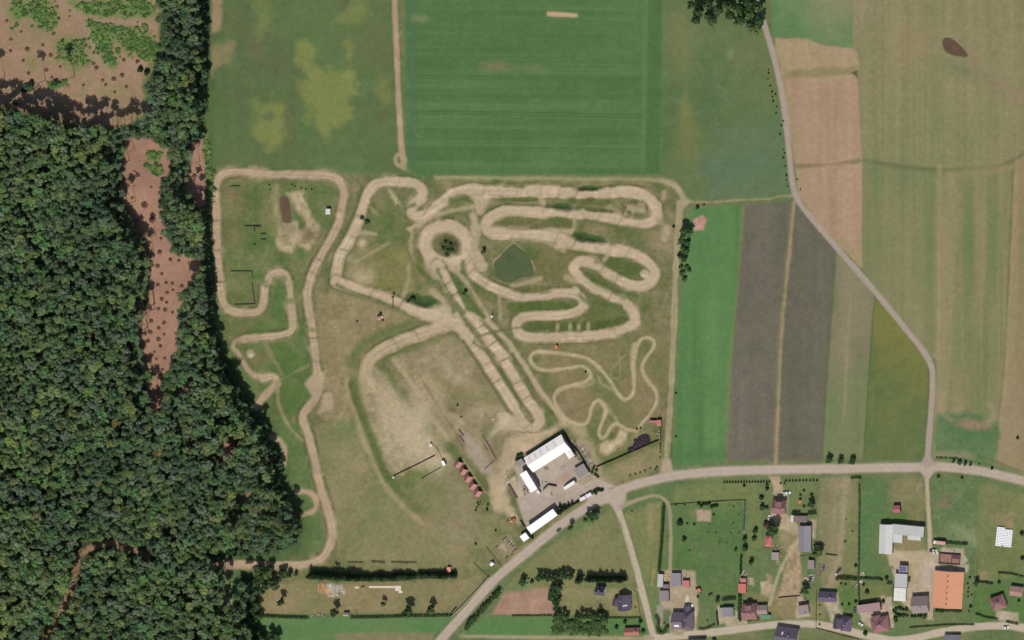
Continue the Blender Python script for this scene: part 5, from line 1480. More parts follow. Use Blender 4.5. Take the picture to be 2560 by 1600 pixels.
# ---- long conifer row south of the circuit
x_ = 780
i = 0
while x_ < 1146:
    u = (x_ - 780) / 366
    if not (1038 < x_ < 1050):
        big = x_ < 830 or 1085 < x_ < 1095
        h_ = random.uniform(6.5, 9.5) if x_ < 905 else random.uniform(4.2, 6.8)
        cone(x_ + random.uniform(-1, 1), 1440 + 4 * math.sin(u * 5) + random.uniform(-1.5, 1.5) + (0 if x_ > 900 else -3), h_, random.uniform(1.5, 2.0), 'dark conifer standing in the long row south of the circuit meadow', 'conifers in the long dark row')
    x_ += random.uniform(7.5, 9.5)
for x, y in T(1, 3, '30,870 100,900 50,930 150,960 90,1000 20,830 130,850 60,1040 180,1000 10,960'):
    leafy(x, y, random.uniform(8, 11), random.uniform(3, 4), 'leafy tree at the forest corner below the western dirt track', 'trees at the forest corner')
for x, y in T(1, 3, '225,880 270,870 310,900 250,910'):
    leafy(x, y, 7, 2.4, 'dark tree in the small clump left of the long conifer row', 'clump left of the conifer row', i=3)
leafy(*T(1, 3, '375,890')[0], 4, 1.6, 'small green tree just left of the long conifer row', i=1)
for (x, y), h_, r_, lb in ((T(1, 3, '240,1150')[0], 11, 2.6, 'tall tree at the left of the dry garden casting a long shadow'), (T(1, 3, '740,1255')[0], 11, 3.2, 'tall tree beside the garden shed on the south hedge'), (T(1, 3, '1205,1170')[0], 7, 2.0, 'small tree in the centre of the dry garden'), (T(1, 3, '1435,1245')[0], 13, 3.8, 'largest tree on the south hedge of the dry garden'), (T(1, 3, '1655,1220')[0], 10, 3.3, 'round tree on the south hedge near the road')):
    leafy(x, y, h_, r_, lb)
for x, y in T(1, 3, '10,1180 -20,1230 20,1290 0,1440 40,1480 140,1460 200,1480 170,1500 -40,1330'):
    leafy(x, y, 9, 3.2, 'dark leafy tree at the bottom end of the forest by the green strip', 'trees at the bottom forest end', i=3)
# hedge trees along the main road
for x, y in T(1, 3, '2290,1060 2270,1090 2240,1110 2210,1150 2180,1180 2150,1210 2130,1240 2090,1280 2060,1320 2030,1340 2010,1370 1990,1400'):
    leafy(x, y, random.uniform(4, 5.5), random.uniform(1.8, 2.5), 'bushy tree in the hedge along the south side of the main road', 'roadside hedge trees', i=1)
leafy(*Z(1240, 1210, '1850,610')[0], 9, 3.9, 'broad tree on the verge with a purplish shadow across the road', i=1)
leafy(*Z(1240, 1210, '1740,560')[0], 6, 1.9, 'slim tree beside the broad one on the road verge', i=1)
leafy(*Z(1240, 1210, '1410,830')[0], 8, 2.2, 'smaller tree on the road verge, left of the broad one', i=4)
bush(*Z(1240, 1210, '1690,680')[0], 1.6, 1.6, 'low green bush between the two road verge trees', i=1)
bush(*Z(1240, 1210, '700,1010')[0], 1.4, 2.0, 'dark bush at the south corner of the small white shed', i=3)
for x, y in Z(1240, 1210, '1250,500 1220,420 1280,450 1320,440 1380,405 1450,375 1230,540'):
    cone(x, y, 4.0, 0.9, 'slim conifer by the fence between long white shed and white containers', 'slim conifers along the works fence')
for x, y in Z(1240, 1210, '1870,140 1920,110 1970,110 2020,110 1890,165'):
    bush(x, y, 1.5, 2.2, 'dark bush at the works entrance beside the white containers', 'bushes at the works entrance', i=3)

# ---- cottage hedges in the bottom centre
leafy(*T(2, 3, '105,965')[0], 7, 3.0, 'round tree at the left end of the cottage tree rows', i=1)
bush(*T(2, 3, '190,955')[0], 1.6, 2.4, 'shrub beside the round tree at the left end', i=3)
for x, y in T(2, 3, '255,925 300,920 345,925 390,925 430,910 475,900 520,905 560,915'):
    leafy(x, y, random.uniform(6.5, 9), random.uniform(2.2, 3.0), 'dark tree in the broken row north of the reddish plot', 'dark trees north of the cottage', i=3)
cone(*T(2, 3, '655,935')[0], 8.5, 2.2, 'single pointed conifer between two tree rows by the cottage')
for k_ in range(13):
    x, y = T(2, 3, '%f,%f' % (735 + k_ * 28.5, 930 + random.uniform(-4, 4)))[0]
    cone(x, y, random.uniform(5.0, 9.0), random.uniform(1.2, 1.7), 'dark conifer in the dense clipped row north of the cottage', 'conifers in the dense cottage row')
for x, y in T(2, 3, '400,1010 440,1020 380,1060 420,1070 370,1110'):
    leafy(x, y, random.uniform(7, 9.5), 2.9, 'dark tree right of the reddish soil plot', 'dark trees right of the reddish plot', i=3)
for x, y in T(2, 3, '400,1150 420,1180 440,1130 410,1215'):
    leafy(x, y, 5, 2.0, 'green tree at the lower right of the reddish plot', 'green trees by the reddish plot', i=1)
for x, y in T(2, 3, '410,1285 440,1270 480,1275 520,1295 610,1295 650,1285 690,1290 730,1290 770,1290 810,1290 850,1295 880,1310'):
    leafy(x, y, random.uniform(5, 7.5), 2.3, 'dark tree in the row above the dense bottom thicket', 'dark row above the thicket', i=3)
cone(*T(2, 3, '848,1240')[0], 7, 1.3, 'slender cypress rising above the thicket row')
tr = np.random.default_rng(9)
for _ in range(80):
    x, y = T(2, 3, '%f,%f' % (tr.uniform(395, 880), tr.uniform(1330, 1440)))[0]
    bush(x, y, tr.uniform(1.7, 3.0), tr.uniform(1.0, 2.0), 'bright green shrub in the dense thicket above the bottom farm track', 'shrubs of the dense thicket', i=int(tr.integers(0, 3)))
for (u, v, lb) in ((1070, 1340, 'garden shrub north of the low red roofed house, left'), (1222, 1335, 'garden shrub at the right corner of the low red roofed house plot'), (990, 1390, 'round shrub left of the low red roofed house'), (1240, 1425, 'narrow shrub at the gable of the low red roofed house')):
    bush(*T(2, 3, '%d,%d' % (u, v))[0], 1.6, 2.4, lb, i=3)
bush(*T(2, 3, '1135,295')[0], 0.6, 0.9, 'tiny dark bush on the dry grass beside the slanting lane', i=3)
bush(*T(2, 3, '1168,1200')[0], 0.7, 1.1, 'tiny shrub at the corner of the larger dark house', i=3)
bush(*T(2, 3, '660,1195')[0], 0.7, 0.9, 'tiny shrub alone on the cottage lawn', i=3)

# ---- village gardens
bush(*T(2, 3, '1590,405')[0], 2.6, 3.6, 'largest dark bush on the green lawn below the hedge', i=3)
for u, v, r_, lb in ((1660, 410, .8, 'small bush between two bigger ones on the green lawn'), (1722, 415, 1.1, 'round dark bush left of the sand square'), (1632, 560, 2.0, 'dark bush alone in the middle of the green lawn'), (1550, 232, .9, 'small dark bush by the north lawn fence, left'), (1635, 234, .8, 'small dark bush by the north lawn fence, right'), (1905, 325, 1.0, 'shrub at the right of the sand square')):
    bush(*T(2, 3, '%d,%d' % (u, v))[0], r_, r_ * 1.3, lb, i=3)
for k_ in range(8):
    bush(*T(2, 3, '%f,%f' % (1770 + k_ * 24, 228 + random.uniform(-12, 22)))[0], 1.4, 1.9, 'dark shrub in the group above the sand square', 'shrubs above the sand square', i=3)
for u, v in ((1860, 495), (1930, 495), (2075, 500), (2145, 495), (1965, 585), (2040, 590), (2095, 250), (2140, 330), (2090, 410), (1680, 665), (1865, 415)):
    bush(*T(2, 3, '%d,%d' % (u, v))[0], 0.55, 0.8, 'tiny young fruit sapling planted on the green lawn', 'saplings on the green lawn', i=3)
for u, v, h_, r_, lb in ((2200, 565, 4.5, 1.9, 'dark garden tree on the border right of the green lawn, upper'), (2298, 485, 4.5, 1.9, 'dark garden tree west of the pale drive strip'), (2290, 555, 3.5, 1.6, 'small garden tree under the dark one by the drive'), (2200, 650, 5, 2.2, 'dark garden tree on the border right of the green lawn, lower'), (2112, 662, 3, 1.1, 'small dark tree just inside the green lawn'), (2262, 780, 5, 1.9, 'single dark tree on the bare garden ground'), (1940, 1140, 4.5, 1.8, 'dark tree left of the flat hedge behind the grey house'), (2345, 170, 3, 1.4, 'dark garden tree west of the maroon roofed drive'), (2365, 255, 4, 1.7, 'twin dark garden tree further down the maroon house drive')):
    leafy(*T(2, 3, '%d,%d' % (u, v))[0], h_, r_, lb, i=3)
for k_ in range(11):
    bush(*T(2, 3, '%f,%f' % (2168 - k_ * .5, 715 + k_ * 17))[0], 0.9, 1.6, 'clipped shrub in the column along the right lawn border', 'shrub column along the lawn', i=3)
for k_ in range(14):
    bush(*T(2, 3, '%f,%f' % (2150 + (k_ % 2) * 12, 1085 + k_ * 18))[0], 1.2, 1.8, 'green shrub in the strip left of the maroon house', 'shrubs left of the maroon house', i=k_ % 3)
for u, v, r_ in ((1760, 1100, 1.0), (1870, 1085, 1.0), (1890, 1070, .8), (1850, 1325, .7), (1440, 1350, .7), (1465, 1390, 1.2)):
    bush(*T(2, 3, '%d,%d' % (u, v))[0], r_, r_ * 1.4, 'small dark garden bush near the violet roofed farmhouse', 'garden bushes near the violet farmhouse', i=3)
for k_ in range(17):
    cone(*Z(1800, 1180, '%f,%f' % (90 + k_ * 53, 195 - k_ * 0.9))[0], 1.9, 0.45, 'tiny clipped conifer in the row by the road, left of the drive', 'clipped conifers left of the drive')
for k_ in range(10):
    cone(*Z(1800, 1180, '%f,%f' % (1250 + k_ * 65, 165 - k_ * 0.9))[0], 1.9, 0.45, 'tiny clipped conifer in the row by the road, right of the drive', 'clipped conifers right of the drive')
for u, v, r_, lb in ((1155, 215, .9, 'small shrub right of the drive, first of two'), (1228, 210, .8, 'small shrub right of the drive, second of two'), (470, 255, 1.3, 'round shrub below the left clipped row'), (890, 235, 1.3, 'reddish dark shrub by the pale garden patch'), (905, 310, 1.6, 'dark shrub below the pale garden patch'), (1590, 350, 1.0, 'thin shrub above the orange garden canopy'), (1525, 430, 1.0, 'dark shrub touching the orange garden canopy'), (1735, 430, 1.4, 'grey-green shrub right of the orange garden canopy'), (800, 490, 2.0, 'dark flat bush west of the maroon house'), (800, 670, 2.2, 'dark bush west of the maroon house, lower pair left'), (890, 670, 1.5, 'dark bush west of the maroon house, lower pair right'), (480, 1280, 1.9, 'dark bush on the dry garden strip, right of lawn'), (650, 1265, 1.8, 'flat dark bush near the grey drive strip'), (660, 1110, 1.8, 'dark bush above the flat one near the drive'), (480, 1440, 2.2, 'dark bush at the lower lawn corner'), (290, 1475, 1.0, 'small dark bush inside the lower lawn corner'), (1600, 650, 1.2, 'thin leaning shrub by the round garden tree')):
    bush(*Z(1800, 1180, '%d,%d' % (u, v))[0], r_, r_ * 1.2, lb, i=3)
leafy(*Z(1800, 1180, '1725,610')[0], 6, 2.9, 'round dark tree on the lawn above the garage', i=3)
leafy(*Z(1800, 1180, '1005,1090')[0], 11, 4.8, 'large spreading tree in the farmyard with a wide dark shadow', i=1)
leafy(*Z(1860, 1380, '1400,20')[0], 9, 4.0, 'large tree right of the long grey shed', i=2)
leafy(*Z(1860, 1380, '1150,720')[0], 8, 3.4, 'large dark tree between the farm dump and the grey hut', i=3)
for u, v, r_, lb in ((2120, 250, 1.3, 'dark bush at the long plot hedge'), (1840, 590, .9, 'small bush behind the dark violet house, left'), (1925, 605, .9, 'small bush behind the dark violet house, right'), (1855, 990, 1.0, 'small tree on the deep green lawn, left'), (1995, 985, 1.1, 'small tree on the deep green lawn, right'), (2115, 930, 1.3, 'dark bush at the right side of the deep green lawn'), (1435, 1000, .7, 'small bush on the narrow lawn, top'), (1435, 1180, .7, 'small bush on the narrow lawn, middle'), (1435, 1365, .8, 'small bush on the narrow lawn, bottom'), (2330, 740, 1.8, 'dark bush beside the sandy spot'), (2270, 610, 1.2, 'dark bush by the cross fence'), (630, 30, 0.9, 'small bush by the little grey shed'), (150, 200, 2.0, 'round dark tree-like bush on the dry yard')):
    bush(*Z(1860, 1380, '%d,%d' % (u, v))[0], r_, r_ * 1.4, lb, i=3)
for u, v in ((760, 920), (800, 900), (850, 920), (900, 930), (960, 920), (760, 1000), (800, 1040), (850, 1050), (910, 1050), (970, 1050), (740, 1090), (760, 1150), (720, 960), (1060, 1060), (1120, 1055), (1180, 1055), (1240, 1050)):
    bush(*Z(2140, 1400, '%d,%d' % (u, v))[0], random.uniform(1.0, 1.7), random.uniform(1.4, 2.2), 'dark orchard bush left of the mauve roofed house', 'orchard bushes by the mauve house', i=3)
bush(*Z(2140, 1400, '1310,1070')[0], 1.6, 2.4, 'green bush in front of the mauve roofed house', i=1)
for k_ in range(9):
    bush(*Z(2140, 1400, '%f,%f' % (1540 + k_ * 55, 950 + random.uniform(-10, 15)))[0], 1.5, 1.6, 'dark shrub along the south wall of the orange barn', 'shrubs south of the orange barn', i=3)
leafy(*Z(2140, 1400, '2280,440')[0], 6, 2.4, 'dark red-brown tree at the corner right of the orange barn', i=3)
for u, v in ((2150, 330), (2120, 440), (2135, 530), (2120, 600), (2190, 660), (2120, 690), (2160, 870), (2140, 970)):
    bush(*Z(2140, 1400, '%d,%d' % (u, v))[0], 0.8, 1.0, 'small bush in the green strip right of the orange barn', 'bushes right of the orange barn', i=3)
for u, v, r_, lb in ((520, 770, 1.6, 'green bush at the gable of the long pink-grey barn'), (590, 340, 1.5, 'dark bush on the field corner left of the solar roof'), (2170, 640 + 240, 1.4, 'dark bush at the lower fence corner right of the orange barn'), (190, 1370, 1.9, 'round dark bush left of the hipped maroon house'), (220, 600, 1.5, 'dark bush beside the heap of sand')):
    bush(*Z(2140, 1400, '%d,%d' % (u, v))[0], r_, r_ * 1.3, lb, i=3)
for u, v, r_, lb in ((1610, 1475, 1.4, 'dark shrub south of the road junction, left'), (1835, 1487, 1.2, 'dark shrub south of the road junction, right')):
    bush(*T(3, 2, '%d,%d' % (u, v))[0], r_, r_ * 1.2, lb, i=3)
for u, v, r_, lb in ((340, 100, .9, 'small dark garden shrub near the orange canopy, top'), (2405, 500, 1.8, 'dark tree at the right edge beside the white bales'), (2410, 740, 1.6, 'dark bush at the right edge below the white bales'), (2375, 1140, 1.2, 'bush beside the pink roofed house at the right edge'), (2190, 965, 1.3, 'bluish dark bush above the hipped house'), (1910, 920, .9, 'bush at the barn corner fence'), (800, 485, .7, 'small dark bush on the brown plot, upper'), (730, 580, .9, 'small dark bush on the brown plot, lower'), (740, 370, .6, 'tiny dark bush on the brown plot'), (1130, 920, 1.3, 'dark bush at the end of the cross hedge')):
    bush(*T(3, 3, '%d,%d' % (u, v))[0], r_, r_ * 1.4, lb, i=3)


# ---- clipped hedges
def hedge(pts, width, h, label, rgb=(66, 88, 50), name='hedge', gap=0.0):
    rng = np.random.default_rng(int(abs(pts[0][0] * 7 + pts[0][1])) + 3)
    W = [Vector((*P(*p), 0)) for p in pts]
    cs, ns = [], []
    for a, b in zip(W[:-1], W[1:]):
        d = b - a
        L = d.length
        if L < 0.01:
            continue
        t = d / L
        n_ = Vector((-t.y, t.x, 0))
        m = int(L * (width + h * 2) * 8) + 4
        u = rng.random(m) * L
        if gap:
            u = u[(np.sin(u * 1.7 + rng.random() * 6) > -0.2) | (rng.random(len(u)) > gap)]
            m = len(u)
        s = rng.uniform(-1, 1, m)
        z = rng.random(m)
        top = rng.random(m) < width / (width + 2 * h) + 0.15
        off = np.where(top, s, np.sign(s)) * width / 2 * rng.uniform(0.85, 1.1, m)
        zz = np.where(top, 1.0, z) * h * rng.uniform(0.88, 1.12, m)
        gzv = gz(*(a + d * 0.5)[:2])
        c = np.array(a)[None] + np.outer(u, np.array(t)) + np.outer(off, np.array(n_))
        c[:, 2] = zz + gzv
        nn = np.outer(np.where(top, 0.2, 1.0) * np.sign(s), np.array(n_)) + np.outer(np.where(top, 1.0, 0.35), np.array([0, 0, 1.0])) + rng.normal(size=(m, 3)) * 0.35
        cs.append(c)
        ns.append(nn)
    cpt, nr = np.concatenate(cs), np.concatenate(ns)
    v, f = leaf_quads(cpt, nr, rng.uniform(0.18, 0.34, len(cpt)), rng)
    cc = np.repeat((lin(rgb) * rng.uniform(0.75, 1.25, (len(cpt), 1)))[:, None, :], 4, 1).reshape(-1, 3)
    o = link(name, mesh_np(name, v, f, cc, M_LEAF))
    return tag(o, label, 'hedge')


hedge(T(2, 3, '1440,235 1432,400 1420,600 1405,740 1395,865'), 1.5, 3.0, 'long tall hedge along the hooked gravel drive', (60, 84, 46))
hedge(T(2, 3, '1500,230 1750,212 2000,195 2205,188'), 0.5, 0.6, 'low hedge line along the north side of the green lawn', (80, 100, 60))
hedge(T(2, 3, '2205,190 2200,350 2192,480'), 0.7, 1.0, 'thin hedge along the right side of the green lawn', (86, 98, 70))
hedge(T(2, 3, '1990,1130 2050,1122 2120,1115'), 1.8, 2.2, 'thick flat topped hedge behind the small grey house', (52, 72, 46))
hedge(Z(1640, 1400, '10,1040 60,1150 40,1300 90,1380 160,1370 210,1290 240,1240'), 2.0, 1.8, 'horseshoe hedge round the little front lawn at the street corner', (62, 84, 48))
hedge(Z(1640, 1400, '820,1290 900,1310 1000,1275 1110,1215'), 1.4, 1.3, 'ragged front hedge along the village street by the lawn', (72, 82, 52), gap=.4)
hedge(Z(1640, 1400, '1155,960 1165,1080 1185,1240'), 1.0, 1.6, 'narrow dark hedge left of the small grey house', (66, 74, 50))
hedge(Z(1640, 1400, '1740,1140 1850,1120 1955,1105'), 1.6, 1.4, 'brownish low hedge before the maroon house', (86, 76, 54))
hedge(Z(1800, 1180, '1370,775 1450,765 1530,770'), 2.2, 2.0, 'dark clipped hedge above the flat garage, left half', (44, 64, 38))
hedge(Z(1800, 1180, '1670,775 1750,765 1830,765'), 2.2, 2.0, 'dark clipped hedge above the flat garage, right half', (44, 66, 40))
hedge(Z(1860, 1380, '1745,505 1850,480 1980,490 2100,500 2150,515'), 2.0, 2.2, 'thick dark hedge across the plot above the violet house', (44, 62, 36))
hedge(Z(1860, 1380, '2200,485 2300,490 2419,500') + Z(2140, 1400, '440,350 520,380'), 1.2, 1.6, 'dark hedge running right from the plot corner', (52, 72, 44))
hedge(Z(2140, 1400, '600,425 690,430'), 1.6, 1.8, 'short dark hedge at the solar roof corner', (54, 74, 46))
hedge(T(3, 3, '866,40 870,200 866,400 864,600 862,800 858,900 866,1180'), 1.1, 1.5, 'long dotted hedge dividing two village plots', (74, 90, 56), gap=.6)
hedge(T(3, 3, '1560,575 1700,590 1890,605'), 1.3, 1.8, 'straight dark hedge behind the red and white trailer', (50, 70, 44))
hedge(T(3, 3, '1960,960 2050,965 2130,980'), 1.0, 1.6, 'low dark hedge right of the dark tree', (60, 80, 50))
hedge(T(3, 3, '2180,875 2300,885 2419,915'), 0.8, 1.3, 'thin hedge in the right garden', (76, 88, 58))
hedge(T(3, 3, '1960,1260 2060,1295 2180,1315'), 1.0, 1.2, 'hedge along the street by the hipped house', (64, 76, 50))
hedge(T(3, 3, '2250,1335 2370,1360'), 1.2, 1.3, 'short hedge along the street at the far right', (64, 74, 50))
hedge(T(3, 3, '1340,1392 1500,1380 1700,1365 1950,1365'), 0.9, 0.9, 'dark hedge on the far side of the village street', (62, 74, 46))
hedge(T(1, 3, '0,1280 250,1292 500,1300'), 1.5, 1.6, 'low dark hedge on the south side of the dry garden, left part', (54, 72, 40))
hedge(T(1, 3, '900,1297 1150,1295 1400,1285 1600,1282 1850,1278'), 1.5, 1.6, 'low dark hedge on the south side of the dry garden, right part', (54, 72, 40))
hedge(T(2, 3, '0,1280 200,1280 380,1278'), 0.9, 1.0, 'thin hedge below the reddish soil plot', (70, 84, 52))
hedge(T(2, 3, '890,1300 1050,1302 1220,1300'), 0.8, 1.0, 'thin hedge between cottage lawn and lower garden', (70, 82, 52))
hedge(T(3, 2, '1590,1300 1800,1310') , 0.9, 0.9, 'short weedy hedge line on the verge at the junction', (76, 98, 58), gap=.5)
hedge(T(3, 2, '785,1492 835,1487 885,1492'), 1.4, 1.3, 'short dark hedge stub just south of the main road', (60, 78, 46))
hedge(T(1, 3, '870,775 1020,778'), 1.2, 0.4, 'grassy windrow on the dry meadow above the conifers, left', (98, 104, 62))
hedge(T(1, 3, '1090,770 1220,778'), 1.6, 0.5, 'grassy windrow on the dry meadow above the conifers, middle', (98, 102, 62))
hedge(T(1, 3, '1280,772 1400,778 1520,778'), 1.4, 0.5, 'grassy windrow on the dry meadow above the conifers, right', (96, 98, 58))

# ------------------------------------------------------------------ buildings
M_GLASS = mat('window_glass', (46, 54, 62), 0.15, 0.1, 0.5, 0.6)
M_FRAME = mat('white_frame', (225, 222, 214), 0.6, 0.03)
M_DOOR = mat('door_wood', (104, 74, 52), 0.6, 0.15, 2.0)
M_BRICK = mat('chimney_brick', (132, 84, 68), 0.9, 0.2, 6.0)
M_STEEL = mat('galvanised_steel', (150, 152, 152), 0.45, 0.1, 1.0, 0.5)
M_DARKWOOD = mat('dark_weathered_wood', (84, 66, 50), 0.9, 0.2, 1.5)
M_RUBBER = mat('black_rubber', (38, 37, 38), 0.85, 0.15, 2.0)
_win = {}


def win_mesh(w, h):
    k_ = ('w', w, h)
    if k_ not in _win:
        f = MB()
        f.box(-w / 2, -.04, 0, -w / 2 + .08, .05, h).box(w / 2 - .08, -.04, 0, w / 2, .05, h)
        f.box(-w / 2 + .08, -.04, 0, w / 2 - .08, .05, .08).box(-w / 2 + .08, -.04, h - .08, w / 2 - .08, .05, h)
        p = MB().box(-w / 2 + .08, -.03, .08, w / 2 - .08, .02, h - .08)
        _win[k_] = (f.mesh('window', M_FRAME), p.mesh('pane', M_GLASS))
    return _win[k_]


def add_window(root, x, y, z, rot, w=1.2, h=1.2):
    f, p = win_mesh(w, h)
    o = link('window', f, root, (x, y, z))
    o.rotation_euler = (0, 0, rot)
    link('pane', p, o)


def add_door(root, x, y, rot, w=1.0, h=2.05, m=None):
    o = MB().box(-w / 2, -.05, 0, w / 2, .06, h).build('door', m or M_DOOR, root, (x, y, 0.02))
    o.rotation_euler = (0, 0, rot)
    MB().box(w / 2 - .2, -.1, h * .48, w / 2 - .1, -.05, h * .54).build('handle', M_STEEL, o)


def prism(profile, x0, x1):
    """profile (y, z) closed loop, extruded along x"""
    n = len(profile)
    mb = MB()
    pts = [(x0, y, z) for y, z in profile] + [(x1, y, z) for y, z in profile]
    fs = [(i, n + i, n + (i + 1) % n, (i + 1) % n) for i in range(n)]
    fs += [tuple(range(n)), tuple(reversed(range(n, 2 * n)))]
    mb.poly(pts, fs)
    return mb


def fixn(me):
    import bmesh
    bm = bmesh.new()
    bm.from_mesh(me)
    bmesh.ops.recalc_face_normals(bm, faces=bm.faces)
    bm.to_mesh(me)
    bm.free()
    return me


def building(name, label, cat, cx, cy, L, W, ang, eave, ridge, roof='gable', rm=None, wm=None, oh=0.35, chim=(), windows=2, door=1, group=None, big=False, img=True, skylights=(), dormer=None, vents=0, rot_local=None):
    L, W = L * M, W * M
    hc = eave + (ridge - eave) * 0.3
    x, y = base_of(cx, cy, hc) if img else P(cx, cy)
    root = empty(name, (x, y, gz(x, y) - 0.02), math.radians(ang))
    tag(root, label, cat, group)
    t = 0.16
    wl, ww = L / 2 - oh, W / 2 - oh
    if roof == 'gable':
        sl = (ridge - eave) / (W / 2)
        prof = [(-W / 2, eave), (0, ridge), (W / 2, eave), (W / 2, eave - t), (0, ridge - t * 1.15), (-W / 2, eave - t)]
        link('roof', fixn(prism(prof, -L / 2, L / 2).mesh('roof', rm)), root)
        ew = eave - t + sl * oh - 0.02
        wprof = [(-ww, 0), (ww, 0), (ww, ew), (0, ridge - t * 1.15 - 0.03), (-ww, ew)]
        link('wall', fixn(prism(wprof, -wl, wl).mesh('wall', wm)), root)
        zat = lambda v: ridge - abs(v) * sl
    elif roof == 'hip':
        k_ = min(L / 2 * 0.8, W / 2 * 0.95)
        a = L / 2 - k_
        mb = MB()
        mb.poly([(-L / 2, -W / 2, eave), (L / 2, -W / 2, eave), (L / 2, W / 2, eave), (-L / 2, W / 2, eave), (-a, 0, ridge), (a, 0, ridge),
                 (-L / 2, -W / 2, eave - t), (L / 2, -W / 2, eave - t), (L / 2, W / 2, eave - t), (-L / 2, W / 2, eave - t)],
                [(0, 1, 5, 4), (1, 2, 5), (2, 3, 4, 5), (3, 0, 4), (0, 6, 7, 1), (1, 7, 8, 2), (2, 8, 9, 3), (3, 9, 6, 0), (9, 8, 7, 6)])
        link('roof', fixn(mb.mesh('roof', rm)), root)
        ew = eave - t - 0.01
        MB().box(-wl, -ww, 0, wl, ww, ew).build('wall', wm, root)
        sl = (ridge - eave) / (W / 2)
        zat = lambda v: ridge - abs(v) * sl
    else:   # single slope, low at -y
        prof = [(-W / 2, eave), (W / 2, ridge), (W / 2, ridge - .22), (-W / 2, eave - .22)]
        link('roof', fixn(prism(prof, -L / 2, L / 2).mesh('roof', rm)), root)
        sl = (ridge - eave) / W
        f = lambda v: eave - .22 + (v + W / 2) * sl - .015
        link('wall', fixn(prism([(-ww, 0), (ww, 0), (ww, f(ww)), (-ww, f(-ww))], -wl, wl).mesh('wall', wm)), root)
        ew = eave - .25
        zat = lambda v: eave + (v + W / 2) * sl
    ro = [c for c in root.children if c.name.startswith('roof')][0] if root.children else None
    for u, v in chim:
        c = MB().box(u - .35, v - .35, zat(v) - .5, u + .35, v + .35, zat(v) + .9 + .35 * sl).build('chimney', M_BRICK, ro or root)
        MB().box(u - .42, v - .42, zat(v) + .9 + .35 * sl, u + .42, v + .42, zat(v) + 1.02 + .35 * sl).build('cap', M_STEEL, c)
    for u, v, sw, sh in skylights:
        sg = -1 if v < 0 else 1
        th = math.atan(sl)
        o = MB().box(-sw / 2, -sh / 2, -.02, sw / 2, sh / 2, .09).build('skylight', M_FRAME if sw < 1.5 else M_SKY, ro or root, (u, v, zat(v)))
        o.rotation_euler = (-th * sg, 0, 0)
    for i in range(vents):
        u = -L / 2 + L * (i + 0.75) / (vents + 0.5)
        MB().cyl((u, 0, ridge - .1), (u, 0, ridge + .6), .45, .45, 10).build('vent', mat('vent_brown', (112, 66, 44), .6), ro or root)
    if dormer:
        u, v, dw, dd = dormer
        sg = 1 if v > 0 else -1
        zt = zat(v) + 1.25
        d = MB().box(u - dw / 2, v - dd / 2, zat(v) - 1.2, u + dw / 2, v + dd / 2, zt - .16).build('dormer', wm, root)
        pr = [(u - dw / 2 - .25, zt - .15), (u, zt + dw * .22), (u + dw / 2 + .25, zt - .15), (u + dw / 2 + .25, zt - .28), (u, zt + dw * .22 - .14), (u - dw / 2 - .25, zt - .28)]
        mb = MB()
        n = 6
        mb.poly([(a_, v - dd / 2 - .25, b_) for a_, b_ in pr] + [(a_, v + dd / 2 + .25, b_) for a_, b_ in pr], [(i, n + i, n + (i + 1) % n, (i + 1) % n) for i in range(n)] + [tuple(range(n)), tuple(reversed(range(n, 2 * n)))])
        link('roof', fixn(mb.mesh('roof', rm)), d)
        add_window(root, u, v + sg * (dd / 2 + .01), zat(v) + .05, 0 if sg < 0 else math.pi, min(1.2, dw * .6), .9)
    if windows:
        n = max(1, int(L / (3.4 if not big else 6.5)))
        hh = 1.2 if ew > 2.3 else 0.7
        zz = 0.95 if ew > 2.3 else max(.5, ew - 1.1)
        for s, r in ((-1, 0), (1, math.pi)):
            for i in range(n):
                u = -wl + 2 * wl * (i + .5) / n
                if door and s == -1 and i == n // 2:
                    if big:
                        dw = min(3.6, 2 * wl / n * .7)
                        add_door(root, u, -ww - .02, 0, dw, min(ew - .4, 3.2), M_STEEL)
                    else:
                        add_door(root, u, -ww - .02, 0)
                    continue
                add_window(root, u, s * (ww + .02), zz, r, 1.2 if not big else 1.6, hh)
        if windows > 1 and ww > 1.8:
            for s, r in ((-1, -math.pi / 2), (1, math.pi / 2)):
                add_window(root, s * (wl + .02), -ww * .45, zz, r, 1.2, hh)
                add_window(root, s * (wl + .02), ww * .45, zz, r, 1.2, hh)
    elif door:
        add_door(root, 0, -ww - .02, 0, min(.9, wl), min(1.95, ew - .1))
    return root


M_SKY = mat('translucent_roof_sheet', (228, 216, 208), 0.4, 0.05)
R_WHITE = mat('white_sheet_roof', (248, 247, 244), 0.55, 0.035, 0.25, 0.4, 0.02, 3.0)
R_PINKWHITE = mat('chalky_white_roof', (246, 238, 232), 0.7, 0.06, 0.18, 0.3, 0.02, 3.0)
R_GREY = mat('grey_felt_roof', (142, 134, 130), 0.8, 0.07, 0.3)
R_MAROON = mat('maroon_tile_roof', (140, 100, 99), 0.75, 0.1, 0.8, 0.3, 0.06, 5.0)
R_VIOLET = mat('dark_violet_tile_roof', (88, 78, 94), 0.6, 0.1, 0.8, 0.4, 0.06, 5.0)
R_MAUVE = mat('mauve_grey_tile_roof', (142, 126, 124), 0.75, 0.08, 0.7, 0.3, 0.05, 5.0)
R_GREYVIO = mat('blue_grey_sheet_roof', (134, 128, 134), 0.6, 0.06, 0.2, 0.3, 0.03, 4.0)
R_ORANGE = mat('orange_tile_roof', (208, 148, 114), 0.8, 0.05, 0.3, 0.2, 0.04, 5.0)
R_RED = mat('red_sheet_roof', (192, 110, 102), 0.7, 0.1, 0.5, 0.3, 0.05, 4.0)
R_PALERED = mat('faded_red_roof', (182, 120, 112), 0.8, 0.12, 0.6, 0.2, 0.05, 4.0)
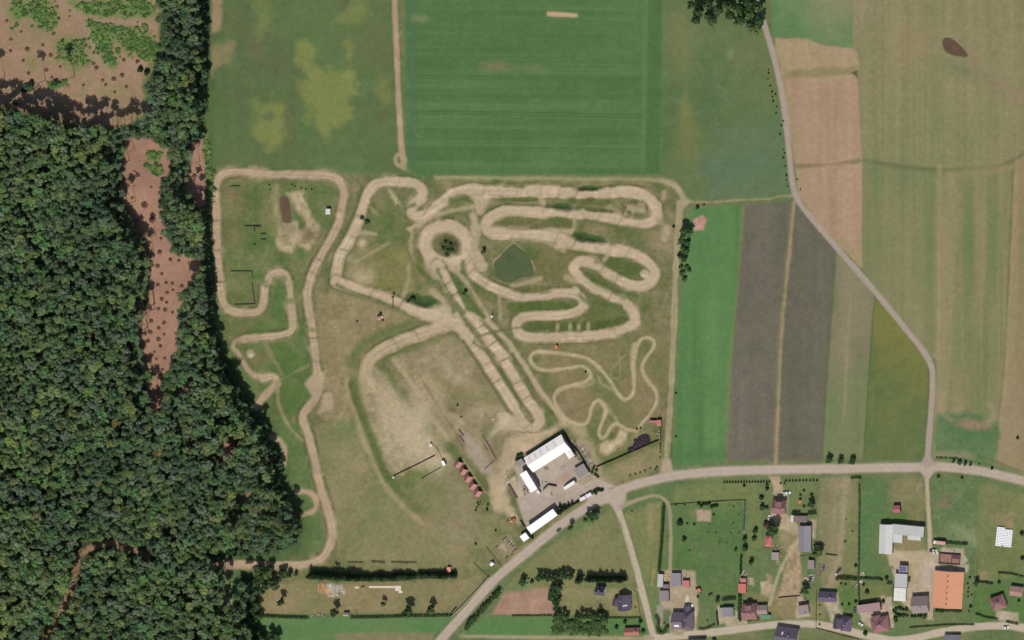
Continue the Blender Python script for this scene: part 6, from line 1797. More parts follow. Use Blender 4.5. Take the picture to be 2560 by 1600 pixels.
R_CABIN = mat('cabin_red_roof', (190, 130, 126), 0.7, 0.1, 0.8, 0.3, 0.05, 6.0)
R_STEEL = mat('pale_grey_metal_roof', (178, 176, 172), 0.5, 0.05, 0.2, 0.4, 0.03, 4.0)
R_LIGHT = mat('light_metal_roof', (196, 196, 188), 0.5, 0.05, 0.15, 0.4, 0.04, 3.0)
R_GREEN = mat('green_canopy_roof', (92, 136, 108), 0.6, 0.08, 0.5, 0.3, 0.05, 4.0)
W_CREAM = mat('cream_render', (206, 192, 166), 0.9, 0.06, 0.5)
W_WHITE = mat('white_render', (226, 222, 212), 0.9, 0.05, 0.5)
W_GREY = mat('grey_cladding', (158, 150, 144), 0.8, 0.06, 0.4, 0.3, 0.04, 3.0)
W_WOOD = mat('brown_board_wall', (108, 70, 54), 0.9, 0.15, 1.0, 0.2, 0.08, 6.0)
W_BRICK = mat('red_brick_wall', (150, 100, 82), 0.9, 0.18, 1.2)

b = building
def zp(x0, y0, u, v):
    return (x0 + u * 0.13229, y0 + v * 0.13229)

# -- works compound
b('hall', 'long white gabled works hall, largest roof of the compound', 'hall', *zp(1240, 1060, 957, 560), 110, 43, 32.3, 4.6, 6.6, 'gable', R_PINKWHITE, W_GREY, .25, windows=1, big=True, skylights=((-13, 3, 1.8, 4.5), (-8, 3, 1.8, 4.5), (-3, 3, 1.8, 4.5), (2.5, 3, 1.8, 4.5), (9, 3, 1.8, 4.5)))
b('annex', 'small pinkish white annex at the yard end of the long works hall', 'shed', *zp(1240, 1060, 1388, 567), 20, 17, 122, 3.6, 4.4, 'gable', R_PINKWHITE, W_GREY, .2, windows=1)
b('hall', 'white flat roofed hall set crosswise at the west side of the works yard', 'hall', *zp(1240, 1060, 616, 1088), 54, 19.5, -58.5, 6.2, 6.5, 'mono', R_WHITE, W_GREY, .2, windows=1, big=True)
b('lean_to', 'grey flat roofed lean-to at the west end of the long works hall', 'shed', *zp(1240, 1060, 450, 730), 18, 14, 32, 2.8, 3.1, 'mono', R_GREY, W_GREY, .15, windows=0)
b('workshop', 'square dark grey flat roofed workshop beside the works fence', 'workshop', *zp(1240, 1060, 1612, 890), 29, 27.5, 31, 3.0, 3.3, 'mono', R_GREY, mat('dark_wall', (86, 82, 82), .9), .15, windows=2)
b('shed', 'long low white shed between works yard and main road', 'shed', *zp(1240, 1210, 870, 708), 81, 20, 35.6, 5.0, 5.3, 'mono', R_WHITE, W_GREY, .2, windows=1, big=True)
b('shed', 'small square white shed at the end of the long white shed', 'shed', *zp(1240, 1210, 541, 1004), 17.5, 17, 36, 3.2, 3.5, 'mono', R_WHITE, W_GREY, .15, windows=1)
for i, (u, v) in enumerate(((495, 452), (586, 588), (678, 724), (768, 866), (862, 1000))):
    b('cabin', ('topmost', 'second', 'middle', 'fourth', 'lowest')[i] + ' of five red roofed cabins in a slanting row beside the paddock', 'cabin', *zp(1080, 1100, u, v), 16, 16, 52, 1.2, 4.2, 'gable', R_CABIN, W_WOOD, .3, windows=0, group='red roofed cabins', chim=())
b('cabin', 'small white site cabin west of the red roofed cabins', 'cabin', *zp(1080, 1100, 212, 440), 12.5, 7.5, -62, 2.3, 2.6, 'mono', R_WHITE, W_GREY, .1, windows=0)
b('cabin', 'white marshal cabin in the sand works near the western track', 'cabin', 820, 529, 14, 11.5, 88, 2.4, 2.7, 'mono', mat('off_white_roof', (206, 204, 192), .6, .04), W_GREY, .1, windows=0)
b('cabin', 'small white hut at the road gate of the circuit meadow', 'cabin', 1229, 1410, 9, 8, 35, 2.4, 3.0, 'gable', R_WHITE, W_WHITE, .15, windows=0)
b('kiosk', 'tiny white kiosk on the grass by the race straights', 'kiosk', 1229, 791, 4.6, 4.6, 10, 2.1, 2.6, 'hip', R_WHITE, W_WHITE, .1, windows=0)
b('kiosk', 'tiny white kiosk at the north end of the paddock fence', 'kiosk', 1076, 1113, 5.5, 5.5, 20, 2.1, 2.6, 'hip', R_WHITE, W_WHITE, .1, windows=0)
b('kiosk', 'tiny white kiosk at the west end of the brown paddock fence', 'kiosk', 983, 1194, 4, 4, 20, 1.8, 2.2, 'hip', R_WHITE, W_WHITE, .1, windows=0)
b('kiosk', 'small bright orange kiosk above the beginner trail', 'kiosk', 1391, 868, 5, 8.5, 0, 2.0, 2.3, 'mono', mat('orange_paint', (232, 120, 74), .5), mat('orange_wall', (214, 104, 62), .6), .1, windows=0)
b('shed', 'little red shed behind the east end of the long conifer row', 'shed', *zp(900, 1400, 1680, 185), 13, 9.5, 90, 2.0, 2.4, 'mono', mat('salmon_roof', (222, 146, 130), .7, .06), W_BRICK, .12, windows=0)
b('shed', 'red and pink low store in the fenced corner by the circuit lane', 'shed', *zp(1480, 1000, 1155, 408), 18, 6, 0, 2.1, 2.4, 'mono', mat('rose_roof', (170, 108, 108), .8, .1), W_WOOD, .12, windows=0)
b('shed', 'taller pink store standing at right angles beside the low store', 'shed', *zp(1480, 1000, 1268, 435), 15, 10.5, 90, 2.3, 2.9, 'mono', R_PALERED, W_WOOD, .12, windows=0)
b('shed', 'small grey garden shed beside the tall tree on the south hedge', 'shed', *zp(640, 1380, 1700, 1180), 14, 9, 0, 2.0, 2.9, 'gable', mat('weathered_roof', (160, 150, 134), .9, .12), W_GREY, .15, windows=0)

# -- cottages bottom centre
b('house', 'dark roofed cottage with a white east gable below the conifer row', 'house', *zp(1400, 1400, 752, 590), 24, 23, -8, 3.0, 6.3, 'gable', R_VIOLET, W_WHITE, .3, chim=((0, 1.0),))
r_ = b('house', 'larger dark violet house with a west wing on the cottage lawn', 'house', *zp(1400, 1400, 1205, 815), 38, 33, 90, 3.2, 7.2, 'gable', R_VIOLET, W_CREAM, .35, chim=((2, 1.2),), skylights=((-1.5, -1.5, .9, 3.4),))
b('house_wing', 'low dark wing joined to the larger violet cottage', 'house wing', *zp(1400, 1400, 1048, 800), 20, 14, 70, 2.6, 4.6, 'gable', R_VIOLET, W_CREAM, .3, windows=1)
b('house', 'low house with red north slope and pale south slope by the bottom track', 'house', *zp(1400, 1400, 1355, 1360), 38, 19, 1.5, 2.6, 4.6, 'gable', mat('brick_red_roof', (168, 108, 96), .8, .12, .8, .2, .06, 5), W_CREAM, .3, chim=((3, .6),))
# -- workshop yard
b('workshop', 'grey flat roofed garage at the top of the workshop yard', 'garage', *zp(1400, 1400, 2192, 370), 24.5, 32, 0, 2.4, 2.7, 'mono', R_GREYVIO, W_GREY, .15, windows=1)
b('shed', 'faded red shed right of the grey garage', 'shed', *zp(1640, 1400, 562, 455), 18, 18, 0, 2.2, 2.5, 'mono', R_PALERED, W_BRICK, .15, windows=0)
b('shed', 'long pale metal shed on the left side of the workshop yard', 'shed', *zp(1400, 1400, 1895, 390), 32, 13.5, 86, 2.6, 2.9, 'mono', R_STEEL, W_GREY, .12, windows=0)
b('shed', 'small grey violet lean-to between pale shed and brown garage', 'shed', *zp(1400, 1400, 2000, 500), 14, 10, 0, 2.5, 2.7, 'mono', mat('violet_grey', (122, 112, 118), .8), W_GREY, .12, windows=0)
b('garage', 'brown-grey flat roofed garage at the lower left of the workshop yard', 'garage', *zp(1400, 1400, 1962, 680), 24, 27, 0, 2.6, 2.8, 'mono', mat('brownish_flat_roof', (140, 126, 124), .8, .06), mat('dark_wall2', (82, 70, 76), .9), .12, windows=0)
b('shed', 'small rust red lean-to in the garden beside the yard', 'shed', *zp(1640, 1400, 790, 580), 14, 9, 20, 1.8, 2.2, 'mono', R_PALERED, W_WOOD, .12, windows=0)
b('farmhouse', 'large violet roofed farmhouse on the village street, west half', 'house', *zp(1640, 1400, 395, 1160), 27, 42, 0, 3.4, 7.0, 'gable', mat('violet_roof_a', (112, 100, 110), .6, .08, .7, .4, .06, 5), W_CREAM, .35, skylights=((0, -3.2, 3.6, 2.0),))
b('farmhouse', 'hipped east half of the violet roofed farmhouse with chimney', 'house', *zp(1640, 1400, 595, 1150), 46, 27, 90, 3.4, 7.0, 'hip', mat('violet_roof_b', (106, 92, 104), .6, .08, .7, .4, .06, 5), W_CREAM, .35, chim=((1.5, .8),))
b('porch', 'dark porch wing behind the violet farmhouse', 'porch', *zp(1640, 1400, 585, 950), 19, 18, 90, 2.6, 4.0, 'gable', R_VIOLET, W_CREAM, .25, windows=1)
b('house', 'small house with smooth grey roof beside the front lawn', 'house', *zp(1640, 1400, 1357, 985), 23, 27, 90, 3.0, 3.4, 'mono', R_GREYVIO, W_CREAM, .25)
b('annex', 'narrow pinkish annex joined to the small grey roofed house', 'annex', *zp(1640, 1400, 1228, 1000), 25, 10, 90, 2.4, 2.7, 'mono', mat('pinkish_felt', (166, 146, 136), .8), W_BRICK, .15, windows=0)
b('house', 'maroon roofed house with dormer left of the green canopy', 'house', *zp(1640, 1400, 1757, 985), 36, 40, 2, 3.2, 6.6, 'gable', R_MAROON, W_CREAM, .35, chim=((1.5, -1.2),), dormer=(0, 3.4, 4.2, 3.2))
b('house', 'lower brownish house adjoining the maroon house on its right', 'house', *zp(1640, 1400, 2000, 945), 26, 23, 2, 2.8, 4.4, 'gable', mat('brown_grey_roof', (146, 130, 120), .8, .08, .7, .3, .05, 5), W_CREAM, .3)
b('canopy', 'green roofed canopy on the street side of the brownish house', 'canopy', *zp(1640, 1400, 2072, 1075), 25, 10, 2, 2.3, 2.5, 'mono', R_GREEN, W_CREAM, .4, windows=0)
b('shed', 'bright red flat shed beside the clipped shrub column', 'shed', *zp(1640, 1400, 1628, 535), 19, 23, 0, 2.3, 2.6, 'mono', R_RED, W_BRICK, .15, windows=0)
b('shed', 'small pink shed directly above the bright red one', 'shed', *zp(1640, 1400, 1648, 385), 15, 10, 0, 2.0, 2.2, 'mono', R_PALERED, W_BRICK, .12, windows=0)
# -- north farmstead
b('house', 'maroon house with central dormer at the end of the pale drive', 'house', *zp(1800, 1180, 1112, 668), 34, 35, -3, 3.2, 6.8, 'gable', R_MAROON, W_CREAM, .35, chim=((1.2, -1.0),), dormer=(0, 2.6, 4.0, 3.4))
b('garage', 'flat brown-grey garage below the clipped dark hedge', 'garage', *zp(1800, 1180, 1515, 890), 33, 16, -2, 2.5, 2.7, 'mono', mat('brown_felt', (122, 106, 102), .8, .07), W_CREAM, .15, windows=0)
b('shed', 'narrow white shed at the west end of the flat garage', 'shed', *zp(1800, 1180, 1362, 880), 16, 6.5, 88, 2.2, 2.4, 'mono', mat('greenish_white', (206, 208, 192), .7), W_WHITE, .1, windows=0)
b('barn', 'long blue-grey barn with violet edge running down the farmyard', 'barn', *zp(1800, 1180, 1600, 1262), 64, 31, 90, 3.6, 4.8, 'gable', R_GREYVIO, W_GREY, .25, windows=1, big=True)
b('barn', 'red hipped outbuilding with pale west wall in the farmyard', 'barn', *zp(1800, 1180, 908, 1310), 26, 17, 88, 2.6, 4.2, 'hip', R_RED, W_WHITE, .2, windows=1)
b('outbuilding', 'dark brown hut half hidden by the spreading farmyard tree', 'hut', *zp(1800, 1180, 868, 1005), 14, 13, 20, 2.6, 4.0, 'hip', mat('dark_brown_roof', (76, 56, 54), .8), W_WOOD, .2, windows=0)
b('shed', 'little grey shed among the farmyard junk', 'shed', *zp(1860, 1380, 590, 80), 18, 19, 0, 2.0, 2.3, 'mono', mat('grey_board', (152, 140, 134), .8), W_GREY, .12, windows=0)
b('shed', 'mauve-grey shed in the green plot below the long barn', 'shed', *zp(1860, 1380, 1268, 235), 16, 22, 0, 2.6, 2.9, 'mono', R_MAUVE, mat('dark_maroon_wall', (74, 50, 54), .9), .15, windows=0)
b('shed', 'small white topped hut under the large tree by the long barn', 'hut', *zp(1800, 1180, 1850, 1405), 11, 6, 0, 2.4, 2.6, 'mono', mat('pale_lid', (176, 160, 150), .7), W_WOOD, .12, windows=0)
b('house', 'long dark violet roofed house on the narrow lawn', 'house', *zp(1860, 1380, 1572, 855), 44, 25, -3, 3.0, 5.2, 'gable', mat('deep_violet_roof', (94, 82, 104), .6, .08, .7, .4, .06, 5), W_CREAM, .3, chim=((3, .5),))
b('house', 'small old house with mauve roof and cream walls near the street', 'house', *zp(1860, 1380, 1122, 1095), 27, 24, 10, 2.8, 3.6, 'mono', R_MAUVE, W_CREAM, .3, chim=((1, -2.4),))
b('house', 'violet house with hipped roof and forward wing by the curved walk', 'house', *zp(1860, 1380, 1925, 1370), 36, 26, 84, 3.2, 6.2, 'hip', mat('violet_roof_c', (98, 84, 104), .6, .08, .7, .4, .06, 5), W_CREAM, .3, chim=((0, .6),))
b('house_wing', 'darker gabled wing on the west side of the curved walk house', 'house wing', *zp(1860, 1380, 1765, 1360), 24, 22, 84, 3.0, 5.2, 'gable', mat('violet_roof_d', (84, 70, 88), .6, .08, .7, .4, .06, 5), W_CREAM, .3, windows=1)
b('house', 'big dark roofed house at the bottom edge below the street', 'house', 1966, 1592, 56, 44, -8, 3.2, 6.4, 'gable', mat('violet_roof_e', (96, 84, 100), .6, .08, .7, .4, .06, 5), W_CREAM, .35, chim=((2, 1.5),), skylights=((-3, 2.5, 1.3, 2.2),))
b('house', 'dark roof cut by the bottom edge below the violet farmhouse', 'house', 1741, 1616, 46, 34, 3, 3.2, 5.6, 'gable', R_VIOLET, W_CREAM, .3)
b('shed', 'small dark hut at the bottom edge of the street bend', 'hut', 1784, 1606, 10, 14, 10, 2.2, 3.2, 'gable', mat('dark_roof', (92, 76, 78), .8), W_WOOD, .2, windows=0)
# -- eastern farmstead
b('barn', 'long pink-grey barn roof left of the orchard', 'barn', *zp(2140, 1400, 245, 905), 57, 21, 8, 3.6, 4.2, 'mono', mat('pink_grey_roof', (158, 130, 128), .8, .06, .3, .2, .03, 4), W_BRICK, .2, windows=1, big=True)
b('house', 'hipped maroon house with forward gable below the pink-grey barn', 'house', *zp(2140, 1400, 445, 1225), 44, 38, 10, 3.4, 6.8, 'hip', R_MAROON, W_CREAM, .35, chim=((1, .5),))
b('house_wing', 'maroon gabled wing on the north side of the hipped house', 'house wing', *zp(2140, 1400, 385, 1150), 26, 20, 100, 3.2, 5.6, 'gable', R_MAROON, W_CREAM, .3, windows=1)
b('house', 'mauve roofed house between orchard bushes and orange barn', 'house', *zp(2140, 1400, 1205, 850), 42, 42, 3, 3.4, 6.6, 'gable', R_MAUVE, W_CREAM, .35, chim=((.8, -1.5),))
b('barn', 'very large barn with orange tiled roof and ridge vents', 'barn', *zp(2140, 1400, 1735, 565), 92, 75, 86.3, 3.6, 5.4, 'gable', R_ORANGE, W_CREAM, .3, windows=2, big=True, vents=6)
b('shed', 'pale grey metal shed left of the village lane, middle of three roofs', 'shed', *zp(2140, 1400, 850, 390), 31, 35, -3, 3.0, 3.4, 'mono', R_STEEL, W_GREY, .15, windows=1)
b('shed', 'bright white striped metal roof below the pale grey one', 'shed', *zp(2140, 1400, 832, 650), 30, 33, -4, 3.0, 3.3, 'mono', mat('white_striped_roof', (216, 214, 200), .5, .08, .4, .4, .14, 1.2), W_GREY, .15, windows=1)
sol = b('shed', 'small store carrying glossy violet solar panels', 'shed', *zp(2140, 1400, 892, 168), 22, 17, -4, 3.0, 3.6, 'mono', mat('violet_store_roof', (150, 138, 140), .7), W_GREY, .15, windows=0)
mp = mat('solar_panel', (92, 96, 134), .12, .1, 1.0, .9, .25, 5.0)
for i in range(3):
    o = MB().box(-.8, -1.9, 0, .8, 1.9, .06).build('solar_panel', mp, sol, (-1.9 + i * 1.75, 0, 3.38))
    o.rotation_euler = (math.atan(.6 / 5.1), 0, 0)
b('barn', 'pale grey west wing of the L-shaped metal barn', 'barn', *zp(2140, 1260, 562, 665), 73, 33, 88.5, 4.2, 5.2, 'gable', R_LIGHT, W_GREY, .2, windows=1, big=True)
b('barn', 'long grey north wing of the L-shaped metal barn', 'barn', *zp(2140, 1260, 985, 500), 79, 26, -5.5, 3.8, 4.4, 'mono', R_STEEL, W_GREY, .2, windows=1, big=True)
b('lean_to', 'white lean-to in the inner corner of the L-shaped metal barn', 'shed', *zp(2140, 1260, 785, 640), 25, 24, -4, 3.0, 3.4, 'mono', R_LIGHT, W_GREY, .15, windows=0)
b('lean_to', 'pale canopy along the yard side of the long grey barn wing', 'shed', *zp(2140, 1260, 1105, 625), 33, 15, -5, 3.0, 3.2, 'mono', R_LIGHT, W_GREY, .15, windows=0)
b('hut', 'small rose red hut on the grass above the metal barn', 'hut', *zp(2140, 1260, 768, 95), 18, 18, 3, 2.6, 3.8, 'gable', mat('rose_hut_roof', (160, 98, 102), .8, .1), W_WOOD, .2, windows=0)
b('house', 'hipped maroon house in the garden near the right edge', 'house', 2494, 1508, 36, 34, 20, 3.2, 6.4, 'hip', R_MAROON, W_CREAM, .35, chim=((.5, .8),))
b('house', 'pink roofed house cut by the right edge', 'house', 2540, 1479, 31, 24, -8, 3.0, 4.4, 'gable', mat('pink_tile_roof', (164, 124, 116), .8, .08, .7, .2, .05, 5), W_CREAM, .3)
b('house', 'pale roofed bungalow at the bottom edge near the right corner', 'house', 2380, 1600, 40, 24, 0, 2.8, 4.2, 'gable', R_GREYVIO, W_WHITE, .3)
# unfinished brick shell
x, y = P(*zp(2140, 1260, 1775, 1035))
e = empty('building_shell', (x, y, 0), math.radians(-5))
tag(e, 'roofless red brick shell of a burnt building above the orange barn', 'ruin')
L2, W2 = 53 * M / 2, 26 * M / 2
w = MB().box(-L2, -W2, 0, L2, -W2 + .4, 1.0).box(-L2, W2 - .4, 0, L2, W2, 1.6).box(-L2, -W2 + .4, 0, -L2 + .4, W2 - .4, 1.5).box(L2 - .4, -W2 + .4, 0, L2, W2 - .4, 1.5).box(1.5, -W2 + .4, 0, 1.8, W2 - .4, 1.3)
w.build('wall', mat('sooty_brick', (104, 78, 66), .95, .25, 1.5), e)
MB().box(-L2 + .4, -W2 + .4, .02, 1.5, W2 - .4, .25).box(1.8, -W2 + .4, .02, L2 - .4, W2 - .4, .2).build('floor_slab', mat('brick_rubble', (146, 112, 98), .95, .3, .8), e)
MB().box(2.2, .6, .2, L2 - .6, W2 - .5, .9).build('collapsed_roof', mat('purple_sheet', (92, 62, 72), .8, .25, .8), e)


# ------------------------------------------------------------------ vehicles
def car(sx, sy, ang, rgb, label, group=None, L=4.3):
    x, y = P(sx, sy)
    e = empty('parked_car', (x, y, gz(x, y)), math.radians(ang))
    tag(e, label, 'car', group)
    bm_ = mat('car_paint_%d_%d_%d' % rgb, rgb, .3, .02, 1, .6)
    h = L / 2
    pr = [(-h, .35), (-h, .85), (-h * .9, .95), (-h * .3, .98), (h * .35, .95), (h * .92, .8), (h, .6), (h, .35)]
    n = len(pr)
    mb = MB()
    mb.poly([(a, -.85, z) for a, z in pr] + [(a, .85, z) for a, z in pr], [(i, n + i, n + (i + 1) % n, (i + 1) % n) for i in range(n)] + [tuple(range(n)), tuple(reversed(range(n, 2 * n)))])
    link('body', fixn(mb.mesh('body', bm_)), e)
    mb = MB()
    mb.poly([(-h * .86, -.8, .97), (h * .42, -.8, .97), (h * .42, .8, .97), (-h * .86, .8, .97), (-h * .62, -.62, 1.42), (h * .08, -.62, 1.42), (h * .08, .62, 1.42), (-h * .62, .62, 1.42)], [(0, 1, 5, 4), (1, 2, 6, 5), (2, 3, 7, 6), (3, 0, 4, 7), (3, 2, 1, 0)])
    link('window_band', fixn(mb.mesh('window_band', M_GLASS)), e)
    MB().box(-h * .63, -.64, 1.42, h * .09, .64, 1.47).build('roof', bm_, e)
    for a in (-h * .6, h * .62):
        for s in (-1, 1):
            MB().cyl((a, s * .72, .32), (a, s * .9, .32), .32, .32, 12).build('wheel', M_RUBBER, e)
    for s in (-1, 1):
        MB().box(h - .02, s * .6 - .15, .62, h + .03, s * .6 + .15, .74).build('headlight', M_FRAME, e)
    return e


car(*zp(1800, 1180, 938, 862), 80, (236, 236, 232), 'white car parked beside the spreading farmyard tree')
car(*zp(1800, 1180, 1285, 390), 5, (236, 238, 240), 'white car parked north of the maroon house with dormer', L=4.6)
car(*zp(1800, 1180, 1235, 385), 5, (176, 178, 176), 'silver car next to the white one north of the maroon house', L=3.6)
car(*zp(1640, 1400, 650, 858), 10, (240, 240, 238), 'white car behind the violet farmhouse, right one', L=4.4)
car(*zp(1640, 1400, 590, 855), 10, (214, 214, 210), 'pale grey car behind the violet farmhouse, left one', L=4.0)
car(*zp(1860, 1380, 1800, 345), 50, (64, 62, 62), 'dark car on the dry plot above the thick hedge')
car(*zp(1860, 1380, 1765, 400), 60, (206, 202, 194), 'pale car on the dry plot beside the dark one', L=3.8)
car(*zp(2140, 1260, 1505, 915), 0, (222, 216, 206), 'cream car by the yard left of the brick shell, lower one', L=3.9)
car(*zp(2140, 1260, 1490, 870), -8, (214, 208, 194), 'cream car by the yard left of the brick shell, upper one', L=3.9)
car(*zp(2140, 1260, 1440, 880), -8, (72, 62, 56), 'dark brown car at the lane edge left of the brick shell', L=3.7)
car(*zp(2140, 1400, 95, 1200), -40, (232, 230, 226), 'white car in the yard left of the hipped maroon house', L=4.0)
car(*zp(1860, 1380, 1255, 510), 80, (84, 78, 98), 'bluish dark car among the scrap in the green plot')
car(*zp(1860, 1380, 1505, 300), 80, (112, 104, 120), 'grey-violet car beside the long timber stack')
car(*zp(1860, 1380, 2095, 1100), 80, (92, 88, 108), 'blue-grey car at the west end of the pink-grey barn')
car(*zp(2140, 1400, 1010, 360), 84, (70, 66, 62), 'dark car in the yard beside the pale grey metal shed', L=4.0)
car(2516, 1568, 5, (228, 228, 226), 'white car at the lower right corner by the street')
car(*zp(1240, 1210, 1195, 872), 37, (106, 98, 96), 'small dark car on the main road beside the long white shed', L=3.8)


def lorry(sx, sy, ang, label, L=10.0, W=2.4, boxrgb=(236, 232, 220), cabrgb=(236, 230, 214)):
    x, y = base_of(sx, sy, 2.5)
    e = empty('lorry', (x, y, gz(x, y)), math.radians(ang))
    tag(e, label, 'lorry')
    MB().box(-L / 2 + 2.3, -W / 2, 1.0, L / 2, W / 2, 3.3).build('cargo_box', mat('lorry_box_%d' % boxrgb[0], boxrgb, .5, .04), e)
    mb = MB()
    mb.poly([(-L / 2, -1.15, .6), (-L / 2 + 2, -1.15, .6), (-L / 2 + 2, 1.15, .6), (-L / 2, 1.15, .6), (-L / 2, -1.15, 1.7), (-L / 2, 1.15, 1.7), (-L / 2 + .5, -1.1, 2.7), (-L / 2 + .5, 1.1, 2.7), (-L / 2 + 2, -1.1, 2.7), (-L / 2 + 2, 1.1, 2.7)],
            [(0, 3, 2, 1), (0, 4, 5, 3), (4, 6, 7, 5), (6, 8, 9, 7), (8, 1, 2, 9), (0, 1, 8, 6, 4), (3, 5, 7, 9, 2)])
    c = link('cab', fixn(mb.mesh('cab', mat('cab_%d' % cabrgb[0], cabrgb, .4, .03))), e)
    mb = MB()
    mb.poly([(-L / 2 - .01, -1.0, 1.75), (-L / 2 - .01, 1.0, 1.75), (-L / 2 + .42, .95, 2.6), (-L / 2 + .42, -.95, 2.6)], [(0, 1, 2, 3)])
    mb.build('windscreen', M_GLASS, c, (-.03, 0, .02))
    MB().box(-L / 2 + .3, -.5, .55, L / 2, .5, .95).build('chassis', M_RUBBER, e)
    for a in (-L / 2 + 1, L / 2 - 2.8, L / 2 - 1.5):
        for s in (-1, 1):
            MB().cyl((a, s * .85, .5), (a, s * 1.15, .5), .5, .5, 12).build('wheel', M_RUBBER, e)
    return e


lorry(*zp(1240, 1060, 1385, 1160), 33, 'long white box lorry parked at the works yard edge')
lorry(*zp(2140, 1260, 1575, 728), -5, 'red and white lorry parked left of the straight dark hedge', 9.5, 2.4, (204, 156, 146), (240, 228, 212))


def container(sx, sy, ang, L, label, group=None):
    x, y = base_of(sx, sy, 2.4)
    e = empty('container', (x, y, gz(x, y)), math.radians(ang))
    tag(e, label, 'container', group)
    m = mat('container_white', (226, 222, 222), .5, .04, .5, .4, .05, 6)
    MB().box(-L / 2, -1.22, .12, L / 2, 1.22, 2.4).build('body', m, e)
    MB().box(-L / 2 - .03, -1.25, 2.4, L / 2 + .03, 1.25, 2.5).build('lid', m, e)
    MB().box(L / 2, -1.1, .2, L / 2 + .05, 1.1, 2.3).build('door', M_STEEL, e)


container(*zp(1240, 1060, 1633, 1412), 28, 4.6, 'white container by the works entrance, left of a pair')
container(*zp(1240, 1060, 1747, 1347), 28, 4.6, 'white container by the works entrance, right of a pair')
container(*zp(1240, 1060, 800, 1290), 30, 1.8, 'tiny white tank box at the foot of the crosswise white hall')

# orange excavator on the dirt west of the long white shed
x, y = P(1284, 1299)
e = empty('excavator', (x, y, gz(x, y)), math.radians(200))
tag(e, 'rusty orange-brown digger on the dirt west of the long white shed', 'excavator')
mo = mat('rusty_orange', (186, 104, 62), .6, .2, 1.0)
for s in (-1, 1):
    MB().box(-1.6, s * 1.0 - .28, 0, 1.6, s * 1.0 + .28, .75).build('crawler_track', M_RUBBER, e)
MB().box(-1.9, -1.1, .8, 1.0, 1.1, 1.7).build('body', mo, e)
MB().box(-.2, .2, 1.7, 1.0, 1.05, 2.7).build('cab', M_GLASS, e)
MB().box(-.25, .15, 2.7, 1.05, 1.1, 2.8).build('cab_roof', mat('cab_cream', (236, 214, 180), .5), e)
mb = MB()
mb.cyl((.8, -.4, 1.5), (3.0, -.4, 3.6), .26, .2, 6).cyl((3.0, -.4, 3.6), (4.6, -.4, 1.6), .2, .16, 6)
a = mb.build('boom', mo, e)
MB().box(4.2, -.8, .7, 4.9, 0, 1.6).build('bucket', M_DARKWOOD, a)


# ------------------------------------------------------------------ fences, walls, barriers
def fence(pts, h, label, m, name='fence', th=0.08, solid=True, step=3.0, cat='fence'):
    W = [Vector((*P(*p), 0)) for p in pts]
    e = empty(name, tuple(W[0]))
    tag(e, label, cat)
    pan, post = MB(), []
    for a, c in zip(W[:-1], W[1:]):
        d = c - a
        L = d.length
        an = math.atan2(d.y, d.x)
        n = max(1, int(L / step))
        for i in range(n):
            p, q = a + d * (i / n), a + d * ((i + 1) / n)
            z = (gz(p.x, p.y) + gz(q.x, q.y)) / 2
            o, l_ = p - W[0], (q - p).length - 0.14
            c_, s_ = math.cos(an), math.sin(an)

            def bx(z0, z1):
                pts_ = []
                for zz in (z0, z1):
                    for u, v in ((.07, -th / 2), (.07 + l_, -th / 2), (.07 + l_, th / 2), (.07, th / 2)):
                        pts_.append((o.x + u * c_ - v * s_, o.y + u * s_ + v * c_, z + zz))
                pan.poly(pts_, [(3, 2, 1, 0), (4, 5, 6, 7), (0, 1, 5, 4), (1, 2, 6, 5), (2, 3, 7, 6), (3, 0, 4, 7)])
            if solid:
                bx(.05, h - .06)
            else:
                bx(h * .35, h * .5)
                bx(h * .75, h * .9)
            post.append((o, an, z))
        post.append((c - W[0], an, gz(c.x, c.y)))
    pan.build('panel', m, e)
    pm = MB().box(-.07, -.07, 0, .07, .07, h).mesh('post', m)
    step_ = max(1, len(post) // 90 + 1)
    for o, an, z in post[::step_]:
        pp = link('post', pm, e, (o.x, o.y, z))
        pp.rotation_euler = (0, 0, an)
    return e


M_TYRE = mat('weathered_tyres', (70, 72, 62), .9, .2, 2.0)
F_DARK = mat('tarred_boards', (74, 58, 46), .9, .2, 1.0)
F_CONC = mat('concrete_panels', (190, 184, 170), .9, .08, .6)
F_GREEN = mat('green_mesh_panels', (74, 92, 58), .8, .1)
F_PALE = mat('pale_rails', (176, 164, 132), .9, .1)
F_BROWN = mat('brown_boards', (118, 78, 58), .9, .15, 1.0)
fence(T(2, 2, '800,1392 1390,1135'), 2.0, 'long dark board fence slanting from the works to the lane corner', F_DARK, th=.12)
fence(T(2, 2, '1408,895 1412,1020 1408,1130'), 1.6, 'dark fence along the lane beside the pink stores', F_DARK)
fence(T(1, 2, '1310,1472 1500,1380 1690,1284'), 1.5, 'brown board fence across the paddock end', F_BROWN, th=.12)
fence(T(1, 2, '1560,1502 1650,1450 1750,1395'), 1.0, 'low green fence parallel to the brown paddock fence', F_GREEN)
fence(T(1, 2, '1680,1170 1740,1260 1770,1330'), 1.0, 'thin wire fence by the white kiosk and site cabin', F_GREEN, solid=False)
fence(T(1, 3, '2205,915 2100,1035 1990,1150 1850,1290'), 2.0, 'pale concrete panel fence along the main road', F_CONC, th=.14)
fence(T(1, 3, '2060,780 2130,850 2205,915'), 1.2, 'brown fence slanting to the roadside gate', F_BROWN, solid=False)
fence(T(1, 3, '1850,1255 1895,1205'), 2.0, 'short dark gate wing by the south end of the concrete fence', F_DARK)
fence(T(1, 3, '2178,628 2315,805'), 1.1, 'wooden rail fence on the west side of the rail court', F_DARK, solid=False)
fence(T(0, 1, '2180,1050 2385,1050 2385,1110'), 0.7, 'dark tyre barrier at the top of the practice rectangle', M_TYRE, 'tyre_barrier', .55, True, 1.6, 'barrier')
